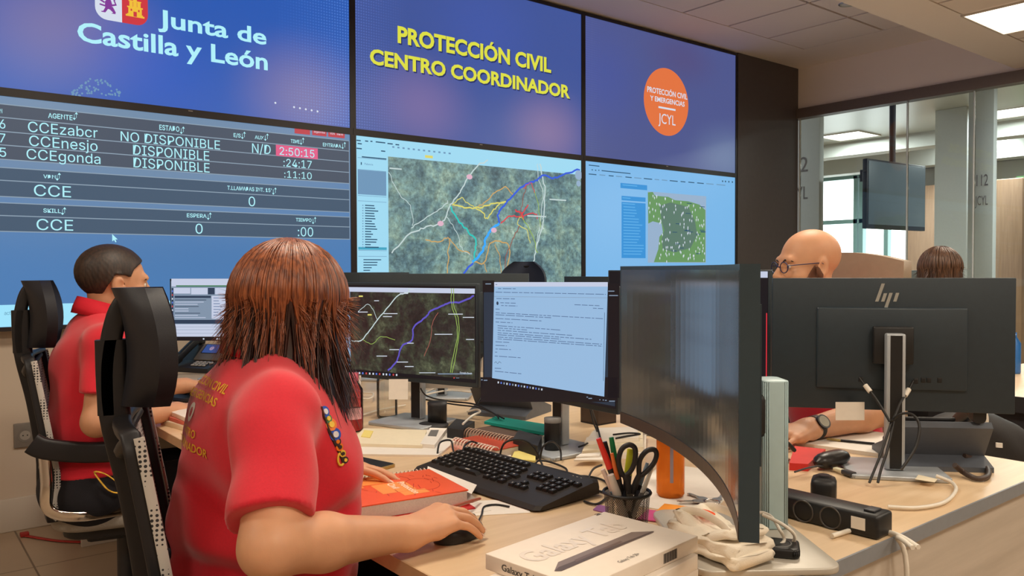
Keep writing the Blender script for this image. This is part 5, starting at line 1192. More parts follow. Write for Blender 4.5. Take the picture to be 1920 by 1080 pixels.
    for lab, pts in (('white lead looping from the cloth bag round the column foot', [(1395, 985, .05), (1420, 962, .06), (1445, 968, .06), (1460, 990, .05), (1470, 1015, .03), (1440, 1030, .02), (1410, 1035, .02)]), ('white lead running down to the charger', [(1430, 965, .07), (1470, 985, .06), (1490, 1005, .04), (1480, 1022, .022), (1440, 1030, .025)])): dcable(lab, pts, .003, M_wcable)
    dcable('thick white lead hanging over the right desk edge', [(1560, 1005, .006), (1620, 990, .006), (1680, 1002, .006), (1722, 1026, .006)], .0045, M_wcable)
    P = [onz(1722, 1026, DZ + .006)]; e = P[0]; cable('white lead falling in front of the desk end panel', [Vector((e.x - .01, e.y + .005, DZ + .006)), Vector((e.x + .03, .700, DZ + .002)), Vector((e.x + .045, .690, DZ - .05)), Vector((e.x + .05, .69, DZ - .3)), Vector((e.x + .06, .69, .02))], .0045, M_wcable)
    dcable('white lead curving along the base of the bald man\'s monitor', [(1665, 950, .006), (1720, 952, .006), (1770, 942, .006), (1792, 920, .006), (1785, 905, .01), (1755, 892, .02)], .004, M_wcable)
    # ------------------------------------------------ power strip
    a, b = Vector((*dz(1462, 928, DZ + .04), 0)), Vector((*dz(1650, 971, DZ + .04), 0)); d = b - a; l = d.length
    c_ = (a + b) / 2 + Vector((.02, .025, 0)); t = thing('power_strip', 'black power strip with round sockets at the right front of the desk', 'power strip', (c_.x, c_.y, DZ), math.atan2(d.y, d.x))
    MB().box((0, 0, .022), (l + .05, .062, .044), .006).build('body', M_black, t)
    for i, x in enumerate((-.075, -.02, .035)):
        Mx = Matrix.Translation((x, -.031, .022)) @ Matrix.Rotation(PI / 2, 4, 'X') @ Matrix.Rotation(0, 4, 'Z')
        mb = MB().lathe([(.0215, -.001), (.0215, .002), (.019, .002), (.018, -.010), (0, -.010)], n=24, M=Mx); mb.build('socket', mat('socket_black', srgb(72, 68, 66), .25, noise=.05), t)
    MB().box((.088, -.0318, .024), (.026, .001, .022)).build('paper_label', M_paper, t)
    MB().box((.1, 0, .046), (.02, .03, .004), .001).build('switch', M_dgrey, t)
    q = dz(1548, 902, DZ + .05); t = thing('plug_adapter', 'black plug adapter behind the power strip', 'adapter', (q[0] + .01, q[1] + .01, DZ), .5); MB().box((0, 0, .028), (.065, .05, .055), .012).build('body', M_black, t); MB().cyl((0, 0, .056), (0, 0, .060), .012).build('button', M_dgrey, t)
    # ------------------------------------------------ bald man's corner
    slab_thing('notepad', 'white notepad with a biro on it in front of the bald man', 'notepad', [(1492, 829), (1655, 851), (1662, 812), (1552, 796)], DZ, .010, M_paper)
    a, b = onz(1550, 823, DZ + .014), onz(1640, 832, DZ + .014); pen('clear biro with a black end on the white notepad', b, a, .0035, srgb(200, 176, 110), 'pen', dk)
    slab_thing('wallet', 'red wallet at the foot of the pale monitor column', 'wallet', [(1480, 868), (1515, 870), (1548, 842), (1490, 836)], DZ, .018, M_red)
    A, B_ = onz(1530, 868, DZ + .02), onz(1588, 853, DZ + .026); mb = MB(); n = 14
    pts = [A.lerp(B_, i / n) for i in range(n + 1)]; mb.sweep(pts, [(.026 * math.cos(2 * PI * i / 14), .020 * math.sin(2 * PI * i / 14)) for i in range(14)], 0, (0, 0, 1), scales=[max(.15, math.sqrt(max(0, 1 - abs(2 * i / n - 1) ** 3.2))) for i in range(n + 1)])
    tag(mb.build('glasses_case', mat('case_black', srgb(34, 30, 28), .35, noise=.05)), 'rounded black glasses case in front of the white notepad', 'case')
    t = thing('usb_lead', 'lead with a pale USB plug by the plug adapter', 'cable', onz(1572, 882, DZ + .012)); o = Vector(t.location)
    MB().tube(spline([onz(x, y, DZ + h) - o for x, y, h in ((1490, 885, .02), (1520, 876, .02), (1550, 874, .012), (1568, 880, .008))], 6), .0022, 6).build('lead', M_dgrey, t); MB().sweep([onz(1566, 879, DZ + .009) - o, onz(1582, 884, DZ + .009) - o], [(a_, b_) for a_, b_ in rrect(.014, .008, .001, 1)], 0, (0, 0, 1)).build('plug', mat('usb_pale', srgb(206, 200, 170), .4, noise=.03), t); MB().sweep([onz(1583, 884, DZ + .009) - o, onz(1600, 890, DZ + .009) - o], [(a_, b_) for a_, b_ in rrect(.018, .011, .002, 1)], 0, (0, 0, 1)).build('grip', M_dgrey, t)
    slab_thing('sticky_note', 'cream sticky note at the base of the telephone seen from behind', 'sticky note', [(1716, 898), (1752, 904), (1758, 898), (1722, 890)], DZ + .0125, .001, M_cream)
    # thick black video lead with pale sleeve from the curved monitor
    dcable('black video lead with a pale sleeve behind the curved monitor', [(1425, 785, .14), (1445, 800, .12), (1462, 818, .10), (1478, 832, .07), (1490, 845, .05)], .005)
    # leads plugged into the bald man's monitor, bundled at its column
    for i, (lab, pts) in enumerate((('black lead with a white plug end, left of the silver column', [(1612, 708), (1622, 722), (1640, 745), (1655, 768), (1668, 790)]), ('black lead with a white plug end, right of the silver column', [(1712, 715), (1704, 730), (1690, 752), (1680, 775), (1672, 790)]), ('thin black lead looping right of the silver column', [(1670, 790), (1690, 776), (1712, 778), (1724, 800), (1716, 840), (1690, 880)]), ('black lead dropping left beside the silver column', [(1672, 790), (1662, 820), (1652, 850), (1640, 880), (1630, 905)]), ('second black lead dropping along the silver column', [(1676, 790), (1670, 820), (1662, 850), (1652, 880), (1646, 905)]))):
        D0 = [(1.93 - .02 * j - .012 * (i > 1)) for j in range(len(pts))] if i < 2 else [1.86 - .015 * j for j in range(len(pts))]
        P = [dep(x, y, dd) for (x, y), dd in zip(pts, D0)]
        for p in P: p.z = max(p.z, DZ + .004)
        t = thing('lead', lab, 'cable', P[0]); o = Vector(t.location)
        MB().tube([p - o for p in spline(P, 6)], .0032, 6).build('lead_sheath', M_cable, t)
        if i < 2: MB().tube([P[1] - o, (P[1].lerp(P[2], .55)) - o], .006, 8).build('plug_sleeve', M_wcable, t)
    # ------------------------------------------------ tangle of leads behind the keyboard and under the monitors
    T_ = [('black lead arching high over the sticky notes', [(935, 868, .01), (945, 832, .06), (975, 824, .07), (1000, 838, .05), (1016, 870, .01), (1022, 892, .004)]),
          ('black lead looping right behind the keyboard', [(1022, 892, .004), (1058, 888, .004), (1060, 878, .006), (1030, 866, .006), (1010, 864, .01), (1000, 870, .004), (960, 872, .003)]),
          ('thin black lead loop by the spiral bound books', [(820, 852, .004), (825, 830, .03), (845, 826, .03), (850, 845, .01), (858, 858, .004)]),
          ('thin lead loop at the keyboard\'s left corner', [(866, 852, .03), (872, 835, .04), (886, 828, .04), (902, 838, .02), (904, 858, .005)]),
          ('black lead between the tin and the pale column', [(1012, 865, .01), (1018, 838, .05), (1035, 828, .06), (1050, 842, .03), (1052, 862, .008)]),
          ('long black lead sagging from the map monitor column to the books', [(786, 722, .12), (800, 742, .09), (840, 752, .06), (890, 758, .06), (925, 775, .05), (935, 784, .045)]),
          ('second long black lead under the map monitor', [(786, 735, .10), (795, 748, .07), (850, 758, .04), (900, 765, .045), (945, 785, .045)]),
          ('black lead slanting behind the gap of the two monitors', [(918, 722, .10), (905, 740, .08), (895, 760, .05)]), ('second black lead slanting behind the gap of the two monitors', [(942, 730, .11), (920, 745, .07), (900, 755, .05)]),
          ('black lead hanging from the e-mail monitor to the right', [(1105, 762, .10), (1112, 790, .06), (1120, 815, .03), (1100, 832, .03), (1085, 838, .02)]), ('second black lead hanging from the e-mail monitor', [(1108, 762, .12), (1120, 800, .05), (1130, 835, .035), (1145, 858, .03)]),
          ('black lead lying under the pale column towards the pencil cup', [(1075, 893, .004), (1100, 893, .004), (1130, 900, .004), (1145, 915, .004)]), ('black lead looping left of the pencil cup', [(1128, 872, .016), (1112, 880, .018), (1104, 900, .006), (1118, 918, .004), (1140, 928, .004), (1120, 945, .004), (1095, 940, .004)]),
          ('thin black lead across the white papers left of the orange bottle', [(1150, 815, .045), (1180, 812, .04), (1200, 814, .037), (1175, 818, .038), (1155, 822, .038)])]
    for lab, pts in T_: dcable(lab, pts, .0026)
    for lab, pts in (('pale lead coiled behind the pink bottle', [(640, 722, .03), (680, 735, .02), (700, 738, .02), (690, 748, .02), (650, 742, .02)]), ('pale lead lying behind the map monitor column', [(790, 742, .02), (840, 732, .03), (890, 735, .03), (935, 730, .03)]), ('second pale lead behind the map monitor', [(800, 735, .02), (830, 725, .04), (880, 728, .03), (930, 738, .02)]), ('pale lead running from the clear bottle to the left', [(640, 790, .008), (690, 775, .008), (715, 768, .008), (760, 760, .008)]),
                     ('white lead with plug on the black adapter', [(868, 795, .05), (885, 780, .055), (900, 772, .05), (893, 768, .05), (876, 772, .045)])): dcable(lab, pts, .0034, M_wcable)
    # ------------------------------------------------ far man's things
    for i, (z0, h, m_, lab) in enumerate(((DZ, .016, M_cream, 'lowest notebook of the stack at the far man\'s elbow'), (DZ + .0165, .012, mat('red_edge_book', srgb(214, 120, 104), .6, noise=.03), 'middle notebook of the stack at the far man\'s elbow'), (DZ + .029, .014, M_paper, 'topmost spiral notebook of the stack at the far man\'s elbow'))):
        t = thing('notebook', lab, 'notebook', (.80 + .004 * i, 2.60 + .006 * i, z0), .18 - .07 * i, 'notebooks stacked by the far man'); MB().box((0, 0, h / 2), (.15, .21, h), .001).build('pages', m_, t)
        if i == 2:
            sp = MB()
            for q_ in range(18): sp.tube([(-.07 + .14 * q_ / 17, .105 + .007 * math.cos(2 * PI * j / 8), h / 2 + .009 * math.sin(2 * PI * j / 8)) for j in range(8)], .0011, 4, 0, True)
            sp.build('spiral_binding', M_white, t)
    t = thing('pen_tray', 'small black tray at the far man\'s desk edge', 'tray', (.86, 3.30, DZ), .3); MB().box((0, 0, .008), (.12, .05, .016), .003).build('tray', M_black, t)

def build_bag():
    """folded cream cloth bag with an orange print and its handles"""
    A, B_ = Vector((*dz(1300, 985, DZ + .03), 0)), Vector((*dz(1405, 1035, DZ + .03), 0))
    c = Vector((*dz(1345, 1010, DZ + .035), 0)); d = (B_ - A).normalized(); t = thing('cloth_bag', 'folded cream cloth bag with an orange print on the pale monitor foot', 'bag', (c.x, c.y, DZ + .013), math.atan2(d.y, d.x) + .1)
    cm = mat('cream_cloth', srgb(232, 222, 204), .9, noise=.04, nscale=30, bump=.25, bscale=500)
    rr = random.Random(2)
    def layer(z0, h, l, wd, off):
        mb = MB(); n, k = 24, 20; vs = []
        for i in range(n + 1):
            u = i / n; x = (u - .5) * l
            for j in range(k):
                a = 2 * PI * j / k; ex = .38
                yy = math.copysign(abs(math.cos(a)) ** ex, math.cos(a)) * wd / 2; zz = math.copysign(abs(math.sin(a)) ** .6, math.sin(a)) * h / 2
                e = 1 - max(0, abs(u - .5) * 2 - .9) * 1.6
                wob = .003 * math.sin(9 * u + off * 9 + 3 * a) + .002 * math.sin(23 * u + a * 2)
                vs.append((x + .004 * math.sin(5 * a + off), (yy + wob) * e + off * .004 * math.sin(7 * u), z0 + h / 2 + zz * e + wob * .5 + (.010 * math.sin(u * 6 + off) if z0 > .02 else 0)))
        fs = [(i * k + j, (i + 1) * k + j, (i + 1) * k + (j + 1) % k, i * k + (j + 1) % k) for i in range(n) for j in range(k)] + [tuple(range(k)), tuple(range(n * k + k - 1, n * k - 1, -1))]
        mb.add(vs, fs, 0, True); return mb
    layer(.002, .022, .17, .10, .3).build('lower_fold', cm, t); layer(.016, .024, .165, .094, 1.2).build('upper_fold', cm, t); layer(.034, .016, .15, .075, 2.0).build('top_fold', cm, t)
    hm = MB()
    for y, z in ((.03, .058), (-.02, .060)):
        hm.sweep(spline([(-.085, y, .02), (-.075, y + .005, .05), (-.03, y + .01, z), (.03, y, z - .002), (.06, y - .01, z - .006)], 6), [(a_, b_) for a_, b_ in rrect(.014, .003, .001, 1)], 0, (0, 1, 0))
    hm.build('handle', cm, t)
    mb = MB(); vs = [(-.035 + .02 * math.cos(2 * PI * i / 24) * 1.1, .005 + .012 * math.sin(2 * PI * i / 24), .0545 + .003) for i in range(24)]; mb.add(vs, [tuple(range(24))]); mb.build('print', M_orange, t)
build_desk_things()

# ================================================================ smooth bodies: signed distances turned into one mesh
V3 = lambda *a: np.array(a, dtype=np.float32)
def s_cone(a, b, ra, rb):
    a = np.array(a, np.float32); b = np.array(b, np.float32); ba = b - a; L2 = float(ba @ ba) + 1e-12
    def f(p):
        h = np.clip((p - a) @ ba / L2, 0, 1); q = p - a - h[:, None] * ba
        return np.sqrt((q * q).sum(1)) - (ra + (rb - ra) * h)
    return f
def s_ell(c, r, M=None):
    c = np.array(c, np.float32); r = np.array(r, np.float32)
    def f(p):
        q = p - c
        if M is not None: q = q @ M
        k0 = np.sqrt(((q / r) ** 2).sum(1)); k1 = np.sqrt(((q / (r * r)) ** 2).sum(1)) + 1e-9
        return k0 * (k0 - 1) / k1
    return f
def smin(a, b, k):
    h = np.maximum(k - np.abs(a - b), 0) / k
    return np.minimum(a, b) - h * h * k * .25
def smax(a, b, k): return -smin(-a, -b, k)
def s_union(fs, k):
    def f(p):
        d = fs[0](p)
        for g in fs[1:]: d = smin(d, g(p), k)
        return d
    return f
def s_hard(fs):
    def f(p):
        d = fs[0](p)
        for g in fs[1:]: d = np.minimum(d, g(p))
        return d
    return f
def s_chain(pts, radii, k=.004):
    return s_hard([s_cone(pts[i], pts[i + 1], radii[i], radii[i + 1]) for i in range(len(pts) - 1)])
def s_local(f, M):
    Mi = np.array(M.inverted(), np.float32); s = float(M.to_scale()[0])
    return lambda p: f(p @ Mi[:3, :3].T + Mi[:3, 3]) * s
def polygonise(fn, lo, hi, h, smooth=1):
    lo = np.array(lo, np.float32); hi = np.array(hi, np.float32); B = 6
    n = (np.ceil((hi - lo) / h / B).astype(int) * B)
    cn = n // B + 1
    ax = [lo[i] + np.arange(cn[i], dtype=np.float32) * h * B for i in range(3)]
    G = np.stack(np.meshgrid(*ax, indexing='ij'), -1).reshape(-1, 3)
    cv = fn(G).reshape(cn)
    val = np.full(n + 1, 1.0, np.float32)
    # blocks that may hold the surface
    c8 = np.stack([cv[i:cn[0] - 1 + i, j:cn[1] - 1 + j, k:cn[2] - 1 + k] for i in (0, 1) for j in (0, 1) for k in (0, 1)])
    need = np.abs(c8).min(0) < h * B * 1.3
    for (i, j, k) in np.argwhere(~need): val[i * B:i * B + B + 1, j * B:j * B + B + 1, k * B:k * B + B + 1] = c8[0, i, j, k]
    blocks = np.argwhere(need)
    o = np.stack(np.meshgrid(*[np.arange(B + 1)] * 3, indexing='ij'), -1).reshape(-1, 3)
    for s in range(0, len(blocks), 600):
        bb = blocks[s:s + 600]; idx = (bb[:, None, :] * B + o[None]).reshape(-1, 3)
        v = fn(lo + idx.astype(np.float32) * h); val[idx[:, 0], idx[:, 1], idx[:, 2]] = v
    ins = val < 0
    N = val.shape; c = [N[0] - 1, N[1] - 1, N[2] - 1]
    cnt = np.zeros(c, np.float32); acc = np.zeros(c + [3], np.float32)
    cor = [(i, j, k) for i in (0, 1) for j in (0, 1) for k in (0, 1)]
    sl = lambda q: (slice(q[0], q[0] + c[0]), slice(q[1], q[1] + c[1]), slice(q[2], q[2] + c[2]))
    for a in cor:
        for ax_ in range(3):
            if a[ax_]: continue
            b = list(a); b[ax_] = 1
            va, vb = val[sl(a)], val[sl(b)]; m = (va < 0) != (vb < 0)
            t = np.where(m, va / np.where(m, va - vb, 1), 0)
            for d in range(3): acc[..., d] += np.where(m, a[d] + (t if d == ax_ else 0), 0)
            cnt += m
    act = cnt > 0; ids = np.full(c, -1, np.int64); ids[act] = np.arange(act.sum())
    cell = np.argwhere(act).astype(np.float32)
    vs = lo + (cell + acc[act] / cnt[act][:, None]) * h
    F = []
    for ax_ in range(3):
        b_, c_ = (ax_ + 1) % 3, (ax_ + 2) % 3
        A = [slice(0, N[0]), slice(0, N[1]), slice(0, N[2])]; A2 = list(A)
        A[ax_] = slice(0, N[ax_] - 1); A2[ax_] = slice(1, N[ax_])
        i0 = ins[tuple(A)]; i1 = ins[tuple(A2)]; e = np.argwhere(i0 != i1)
        e = e[(e[:, b_] > 0) & (e[:, c_] > 0) & (e[:, b_] < N[b_] - 1) & (e[:, c_] < N[c_] - 1)]
        fl = i0[e[:, 0], e[:, 1], e[:, 2]]
        q = []
        for db, dc in ((1, 1), (0, 1), (0, 0), (1, 0)):
            w = e.copy(); w[:, b_] -= db; w[:, c_] -= dc; q.append(ids[w[:, 0], w[:, 1], w[:, 2]])
        q = np.stack(q, 1); q[~fl] = q[~fl][:, ::-1]; F.append(q)
    F = np.concatenate(F)
    F = F[(F >= 0).all(1)]
    return vs, F
def sdf_object(name, fn, lo, hi, h, m, parent=None, loc=None):
    vs, F = polygonise(fn, lo, hi, h)
    me = bpy.data.meshes.new(name); o = bpy.data.objects.new(name, me); COL.objects.link(o)
    if parent is not None: off = np.array(parent.location); o.parent = parent
    else: off = np.array(loc); o.location = loc
    me.from_pydata((vs - off).tolist(), [], F.tolist()); me.materials.append(m)
    me.polygons.foreach_set('use_smooth', [True] * len(me.polygons)); me.update()
    return o, vs, F

# ---------------------------------------------------------------- anatomy
def head_sdf():
    skull = [s_ell((-.012, 0, .045), (.099, .077, .084)), s_ell((.028, 0, -.018), (.071, .062, .094))]
    base = s_union(skull, .03)
    jaw = s_union([s_cone((0, s * .052, -.055), (.066, s * .018, -.095), .022, .020) for s in (-1, 1)] + [s_ell((.076, 0, -.097), (.022, .026, .020))], .02)
    cheek = s_union([s_ell((.060, s * .040, -.028), (.028, .024, .026)) for s in (-1, 1)], .004)
    brow = s_cone((.086, -.036, .030), (.086, .036, .030), .013, .013)
    nose = s_union([s_cone((.094, 0, .018), (.119, 0, -.022), .008, .0115), s_ell((.106, .012, -.027), (.011, .008, .009)), s_ell((.106, -.012, -.027), (.011, .008, .009))], .007)
    lips = s_union([s_ell((.0945, 0, -.0565), (.010, .024, .006)), s_ell((.0930, 0, -.0675), (.010, .021, .0065))], .002)
    sock = s_hard([s_ell((.103, s * .032, .008), (.017, .017, .012)) for s in (-1, 1)])
    eye = s_hard([s_ell((.079, s * .032, .007), (.0125, .0135, .0125)) for s in (-1, 1)])
    ears = [s_ell((-.006, s * .079, -.002), (.022, .011, .036), np.array(Matrix.Rotation(s * .35, 3, 'Z') @ Matrix.Rotation(-.2, 3, 'Y'), np.float32)) for s in (-1, 1)]
    earin = [s_ell((.000, s * .090, .000), (.011, .009, .021)) for s in (-1, 1)]
    mouth = s_cone((.100, -.018, -.0620), (.100, .018, -.0620), .003, .003)
    def f(p):
        d = smin(base(p), jaw(p), .025); d = smin(d, cheek(p), .02); d = smin(d, brow(p), .014)
        d = smax(d, -sock(p), .012); d = smin(d, eye(p), .003)
        d = smin(d, nose(p), .010); d = smin(d, lips(p), .006); d = smax(d, -mouth(p), .003)
        for e, i in zip(ears, earin): d = smin(d, smax(e(p), -i(p), .006), .006)
        return d
    return f
HEAD = head_sdf()
def hand_sdf(wrist, direction, back, thumb_side, curl=(0.2, .35, .3), s=1.0, spread=.09, thumb_curl=.35, lift=(0, 0, 0, 0)):
    """direction: to the knuckles, back: out of the back of the hand, thumb_side: +1/-1 along back x direction"""
    o = Vector(wrist); x = Vector(direction).normalized(); z = Vector(back); z = (z - x * z.dot(x)).normalized(); y = z.cross(x) * thumb_side
    W = lambda a, b, c: tuple(o + (x * a + y * b + z * c) * s)
    kn = [(.086, .030, .0), (.090, .010, .003), (.086, -.011, .001), (.078, -.031, -.004)]
    ln = [(.041, .025, .020), (.046, .029, .021), (.042, .027, .020), (.033, .020, .018)]
    palm = s_union([s_cone(W(.0, b * .55, -.002), W(a, b, c - .002), .0185 * s, .0125 * s) for a, b, c in kn] + [s_cone(W(.03, .022, -.008), W(.05, -.022, -.010), .014 * s, .013 * s)], .014 * s)
    fingers = []; tips = []
    for i, ((a, b, c), L) in enumerate(zip(kn, ln)):
        yaw = (1.5 - i) * spread; ang = curl[0] - lift[i]; pt = Vector((a, b, c)); pts = [W(*pt)]
        for q, l in enumerate(L):
            if q: ang += curl[q]
            dv = Vector((math.cos(ang) * math.cos(yaw), math.cos(ang) * math.sin(yaw), -math.sin(ang)))
            pt = pt + dv * l; pts.append(W(*pt))
        tips.append((Vector(pts[-1]), (Vector(pts[-1]) - Vector(pts[-2])).normalized()))
        fingers.append(s_chain(pts, [.0098 * s, .0088 * s, .0080 * s, .0066 * s] if i < 3 else [.0085 * s, .0075 * s, .0068 * s, .0058 * s]))
    tp = [W(.015, .022, -.008), W(.046, .046, -.014), W(.074, .056 - .01 * thumb_curl, -.018 - .012 * thumb_curl), W(.098, .054 - .03 * thumb_curl, -.022 - .02 * thumb_curl)]
    thumb = s_chain(tp, [.016 * s, .0122 * s, .0105 * s, .0082 * s])
    fing = s_hard(fingers)
    return (lambda p: smin(smin(palm(p), thumb(p), .012 * s), fing(p), .006 * s)), tips
def wrinkle(p, amp, fr=(38., 26., 52.), ph=0.0):
    return amp * (np.sin(p[:, 0] * fr[0] + p[:, 2] * fr[1] + ph + 2 * np.sin(p[:, 1] * 21)) + .6 * np.sin(p[:, 2] * fr[2] - p[:, 1] * 31 + 1.7 * np.sin(p[:, 0] * 25 + ph)))
M_skin = mat('skin_warm', srgb(214, 160, 124), .5, noise=.04, nscale=25, bump=.08, bscale=700, sss=.15)
M_skin2 = mat('skin_tan', srgb(204, 150, 116), .5, noise=.05, nscale=25, bump=.08, bscale=700, sss=.15)
M_polo = mat('red_polo_cotton', srgb(212, 26, 48), .85, noise=.05, nscale=300, bump=.25, bscale=1500, sheen=.3)
M_polo_edge = mat('red_polo_rib', srgb(196, 18, 40), .8, noise=.05, nscale=300)
M_trouser = mat('dark_trousers', srgb(28, 27, 34), .9, noise=.1, nscale=300, bump=.2, bscale=900)
M_shoe = mat('dark_shoes', srgb(30, 28, 30), .5, noise=.1)
M_gold = mat('yellow_embroidery', srgb(232, 178, 44), .6, noise=.05)

def hairmat(name, c1, c2, rough=.38):
    m = bpy.data.materials.new(name); m.use_nodes = True; nt = m.node_tree; b = nt.nodes['Principled BSDF']; b.inputs['Roughness'].default_value = rough
    b.inputs['Specular IOR Level'].default_value = .6
    tc = nt.nodes.new('ShaderNodeTexCoord'); mp = nt.nodes.new('ShaderNodeMapping'); mp.inputs['Scale'].default_value = (160, 160, 8)
    n = nt.nodes.new('ShaderNodeTexNoise'); n.inputs['Scale'].default_value = 1.0; r = nt.nodes.new('ShaderNodeValToRGB')
    r.color_ramp.elements[0].position = .35; r.color_ramp.elements[1].position = .65; r.color_ramp.elements[0].color = (*c1, 1); r.color_ramp.elements[1].color = (*c2, 1)
    nt.links.new(tc.outputs['Object'], mp.inputs[0]); nt.links.new(mp.outputs[0], n.inputs['Vector']); nt.links.new(n.outputs['Fac'], r.inputs['Fac']); nt.links.new(r.outputs['Color'], b.inputs['Base Color'])
    return m
M_hair_lit = hairmat('hair_brown_lit', srgb(98, 48, 28), srgb(164, 94, 56)); M_hair_shaded = hairmat('hair_brown_shaded', srgb(34, 17, 14), srgb(68, 33, 25))  # one brown hair: overhead light on the crown and shade below painted as two browns
M_hair_dark = hairmat('hair_short_dark', srgb(30, 20, 16), srgb(58, 40, 30), .55); M_hair_far = hairmat('hair_mid_brown', srgb(70, 48, 36), srgb(112, 80, 60))

def head_matrix(c, yaw, pitch=0.0, roll=0.0, s=1.0):
    return Matrix.Translation(c) @ Matrix.Rotation(yaw, 4, 'Z') @ Matrix.Rotation(pitch, 4, 'Y') @ Matrix.Rotation(roll, 4, 'X') @ Matrix.Scale(s, 4)

def strand(mb, pts, w, m):
    pts = [Vector(p) for p in pts]; n = len(pts)
    sc = [1.0 if i < n * .6 else max(.12, 1 - (i / (n - 1) - .6) / .4 * .9) for i in range(n)]
    mb.sweep(pts, [(w, 0), (0, w * .45), (-w, 0)], m, None, False, True, None, False, sc)

def long_hair(parent, HM, zend=(-.20, -.13), n_low=1100, n_top=1300, mats=None, seed=1, flare=.012, face=.95):
    """layered straight hair falling from a crown parting; HM is the head's matrix"""
    rnd = random.Random(seed); mb = MB(); C_ = Vector((-.014, 0, .035)); R0 = Vector((.118, .098, .108))
    off = Vector(parent.location)
    def path(a, top_len, zlast, lift, fl, jit, a2=None):
        ca, sa = math.cos(a), math.sin(a); pts = []; kx = 1.0
        for i in range(9):
            th = math.radians(6 + 84 * i / 8)
            pts.append(Vector((C_.x + R0.x * lift * math.sin(th) * ca, C_.y + R0.y * lift * math.sin(th) * sa, C_.z + R0.z * lift * math.cos(th))))
        p = pts[-1].copy(); z0 = p.z; N = 8
        for i in range(1, N + 1):
            u = i / N; z = z0 + (zlast - z0) * u
            if a2 is not None: aa = a + (a2 - a) * u ** 1.4 * .8; ca, sa = math.cos(aa), math.sin(aa); p = Vector((C_.x + R0.x * lift * ca, C_.y + R0.y * lift * sa, z0))
            inw = -.010 * math.sin(u * PI) + fl * u * u
            pts.append(Vector((p.x + ca * inw + jit[0] * u, p.y + sa * inw + jit[1] * u, z)))
        return pts
    # inner sheet so that no scalp shows
    nu, nv = 60, 17; vs = []
    for i in range(nu + 1):
        a = face + (2 * PI - 2 * face) * i / nu
        vs += path(a, 0, zend[0] * .80 + .010 * math.sin(i * 1.7), .985, flare * .55, (0, 0))
    mb.add([HM @ v - off for v in vs], [(i * nv + j, i * nv + j + 1, (i + 1) * nv + j + 1, (i + 1) * nv + j) for i in range(nu) for j in range(nv - 1)], 0, True)
    # closing front of the crown
    vs = []
    for i in range(13):
        a = -face + 2 * face * i / 12; vs += path(a, 0, 0, .985, 0, (0, 0))[:7]
    mb.add([HM @ v - off for v in vs], [(i * 7 + j, i * 7 + j + 1, (i + 1) * 7 + j + 1, (i + 1) * 7 + j) for i in range(12) for j in range(6)], 1, True)
    NC = 58; cl = [(rnd.uniform(-.022, .022), rnd.uniform(-.4, 1.5), rnd.gauss(0, .008), rnd.gauss(0, .008)) for _ in range(NC + 2)]
    for q in range(n_low + n_top):
        low = q < n_low
        a = rnd.uniform(face * .82, 2 * PI - face * .82)
        lift = rnd.uniform(.985, 1.02) if low else rnd.uniform(1.01, 1.065)
        zl = rnd.uniform(*zend) if low else rnd.uniform(-.075, .025) * (1 if rnd.random() < .8 else 1.5)
        ci = int((a % (2 * PI)) / (2 * PI) * NC); cz, cf, cx_, cy_ = cl[ci]; a2 = (ci + .5) / NC * 2 * PI
        fl = flare * (.5 + .5 * cf) + rnd.gauss(0, .0015) if low else max(0, .004 + .005 * cf + rnd.gauss(0, .002))
        if rnd.random() < .03: fl += rnd.uniform(.01, .025)
        zl += cz; jit = (cx_ + rnd.gauss(0, .002), cy_ + rnd.gauss(0, .002))
        pts = path(a + rnd.gauss(0, .02), 0, zl, lift, fl, jit, a2); st = rnd.randint(0, 2) if rnd.random() < .7 else rnd.randint(2, 5)
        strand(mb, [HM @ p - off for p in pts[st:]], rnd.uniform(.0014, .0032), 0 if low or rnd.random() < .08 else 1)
    return mb.build('hair', mats, parent)

def cap_hair(name, parent, HM, hx, hz, thick, m, lo=(-.13, -.11, -.12), hi=(.13, .11, .16), h=.0035, extra=None):
    def f(p):
        d = HEAD(p) - thick; r = -(p[:, 2] - np.interp(p[:, 0], hx, hz)) 
        if extra is not None: r = extra(p, r)
        d = d + .0006 * np.sin(p[:, 0] * 520 + 5 * np.sin(p[:, 1] * 70 + p[:, 2] * 40)) * np.sin(p[:, 1] * 300 + p[:, 2] * 430 + 3 * np.sin(p[:, 0] * 60))
        return smax(d, r, .006)
    W = s_local(f, HM); c = [HM @ Vector((a, b, g)) for a in (lo[0], hi[0]) for b in (lo[1], hi[1]) for g in (lo[2], hi[2])]
    return sdf_object(name, W, [min(v[i] for v in c) for i in range(3)], [max(v[i] for v in c) for i in range(3)], h, m, parent)[0]

def eyes(parent, HM, iris):
    off = Vector(parent.location)
    for s in (-1, 1):
        mb = MB(); c = HM @ Vector((.0805, s * .032, .0075)) - off; R3 = HM.to_3x3()
        mb.ball(c, .0122, 0, None, 14)
        p = HM @ Vector((.0918, s * .032, .0075)) - off; q = HM @ Vector((.0930, s * .032, .0075)) - off
        mb.cyl(p, q, .0056, .0050, 12, 1); mb.build('eye', [mat('eye_white', srgb(226, 214, 204), .25, noise=.02), iris], parent)
def brows(parent, HM, m):
    off = Vector(parent.location); mb = MB()
    for s in (-1, 1): mb.tube([HM @ Vector(v) - off for v in ((.098, s * .014, .0255), (.0985, s * .028, .0305), (.092, s * .042, .030), (.082, s * .052, .024))], .0036, 6, scales=[.7, 1, .9, .3])
    mb.build('eyebrows', m, parent)

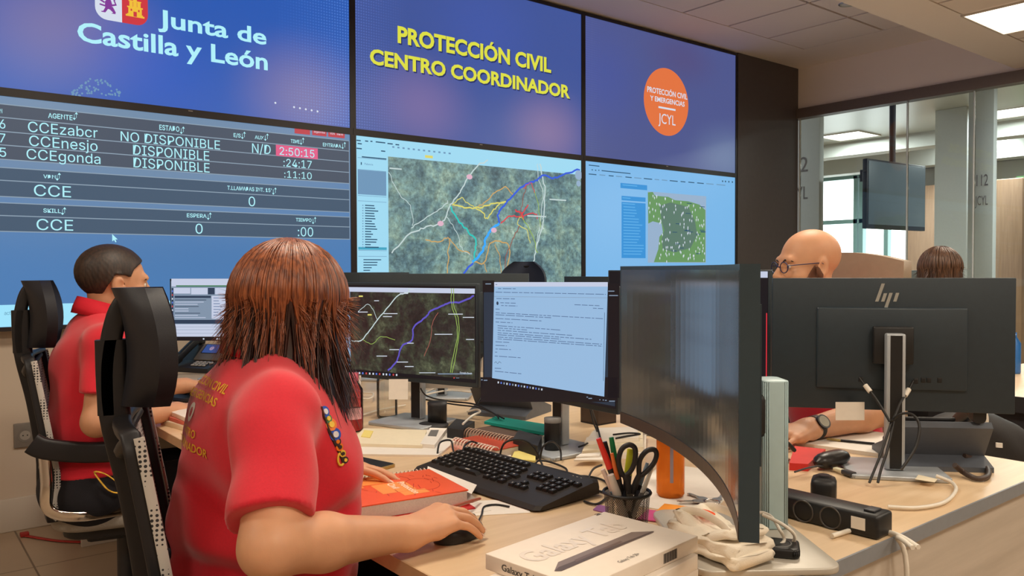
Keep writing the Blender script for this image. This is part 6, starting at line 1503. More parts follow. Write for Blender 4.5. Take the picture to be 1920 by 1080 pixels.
def torso_frame(org, yaw): return Matrix.Translation(org) @ Matrix.Rotation(yaw, 4, 'Z')
def person(spec):
    """spec in world coordinates: hip, chest, neck, shoulders, elbows, wrists, hands, knees, feet, head; the body is one mesh, clothes and hair are parts of it"""
    S = spec; th = S['yaw']; F = Vector((math.cos(th), math.sin(th), 0)); Lf = Vector((-F.y, F.x, 0)); s = S.get('s', 1.0)
    R = np.array(Matrix.Rotation(th, 3, 'Z'), np.float32)
    hip, chest, belly, neck = (Vector(S[k]) for k in ('hip', 'chest', 'belly', 'neck'))
    def torso(grow):
        fs = [s_ell(hip, [v + grow for v in S['hip_r']], R), s_ell(belly, [v + grow for v in S['belly_r']], R), s_ell(chest, [v + grow for v in S['chest_r']], R)]
        for sd in (0, 1):
            sh = Vector(S['shoulder'][sd]); fs.append(s_cone(neck - Vector((0, 0, .03)), sh, .048 * s + grow, .050 * s + grow))
        for c, r in S.get('bumps', ()): fs.append(s_ell(c, [v + grow for v in r], R))
        return s_union(fs, .07)
    HM = head_matrix(*S['head']); body = [torso(-.020), s_cone(neck - Vector((0, 0, .05)), HM @ Vector((-.022, 0, -.05)), .056 * s, .050 * s)]
    arms = []; hands = []; nails = []
    for sd in (0, 1):
        a, e, w_ = S['shoulder'][sd], S['elbow'][sd], S['wrist'][sd]; ar = S.get('arm_r', (.050, .044, .030)); mid = Vector(e).lerp(Vector(w_), .35)
        arms.append(s_union([s_cone(a, e, ar[0], ar[1]), s_cone(e, mid, ar[1], ar[1] * .99), s_cone(mid, w_, ar[1] * .98, ar[2])], .02))
        hf, tips = hand_sdf(w_, *S['hand'][sd][0], **S['hand'][sd][1]); hands.append(hf); nails.append(tips)
        body.append(None)
    legs = []
    for sd in (0, 1):
        h0 = hip + Lf * (.09 if sd == 0 else -.09) + Vector((0, 0, -.03)); k, ft = S['knee'][sd], S['ankle'][sd]
        legs.append(lambda g, h0=h0, k=k, ft=ft: s_union([s_cone(h0, k, .085 * s + g, .062 * s + g), s_cone(k, ft, .058 * s + g, .042 * s + g)], .03))
    hd = s_local(HEAD, HM); tb = body[0]; nk = body[1]; lg = [l(-.008) for l in legs]
    def bodyf(p):
        d = smin(hd(p), nk(p), .03); d = smin(d, tb(p), .04)
        for l in lg: d = smin(d, l(p), .03)
        for a, h_ in zip(arms, hands): d = smin(d, smin(a(p), h_(p), .018), .02)
        return d
    pts = [hip, chest, belly] + [Vector(v) for k in ('shoulder', 'elbow', 'wrist', 'knee', 'ankle') for v in S[k]] + [HM.translation]
    def bounds(P, m): return [min(v[i] for v in P) - m for i in range(3)], [max(v[i] for v in P) + m for i in range(3)]
    lo, hi = bounds(pts, .22); loc = (hip.x, hip.y, S.get('zbase', 0.02))
    o, vs, Fc = sdf_object('person', bodyf, lo, hi, S.get('res', .0045), S['skin'], None, loc)
    tag(o, S['label'], 'person')
    # shirt
    tg = torso(.004); sl = []
    for sd in (0, 1):
        a, e = Vector(S['shoulder'][sd]), Vector(S['elbow'][sd]); d = (e - a); l = d.length; dn = d / l; end = a + d * S.get('sleeve', .62); r = S.get('sleeve_r', .066)
        c = s_cone(a, a + d * 1.1, r * .97, r * .97); en = np.array(end, np.float32); dd = np.array(dn, np.float32)
        sl.append(lambda p, c=c, en=en, dd=dd: smax(c(p), (p - en) @ dd, .004))
    zcut = S.get('hem', .46); nkp = np.array(neck, np.float32)
    amp = S.get('wrinkle', .0022)
    Fn = np.array(F, np.float32); Ln = np.array(Lf, np.float32); shp = [np.array(v, np.float32) for v in S['shoulder']]; creases = S.get('creases', ())
    def shirtf(p):
        d = tg(p)
        for c, nrm, ln, wd, dep_ in creases:     # long soft folds, each a groove with its ridge
            q = p - np.array(c, np.float32); t_ = np.array(ln, np.float32); L_ = float(np.linalg.norm(t_)); t_ = t_ / L_; al = q @ t_; n_ = np.array(nrm, np.float32); n_ = n_ - t_ * (n_ @ t_); n_ = n_ / np.linalg.norm(n_); ac = q @ n_
            e = np.exp(-(al / (L_ * .5)) ** 2) * np.exp(-(ac / wd) ** 2); rad = np.sqrt((q * q).sum(1)); d = d + dep_ * e * np.exp(-(rad / .16) ** 2)
        for q in sl: d = smin(d, q(p), .03)
        d = d + wrinkle(p, amp)
        d = smax(d, zcut - p[:, 2], .01)
        d = smax(d, (p[:, 2] - (nkp[2] + .028)) - ((p - nkp) @ Fn) * -.55, .006)
        return d
    lo2, hi2 = bounds([hip, chest, belly] + [Vector(v) for v in S['shoulder']] + [Vector(S['shoulder'][i]).lerp(Vector(S['elbow'][i]), .7) for i in (0, 1)], .24)
    so, sv, sf = sdf_object('polo_shirt', shirtf, lo2, hi2, .005, S['shirt'], o)
    # collar: a turned-down band round the neck
    cm = MB(); nn = 28; rows = []
    for i in range(nn + 1):
        a = .16 + (2 * PI - .32) * i / nn; c, sn = math.cos(a), math.sin(a)
        b = neck + Vector((0, 0, .012))
        ring = []
        for rr_, zz in ((.057, .040), (.064, .044), (.076, .014 - .012 * (1 + c) * .5), (.081, -.006 - .024 * max(0, c) ** 2), (.077, -.007 - .024 * max(0, c) ** 2), (.066, .018)):
            ring.append(b + F * (c * rr_ * s * 1.06 + .004) + Lf * (sn * rr_ * s * 1.08) + Vector((0, 0, zz - .022 * c)))
        rows.append(ring)
    off = Vector(o.location); k = 6
    cm.add([p - off for r_ in rows for p in r_], [(i * k + j, i * k + (j + 1) % k, (i + 1) * k + (j + 1) % k, (i + 1) * k + j) for i in range(nn) for j in range(k)] + [tuple(range(k - 1, -1, -1)), tuple(range(nn * k, nn * k + k))], 0, True)
    cm.build('collar', M_polo_edge, so)
    # sleeve hems
    for sd in (0, 1):
        a, e = Vector(S['shoulder'][sd]), Vector(S['elbow'][sd]); d = e - a
        hm = MB(); r = S.get('sleeve_r', .066) * 1.0; c = a + d * (S.get('sleeve', .62) - .006); x, y, _ = frame_of(d)
    # trousers and shoes
    lt = [l(.006) for l in legs]; hp = s_ell(hip + Vector((0, 0, -.02)), [v + .0 for v in S['hip_r']], R)
    def trf(p):
        d = hp(p)
        for l in lt: d = smin(d, l(p), .05)
        d = d + wrinkle(p, .002, (30, 20, 40)); d = smax(d, p[:, 2] - max(zcut + .03, .66), .01)
        return smax(d, (min(S['ankle'][0][2], S['ankle'][1][2]) - .01) - p[:, 2], .006)
    lo3, hi3 = bounds([hip] + [Vector(v) for k_ in ('knee', 'ankle') for v in S[k_]], .20); sdf_object('trousers', trf, lo3, hi3, .008, M_trouser, o)
    for sd in (0, 1):
        an = Vector(S['ankle'][sd]); f_ = s_union([s_ell(an + Vector((0, 0, -.045)) + F * .0, (.05, .042, .045), R), s_cone(an + F * .03 + Vector((0, 0, -.052)), an + F * .15 + Vector((0, 0, -.06)), .042, .034)], .03); zf = an.z - .095
        sdf_object('shoe', lambda p, f_=f_, zf=zf: smax(f_(p), zf - p[:, 2], .004), [an.x - .25, an.y - .25, zf - .03], [an.x + .25, an.y + .25, an.z + .06], .006, M_shoe, o)
    # finger nails
    nm = MB()
    for sd in (0, 1):
        bk = Vector(S['hand'][sd][0][1])
        for tip, d in nails[sd]:
            u = (bk - d * bk.dot(d)).normalized(); sx = d.cross(u); c = tip + u * .0052 + d * .001 - off
            n_ = 8; vs_ = [c + d * (.0062 * math.cos(2 * PI * i / n_)) + sx * (.0044 * math.sin(2 * PI * i / n_)) - u * (.0016 * abs(math.sin(2 * PI * i / n_))) + u * .0012 for i in range(n_)]
            nm.add(vs_ + [c + u * .0022], [(i, (i + 1) % n_, n_) for i in range(n_)], 0, True)
    nm.build('finger_nails', mat('nail_pink', srgb(232, 184, 164), .3, noise=.02), o)
    eyes(o, HM, mat('iris_brown', srgb(58, 36, 24), .2, noise=.05)); brows(o, HM, S.get('brow', M_hair_dark))
    return o, HM, (sv, sf, so), F, Lf

def on_shirt(o, sv, sf, so, F, text, cx, cz, width, cap, cy0, Lf, m, name, bold=.02, arc=0.0, extra=None):
    """embroidery lying on the back of a shirt: outlines carried forward onto the cloth"""
    bvh = BVHTree.FromPolygons([tuple(v) for v in sv.tolist()], [tuple(f) for f in sf.tolist()]); off = Vector(o.location)
    vs, fs = text_geo(text, bold); a = min(v[0] for v in vs); b = max(v[0] for v in vs); sc = width / (b - a); sy = cap / cap_h(); out = []; mb = MB(); c = (a + b) / 2
    for v in vs:
        u = (v[0] - c) * sc; q = Vector(cx) + Lf * (-u) + Vector((0, 0, cz + v[1] * sy - arc * u * u)) - F * .6
        h, nrm, _, _ = bvh.ray_cast(q, F)
        if h is None: h = q + F * .45; nrm = -F
        out.append(h - F * .0022 - off)
    mb.add(out, [f[::-1] for f in fs] if True else fs); return mb.build(name, m, so)

# ================================================================ office chairs
def make_chair(label, loc, rz, mesh_m, seat_m):
    t = thing('office_chair', label, 'chair', loc, rz, 'mesh office chairs with headrest')
    bl = mat('chair_frame_black', srgb(30, 29, 32), .45, noise=.06)
    def bx(z): return np.interp(z, [.40, .52, .62, .80, .97, 1.2], [-.16, -.195, -.185, -.215, -.245, -.255])   # line of the back, seen from the side
    # mesh back with frame
    def back(u, v):
        z = .50 + .46 * v; y = (u - .5) * (.42 - .07 * v); return (bx(z) - .02 * (1 - (2 * u - 1) ** 2), y, z)
    mb = MB(); mb.grid(lambda u, v: back(u, v), 10, 14); mb.build('back_mesh', mesh_m, t)
    edge = [back(0, v / 14) for v in range(15)] + [back(u / 10, 1) for u in range(1, 11)] + [back(1, 1 - v / 14) for v in range(1, 15)] + [back(1 - u / 10, 0) for u in range(1, 10)]
    MB().sweep(edge, [(a, b) for a, b in rrect(.030, .016, .005, 2)], 0, None, True).build('back_frame', bl, t)
    for sd in (0, 1):
        pts = [Vector(back(sd, v / 14)) + Vector((.012, (.012 if sd else -.012), 0)) for v in range(15)]; MB().sweep(pts, [(a, b) for a, b in rrect(.004, .016, .001, 1)], 0, (1, 0, 0)).build('mesh_edge', mesh_m, t)
    # rear spine
    sp = [(-.05, 0, .40), (-.15, 0, .42), (-.215, 0, .52), (-.222, 0, .65), (-.245, 0, .82), (-.275, 0, .97), (-.280, 0, 1.10)]
    MB().sweep(spline(sp, 6), [(a, b) for a, b in rrect(.050, .030, .008, 3)], 0, (0, 1, 0)).build('spine', bl, t)
    for sd in (-1, 1): [MB().tube(spline(q_, 5), r_).build('spine_arm', bl, t) for q_, r_ in (([(-.22, 0, .60), (-.22, sd * .08, .63), (-.20, sd * .17, .66)], .014), ([(-.262, 0, .90), (-.262, sd * .07, .92), (-.245, sd * .14, .95)], .012))]
    # lumbar block
    MB().box((-.205, 0, .60), (.03, .26, .11), .012).build('lumbar_pad', bl, t)
    # headrest: deep curved shell with a padded front
    def hr(o_):
        def f(u, v):
            yy = (u - .5) * .25; z = .985 + .205 * v; c = (2 * u - 1) ** 2; vv = (2 * v - 1)
            return (-.245 + .055 * c - .03 * vv * vv * .6 + o_ - .01 * v, yy * (1 - .58 * abs(vv) ** 2.4), z)
        return f
    fr, bk = hr(.022), hr(-.006); n, k = 14, 10
    mb = MB()
    for fn, m_ in ((bk, 0),): mb.grid(fn, n, k, m_)
    ed = lambda fn: [fn(u / n, 0) for u in range(n + 1)] + [fn(1, v / k) for v in range(1, k + 1)] + [fn(1 - u / n, 1) for u in range(1, n + 1)] + [fn(0, 1 - v / k) for v in range(1, k)]
    a, b = ed(fr), ed(bk); q = len(a); mb.add(a + b, [(i, (i + 1) % q, q + (i + 1) % q, q + i) for i in range(q)], 0, True); hs_ = mb.build('headrest_shell', mat('headrest_black', srgb(34, 36, 44), .5, noise=.08, nscale=400, bump=.15, bscale=900), t)
    mb = MB(); mb.grid(fr, n, k, 0); mb.build('headrest_pad', mat('headrest_fabric', srgb(44, 52, 70), .8, noise=.1, nscale=600, bump=.3, bscale=1200), hs_)
    MB().sweep(spline([(-.285, 0, .97), (-.285, 0, 1.06), (-.27, 0, 1.14), (-.250, 0, 1.175)], 5), [(a_, b_) for a_, b_ in rrect(.034, .030, .008, 3)], 0, (0, 1, 0)).build('headrest_bracket', bl, hs_)
    # seat
    mb = MB(); vs = []; ns = 12
    pl = rrect(.46, .47, .10, 5)
    mb.prism(pl, .455, .505, 0, Matrix.Translation((.03, 0, 0)), .015); mb.build('seat', seat_m, t)
    MB().prism(rrect(.40, .40, .08, 5), .425, .4545, 0, Matrix.Translation((.03, 0, 0)), .006).build('seat_shell', bl, t)
    # arms: polished loops with black pads
    for sd in (-1, 1):
        pts = spline([(-.205, sd * .245, .70), (-.200, sd * .255, .62), (-.20, sd * .258, .555), (-.17, sd * .258, .525), (-.10, sd * .255, .512), (.02, sd * .215, .505), (.03, sd * .17, .47)], 6)
        MB().sweep(pts, [(a_, b_) for a_, b_ in rrect(.030, .016, .006, 3)], 0, (0, 1, 0)).build('arm_loop', M_chrome, t)
        MB().sweep(spline([(-.235, sd * .245, .735), (-.20, sd * .248, .715), (-.10, sd * .25, .695), (.0, sd * .25, .69)], 5), [(a_, b_) for a_, b_ in rrect(.06, .028, .010, 3)], 0, (0, 1, 0)).build('arm_pad', bl, t)
    # mechanism, column, five-star foot with castors
    MB().box((0, 0, .40), (.22, .14, .05), .012).build('mechanism', bl, t); MB().cyl((0, 0, .12), (0, 0, .38), .026).cyl((0, 0, .06), (0, 0, .22), .036).build('gas_lift', M_dgrey, t)
    for i in range(5):
        a = 2 * PI * i / 5 + .3; c, s_ = math.cos(a), math.sin(a)
        MB().sweep(spline([(c * .03, s_ * .03, .115), (c * .16, s_ * .16, .105), (c * .29, s_ * .29, .072)], 5), [(p, q_) for p, q_ in rrect(.045, .026, .008, 2)], 0, None, False).build('foot_arm', M_chrome, t); fa_ = t.children[-1]
        w_ = MB(); p = Vector((c * .29, s_ * .29, .031)); n_ = Vector((-s_, c, 0))
        for e in (-1, 1): w_.cyl(p + n_ * (e * .011), p + n_ * (e * .026), .030, n=16)
        w_.cyl(p - n_ * .026, p + n_ * .026, .008, n=8); w_.build('castor', M_black, fa_)
    return t
def mesh_cloth(name, c1, c2, scale):
    m = bpy.data.materials.new(name); m.use_nodes = True; nt = m.node_tree; b = nt.nodes['Principled BSDF']; b.inputs['Roughness'].default_value = .7
    tc = nt.nodes.new('ShaderNodeTexCoord'); v = nt.nodes.new('ShaderNodeTexVoronoi'); v.inputs['Scale'].default_value = scale; v.inputs['Randomness'].default_value = .15
    r = nt.nodes.new('ShaderNodeValToRGB'); r.color_ramp.interpolation = 'CONSTANT'; r.color_ramp.elements[0].color = (*c2, 1); r.color_ramp.elements[1].position = .33; r.color_ramp.elements[1].color = (*c1, 1)
    nt.links.new(tc.outputs['Object'], v.inputs['Vector']); nt.links.new(v.outputs['Distance'], r.inputs['Fac']); nt.links.new(r.outputs['Color'], b.inputs['Base Color'])
    return m
M_mesh = mesh_cloth('chair_mesh_pale', srgb(196, 192, 186), srgb(40, 40, 44), 130)
M_seat = mat('chair_seat_grey', srgb(150, 144, 136), .8, noise=.08, nscale=300, bump=.2, bscale=900)
ch = make_chair('mesh office chair with headrest right behind the red haired woman in front', (.592, 1.455, 0), -.27, M_mesh, M_seat)
copy_thing(ch, (.625, 2.80, 0), -.22, 'mesh office chair with headrest behind the dark haired man by the wall')
copy_thing(ch, (2.56, 3.26, 0), PI + .5, 'mesh office chair whose headrest shows over the e-mail monitor, before the wall map').scale = (1.06, 1.06, 1.06)

def build_people():
    # ---------------------------------------------------------------- woman in front
    wr, wl = (.705, 1.182, .770), (.775, 1.640, .795)
    S = dict(label='person with long brown hair in a red polo shirt, back turned, hand on a mouse', yaw=-.08, skin=M_skin, shirt=M_polo, res=.004, s=1.0,
             hip=(.500, 1.42, .56), hip_r=(.185, .21, .125), belly=(.540, 1.42, .75), belly_r=(.150, .185, .16), chest=(.550, 1.42, .915), chest_r=(.130, .178, .155), neck=(.560, 1.425, 1.045),
             bumps=(((.615, 1.35, .865), (.075, .085, .085)), ((.625, 1.50, .865), (.075, .085, .085)), ((.60, 1.42, .70), (.10, .16, .11))),
             shoulder=((.575, 1.585, .980), (.500, 1.240, .985)), elbow=((.600, 1.700, .80), (.440, 1.115, .822)), wrist=(wl, wr), arm_r=(.050, .042, .0275),
             hand=(((Vector((.72, -.68, -.12)), Vector((.1, .1, 1)), -1), dict(curl=(.10, .18, .15), s=.94, spread=.12, thumb_curl=.1)), ((Vector((.96, .0, .20)), Vector((-.2, -.12, 1)), 1), dict(curl=(.52, .32, .18), s=.98, spread=.08, thumb_curl=.3))),
             knee=((.93, 1.52, .53), (.93, 1.31, .53)), ankle=((.90, 1.52, .115), (.90, 1.31, .115)), head=((.612, 1.430, 1.128), .62, .10, 0.0, 1.0), sleeve=.80, sleeve_r=.066, hem=.47, wrinkle=.0032,
             creases=(((.43, 1.26, .86), (.3, 0, 1), (.12, .02, -.16), .016, .020), ((.42, 1.30, .74), (0, 0, 1), (.16, .05, -.05), .018, .020), ((.50, 1.24, .70), (0, 0, 1), (.2, -.02, .03), .020, .022), ((.60, 1.24, .80), (0, .3, 1), (.16, .02, .06), .016, .016), ((.40, 1.40, .66), (0, 0, 1), (.06, .25, 0), .020, .020)))
    o, HM, (sv, sf, so), F, Lf = person(S)
    long_hair(o, HM, (-.200, -.125), 1500, 1700, [M_hair_shaded, M_hair_lit], 7, .024)
    for tx, z, wd, cp, bo in (('PROTECCIÓN CIVIL', 1.022, .20, .013, .012), ('Y EMERGENCIAS', 1.000, .18, .013, .012), ('CENTRO', .938, .09, .013, .012), ('COORDINADOR', .916, .18, .013, .012)): on_shirt(o, sv, sf, so, F, tx, (.54, 1.42, 0), z, wd, cp, 0, Lf, M_gold, 'back_lettering', bo, .6)
    on_shirt(o, sv, sf, so, F, 'O', (.54, 1.42, 0), .962, .028, .028, 0, Lf, mat('emblem_white_thread', srgb(226, 216, 208), .7, noise=.03), 'back_emblem', .05)
    # lanyard with round pins over the chest
    bvh = BVHTree.FromPolygons([tuple(v) for v in sv.tolist()], [tuple(f) for f in sf.tolist()]); off = Vector(o.location)
    def hit(px, py):
        h, n, _, _ = bvh.ray_cast(CAM, ray(px, py).normalized()); return (h, n) if h is not None else (dep(px, py, 1.4), -CF)
    lm = [mat('pin_' + n, srgb(*c), .35, noise=.05) for n, c in (('blue', (50, 90, 190)), ('orange', (236, 130, 40)), ('green', (70, 130, 80)), ('yellow', (236, 200, 70)), ('white', (226, 226, 230)), ('dark', (60, 50, 50)))]
    P = [(606, 762), (612, 785), (621, 808), (630, 826), (638, 842), (645, 858), (649, 868)]
    pts = [hit(x - 4, y)[0] - CF * .003 - off for x, y in P]
    MB().sweep(spline(pts, 5), [(a, b) for a, b in rrect(.007, .002, .0008, 1)], 0, tuple(-CF)); ly = MB().sweep(spline(pts, 5), [(a, b) for a, b in rrect(.007, .002, .0008, 1)], 0, tuple(-CF)).build('lanyard', lm[5], o)
    for i, (x, y, r) in enumerate(((606, 773, .010), (612, 786, .008), (618, 797, .011), (626, 815, .011), (630, 828, .007), (634, 838, .007), (640, 850, .006), (645, 862, .006))):
        h, n = hit(x, y); n = (n - CF * .5).normalized(); c = h + n * .004 - off
        mb = MB().cyl(c - n * .003, c + n * .001, r, n=14, m=0).cyl(c + n * .001, c + n * .003, r * .5, n=10, m=1)
        mb.build('lanyard_pin', [lm[(0, 2, 1, 0, 5, 1, 3, 5)[i]], lm[(4, 3, 3, 4, 1, 5, 5, 3)[i]]], ly)
    h, n = hit(638, 860); n = n.normalized(); x, y, _ = frame_of(n); c = h + n * .002 - off
    mb = MB(); mb.tube([c + x * (.008 * math.cos(2 * PI * i / 20)) + y * (.011 * math.sin(2 * PI * i / 20)) for i in range(20)], .0022, 5, 0, True); mb.build('chest_emblem', lm[3], o)
    # ---------------------------------------------------------------- man at the far left
    S = dict(label='person with short dark hair in a red polo shirt typing near the wall, in profile', yaw=.02, skin=M_skin2, shirt=M_polo, res=.005, s=1.0,
             hip=(.50, 2.75, .57), hip_r=(.125, .175, .11), belly=(.515, 2.75, .73), belly_r=(.110, .150, .15), chest=(.530, 2.75, .91), chest_r=(.115, .165, .155), neck=(.552, 2.755, 1.065),
             bumps=(((.585, 2.75, .93), (.06, .13, .09)),), shoulder=((.545, 2.935, 1.005), (.530, 2.570, 1.005)), elbow=((.66, 3.01, .80), (.492, 2.52, .79)), wrist=((.905, 3.115, .790), (.765, 2.715, .765)), arm_r=(.044, .040, .027),
             hand=(((Vector((.8, .55, -.08)), Vector((0, .1, 1)), -1), dict(curl=(.3, .4, .3), s=1.04, thumb_curl=.5)), ((Vector((.8, .55, -.05)), Vector((0, -.1, 1)), 1), dict(curl=(.3, .4, .3), s=1.04, thumb_curl=.5))),
             knee=((.95, 2.85, .54), (.95, 2.65, .54)), ankle=((.92, 2.85, .115), (.92, 2.65, .115)), head=((.590, 2.755, 1.172), .06, .06, 0.0, .95), sleeve=.66, sleeve_r=.060, hem=.61)
    o, HM, _, F, Lf = person(S)
    cap_hair('hair', o, HM, [-.12, -.075, -.05, -.034, -.02, .012, .030, .040, .06, .085, .12], [-.075, -.07, -.045, .005, .036, .036, .03, .055, .072, .088, .10], .0085, M_hair_dark)
    cap_hair('beard', o, HM, [-.12, .0, .02, .06, .12], [.2, .2, -.02, -.045, -.04], .0022, mat('stubble_brown', srgb(96, 66, 50), .8, noise=.25, nscale=900), extra=lambda p, r: np.maximum(np.maximum(r * 0 - .1, p[:, 2] + .040 + .30 * np.maximum(0, .035 - p[:, 0])), np.maximum(-(p[:, 0] - .010), -.2)))
    # ---------------------------------------------------------------- bald man with glasses
    S = dict(label='person with bald head, glasses and beard in a red polo shirt behind the silver-logo monitor', yaw=PI + .08, skin=M_skin, shirt=M_polo, res=.005, s=1.02,
             hip=(2.68, 1.52, .57), hip_r=(.13, .18, .11), belly=(2.66, 1.52, .73), belly_r=(.125, .16, .15), chest=(2.625, 1.52, .91), chest_r=(.12, .17, .155), neck=(2.585, 1.53, 1.065),
             shoulder=((2.600, 1.325, 1.005), (2.610, 1.715, 1.005)), elbow=((2.375, 1.185, .795), (2.47, 1.84, .80)), wrist=((2.035, 1.240, .772), (2.24, 1.72, .772)), arm_r=(.048, .045, .030),
             hand=(((Vector((-.98, .15, -.05)), Vector((0, -.1, 1)), -1), dict(curl=(.2, .3, .3), s=1.04)), ((Vector((-.9, -.3, -.05)), Vector((0, .1, 1)), 1), dict(curl=(.2, .3, .3), s=1.04))),
             knee=((2.29, 1.40, .53), (2.29, 1.62, .53)), ankle=((2.33, 1.40, .115), (2.33, 1.62, .115)), head=((2.548, 1.552, 1.222), PI - .52, .05, 0.0, 1.03), sleeve=.62, sleeve_r=.062, hem=.50)
    o, HM, _, F, Lf = person(S); off = Vector(o.location)
    cap_hair('beard', o, HM, [-.12, .12], [.2, .2], .0030, mat('beard_brown', srgb(112, 76, 58), .8, noise=.25, nscale=900), extra=lambda p, r: np.maximum(p[:, 2] + .030 - 1.6 * np.maximum(0, .026 - np.abs(p[:, 0] - .018)) + .25 * np.maximum(0, p[:, 0] - .05), -(p[:, 0] + .002)))
    gm = mat('glasses_blue_black', srgb(34, 42, 86), .3, noise=.03); mb = MB(); Lg = lambda *v: HM @ Vector(v) - off
    for sd in (-1, 1):
        mb.tube([Lg(.108 - .10 * (abs(y) - .033) * (abs(y) > .033), y, z) for y, z in [(sd * (.034 + .024 * math.cos(2 * PI * i / 22)), .006 + .018 * math.sin(2 * PI * i / 22)) for i in range(22)]], .0018, 6, 0, True)
        mb.tube([Lg(.105, sd * .058, .012), Lg(.06, sd * .074, .014), Lg(.0, sd * .083, .016), Lg(-.018, sd * .083, .004)], .0018, 6)
    mb.tube([Lg(.110, -.010, .008), Lg(.115, 0, .011), Lg(.110, .010, .008)], .0016, 6); mb.build('glasses', gm, o)
    w0 = Vector(S['wrist'][0]); e0 = Vector(S['elbow'][0]); d = (e0 - w0).normalized(); c = w0 + d * .03 - off; wt = MB()
    wt.cyl(c - d * .010, c + d * .010, .0335, n=24); wt.build('watch_strap', M_black, o)
    n = Vector((-.35, -.75, .55)).normalized(); n = (n - d * n.dot(d)).normalized(); q = c + n * .033
    MB().cyl(q - n * .004, q + n * .006, .021, n=28).build('watch_case', M_black, o); MB().cyl(q + n * .0061, q + n * .0066, .0165, n=28).build('watch_face', mat('watch_face_grey', srgb(168, 164, 146), .25, noise=.03), o)
    # ---------------------------------------------------------------- brown haired person further back
    hx, hy = 4.36, 1.90
    S = dict(label='person with straight brown hair seen from behind at the neighbouring desk', yaw=.9, skin=M_skin, shirt=mat('dark_top', srgb(60, 58, 64), .9, noise=.05), res=.009, s=.97,
             hip=(hx, hy, .55), hip_r=(.13, .18, .11), belly=(hx, hy, .70), belly_r=(.11, .15, .15), chest=(hx + .01, hy, .87), chest_r=(.105, .155, .15), neck=(hx + .02, hy + .02, 1.02),
             shoulder=((hx - .14, hy + .12, .97), (hx + .14, hy - .12, .97)), elbow=((hx - .05, hy + .27, .77), (hx + .24, hy + .06, .77)), wrist=((hx + .12, hy + .42, .775), (hx + .34, hy + .26, .775)), arm_r=(.042, .038, .026),
             hand=(((Vector((.6, .8, 0)), Vector((0, 0, 1)), -1), dict(s=.95)), ((Vector((.6, .8, 0)), Vector((0, 0, 1)), 1), dict(s=.95))), knee=((hx + .20, hy + .38, .53), (hx + .34, hy + .24, .53)), ankle=((hx + .22, hy + .36, .115), (hx + .36, hy + .22, .115)), head=((hx + .02, hy + .02, 1.185), .9, .05, 0, 1.0), hem=.50)
    o, HM, _, F, Lf = person(S)
    long_hair(o, HM, (-.22, -.16), 500, 500, [M_hair_far, M_hair_far], 9, .01)
build_people()

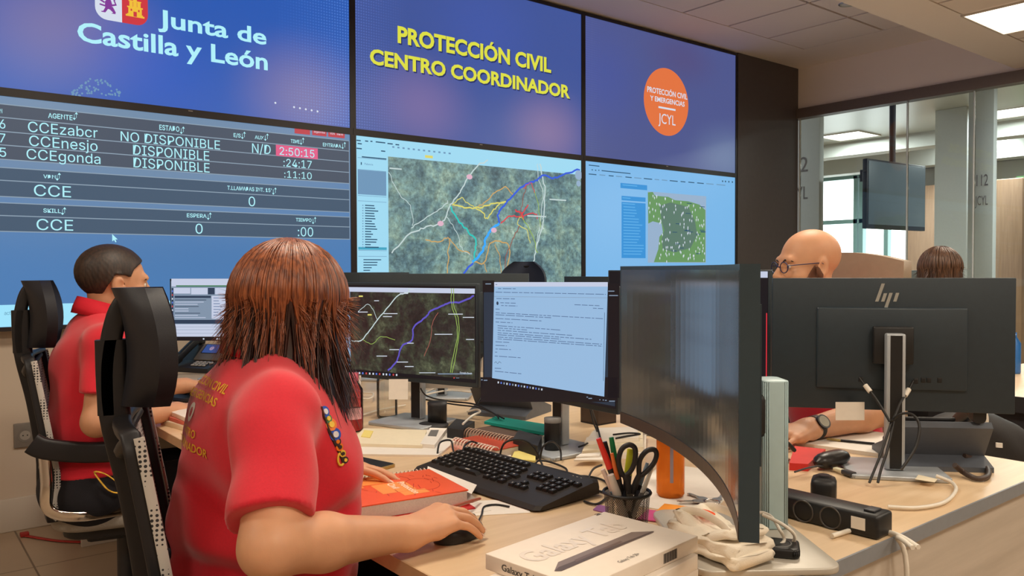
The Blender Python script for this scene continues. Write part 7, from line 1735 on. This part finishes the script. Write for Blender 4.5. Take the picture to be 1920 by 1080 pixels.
def build_floor_things():
    # red rucksack by the wall, its strap on the floor
    p = onz(158, 1010, 0.0); t = thing('rucksack', 'dark red rucksack on the floor by the far man\'s chair, near the wall', 'rucksack', (p.x + .02, p.y + .06, 0)); rm = mat('dark_red_nylon', srgb(122, 22, 28), .6, noise=.12, nscale=60, bump=.2, bscale=200)
    off = np.array(t.location, np.float32); f = s_union([s_ell((0, 0, .14), (.11, .15, .15)), s_ell((0, 0, .26), (.08, .12, .12))], .06); g = lambda q: smax(f(q - off) + wrinkle(q, .004, (30, 50, 40)), -(q[:, 2] - .004), .01)
    sdf_object('sack', g, off - .25, off + V3(.25, .25, .45), .009, rm, t); MB().sweep(spline([(-.03, -.03, .36), (-.05, -.03, .42), (-.10, -.04, .41), (-.12, -.05, .34)], 6), [(a, b) for a, b in rrect(.022, .005, .001, 1)], 0, (0, 1, 0)).build('carry_loop', rm, t)
    pts = [onz(x, y, .006) for x, y in ((46, 1004), (75, 1009), (110, 1014), (150, 1016), (180, 1015))]; mb = MB().sweep(spline(pts, 5), [(a, b) for a, b in rrect(.020, .004, .001, 1)], 0, (0, 0, 1)); b = pts[0]; mb.box((b.x, b.y, .012), (.035, .03, .018), .003); tag(mb.build('strap', mat('red_strap', srgb(156, 40, 34), .6, noise=.1)), 'red webbing strap with a dark buckle lying on the floor below the wall socket', 'strap')
    # yellow lanyard at the far man's hip
    pts = [(.49, 2.553, .64), (.505, 2.548, .61), (.525, 2.543, .583), (.55, 2.543, .572), (.562, 2.548, .583), (.545, 2.551, .605), (.515, 2.552, .632)]; mb = MB().sweep(spline(pts, 4, True), [(a, b) for a, b in rrect(.012, .003, .001, 1)], 0, (0, 0, 1), True); tag(mb.build('lanyard', mat('yellow_lanyard', srgb(226, 176, 60), .6, noise=.35, nscale=60)), 'yellow patterned lanyard hanging at the far man\'s hip over his chair seat', 'lanyard')
    # ---------------------------------------------------------------- neighbouring desk on the right with its things
    t = thing('desk', 'neighbouring desk further right with a dark edge, at the right border of the photo', 'desk', (4.1, 2.9, 0))
    MB().box((4.55, 2.75, .715), (1.5, 1.0, .03)).build('desktop', M_desk, t, world=True); MB().box((4.55, 2.252, .715), (1.504, .006, .032)).build('edge_band', M_black2, t, world=True)
    for x in (3.86, 5.24): MB().box((x, 2.75, .35), (.04, .9, .70)).build('leg_panel', M_dgrey, t, world=True)
    monitor('dark monitor at the neighbouring desk, right of the brown haired head', (4.75, 2.30), (5.25, 2.42), .90, 1.205, None, None, group='monitors at the neighbouring desk')
    monitor('dark monitor beside it at the right border of the photo', (4.22, 2.75), (4.62, 2.62), .90, 1.205, None, None, group='monitors at the neighbouring desk')
    # desk surface right behind the logo monitor with a blue bottle
    t = thing('desk', 'desk corner with a dark edge behind the right side of the silver-logo monitor', 'desk', (4.3, .75, 0)); p = onz(1893, 742, .73)
    MB().box((p.x + .60, p.y - .03, .715), (1.2, .80, .03)).build('desktop', M_desk, t, world=True); MB().box((p.x + .60, p.y - .434, .70), (1.2, .008, .06)).build('edge_band', M_black2, t, world=True); MB().box((p.x - .003, p.y - .03, .70), (.008, .80, .06)).build('edge_band', M_black2, t, world=True)
    MB().box((p.x + .06, p.y - .03, .34), (.04, .7, .68)).build('leg_panel', M_dgrey, t, world=True)
    q = onz(1899, 700, .73); t = thing('bottle', 'blue bottle beside the right edge of the silver-logo monitor', 'bottle', (q.x + .0, q.y, .73)); MB().lathe([(0, 0), (.03, 0), (.032, .01), (.032, .14), (.015, .17), (.015, .19), (0, .19)]).build('body', mat('bottle_blue', srgb(46, 104, 176), .2, noise=.05), t)
    # black bag hanging on a chair behind the telephone
    c = dep(1840, 812, 2.60); t = thing('bag', 'black bag with a pale strap and a white tag behind the desk telephone', 'bag', (c.x, c.y, .36)); bm = mat('black_bag_nylon', srgb(34, 31, 31), .6, noise=.1, nscale=50, bump=.2, bscale=300)
    off = np.array((c.x, c.y, .62), np.float32); Rm = np.array(Matrix.Rotation(-.67, 3, 'Z'), np.float32); f = s_union([s_ell((0, 0, -.02), (.17, .09, .15), Rm), s_ell((-.05, .04, .07), (.12, .07, .07), Rm)], .05)
    sdf_object('sack', lambda q_: f(q_ - off) + wrinkle(q_, .003), off - .3, off + .3, .010, bm, t)
    a = [dep(x, y, 2.47) - Vector(t.location) for x, y in ((1840, 760), (1848, 775), (1850, 790), (1846, 800))]; MB().sweep(spline(a, 4), [(u, v) for u, v in rrect(.012, .004, .001, 1)], 0, tuple(CF)).build('strap', M_wcable, t)
    a = [dep(x, y, 2.46) - Vector(t.location) for x, y in ((1868, 830), (1880, 831), (1880, 840), (1868, 839))]; b_ = [v + CF * .004 for v in a]; MB().add(a + b_, [(3, 2, 1, 0), (4, 5, 6, 7), (0, 1, 5, 4), (1, 2, 6, 5), (2, 3, 7, 6), (3, 0, 4, 7)]).build('tag', M_paper, t)
    t2 = thing('stool', 'black stool carrying the black bag', 'stool', (c.x, c.y, 0)); MB().lathe([(0, .40), (.17, .40), (.18, .43), (.17, .46), (0, .46)]).build('seat', M_black2, t2); MB().cyl((0, 0, .05), (0, 0, .40), .03).lathe([(0, 0), (.19, 0), (.19, .02), (.03, .06), (0, .06)]).build('pedestal', M_dgrey, t2)
    # beige upholstered chair back behind the bald man
    wd = .44; t = thing('armchair', 'beige upholstered office chair of the bald man, its back right of his head', 'chair', (2.91, 1.62, 0), -PI / 2)
    bg = mat('beige_leather', srgb(158, 140, 120), .55, noise=.04, nscale=40, bump=.1, bscale=400); mb = MB()
    ol = []
    def bk(off_):
        return lambda u, v: ((u - .5) * wd * (1 - .10 * max(0, v - .5)), off_ - .05 * (1 - (2 * u - 1) ** 2) + .06 * v, .48 + (.80 - .035 * (2 * u - 1) ** 2) * v)
    n, k = 12, 12; f0, f1 = bk(-.03), bk(.03); mb.grid(f0, n, k); mb.grid(lambda u, v: f1(1 - u, v), n, k)
    ed = lambda fn: [fn(u / n, 0) for u in range(n + 1)] + [fn(1, v / k) for v in range(1, k + 1)] + [fn(1 - u / n, 1) for u in range(1, n + 1)] + [fn(0, 1 - v / k) for v in range(1, k)]
    a, b_ = ed(f0), ed(f1); q = len(a); mb.add(a + b_, [(i, (i + 1) % q, q + (i + 1) % q, q + i) for i in range(q)], 0, True); mb.build('backrest', bg, t)
    MB().prism(rrect(.50, .48, .08, 4), .42, .50, 0, Matrix.Translation((0, -.25, 0)), .015).build('seat', bg, t); MB().cyl((0, -.25, .05), (0, -.25, .42), .03).lathe([(0, 0), (.26, 0), (.26, .02), (.03, .06), (0, .06)], (0, -.25, 0)).build('pedestal', M_dgrey, t)
build_floor_things()
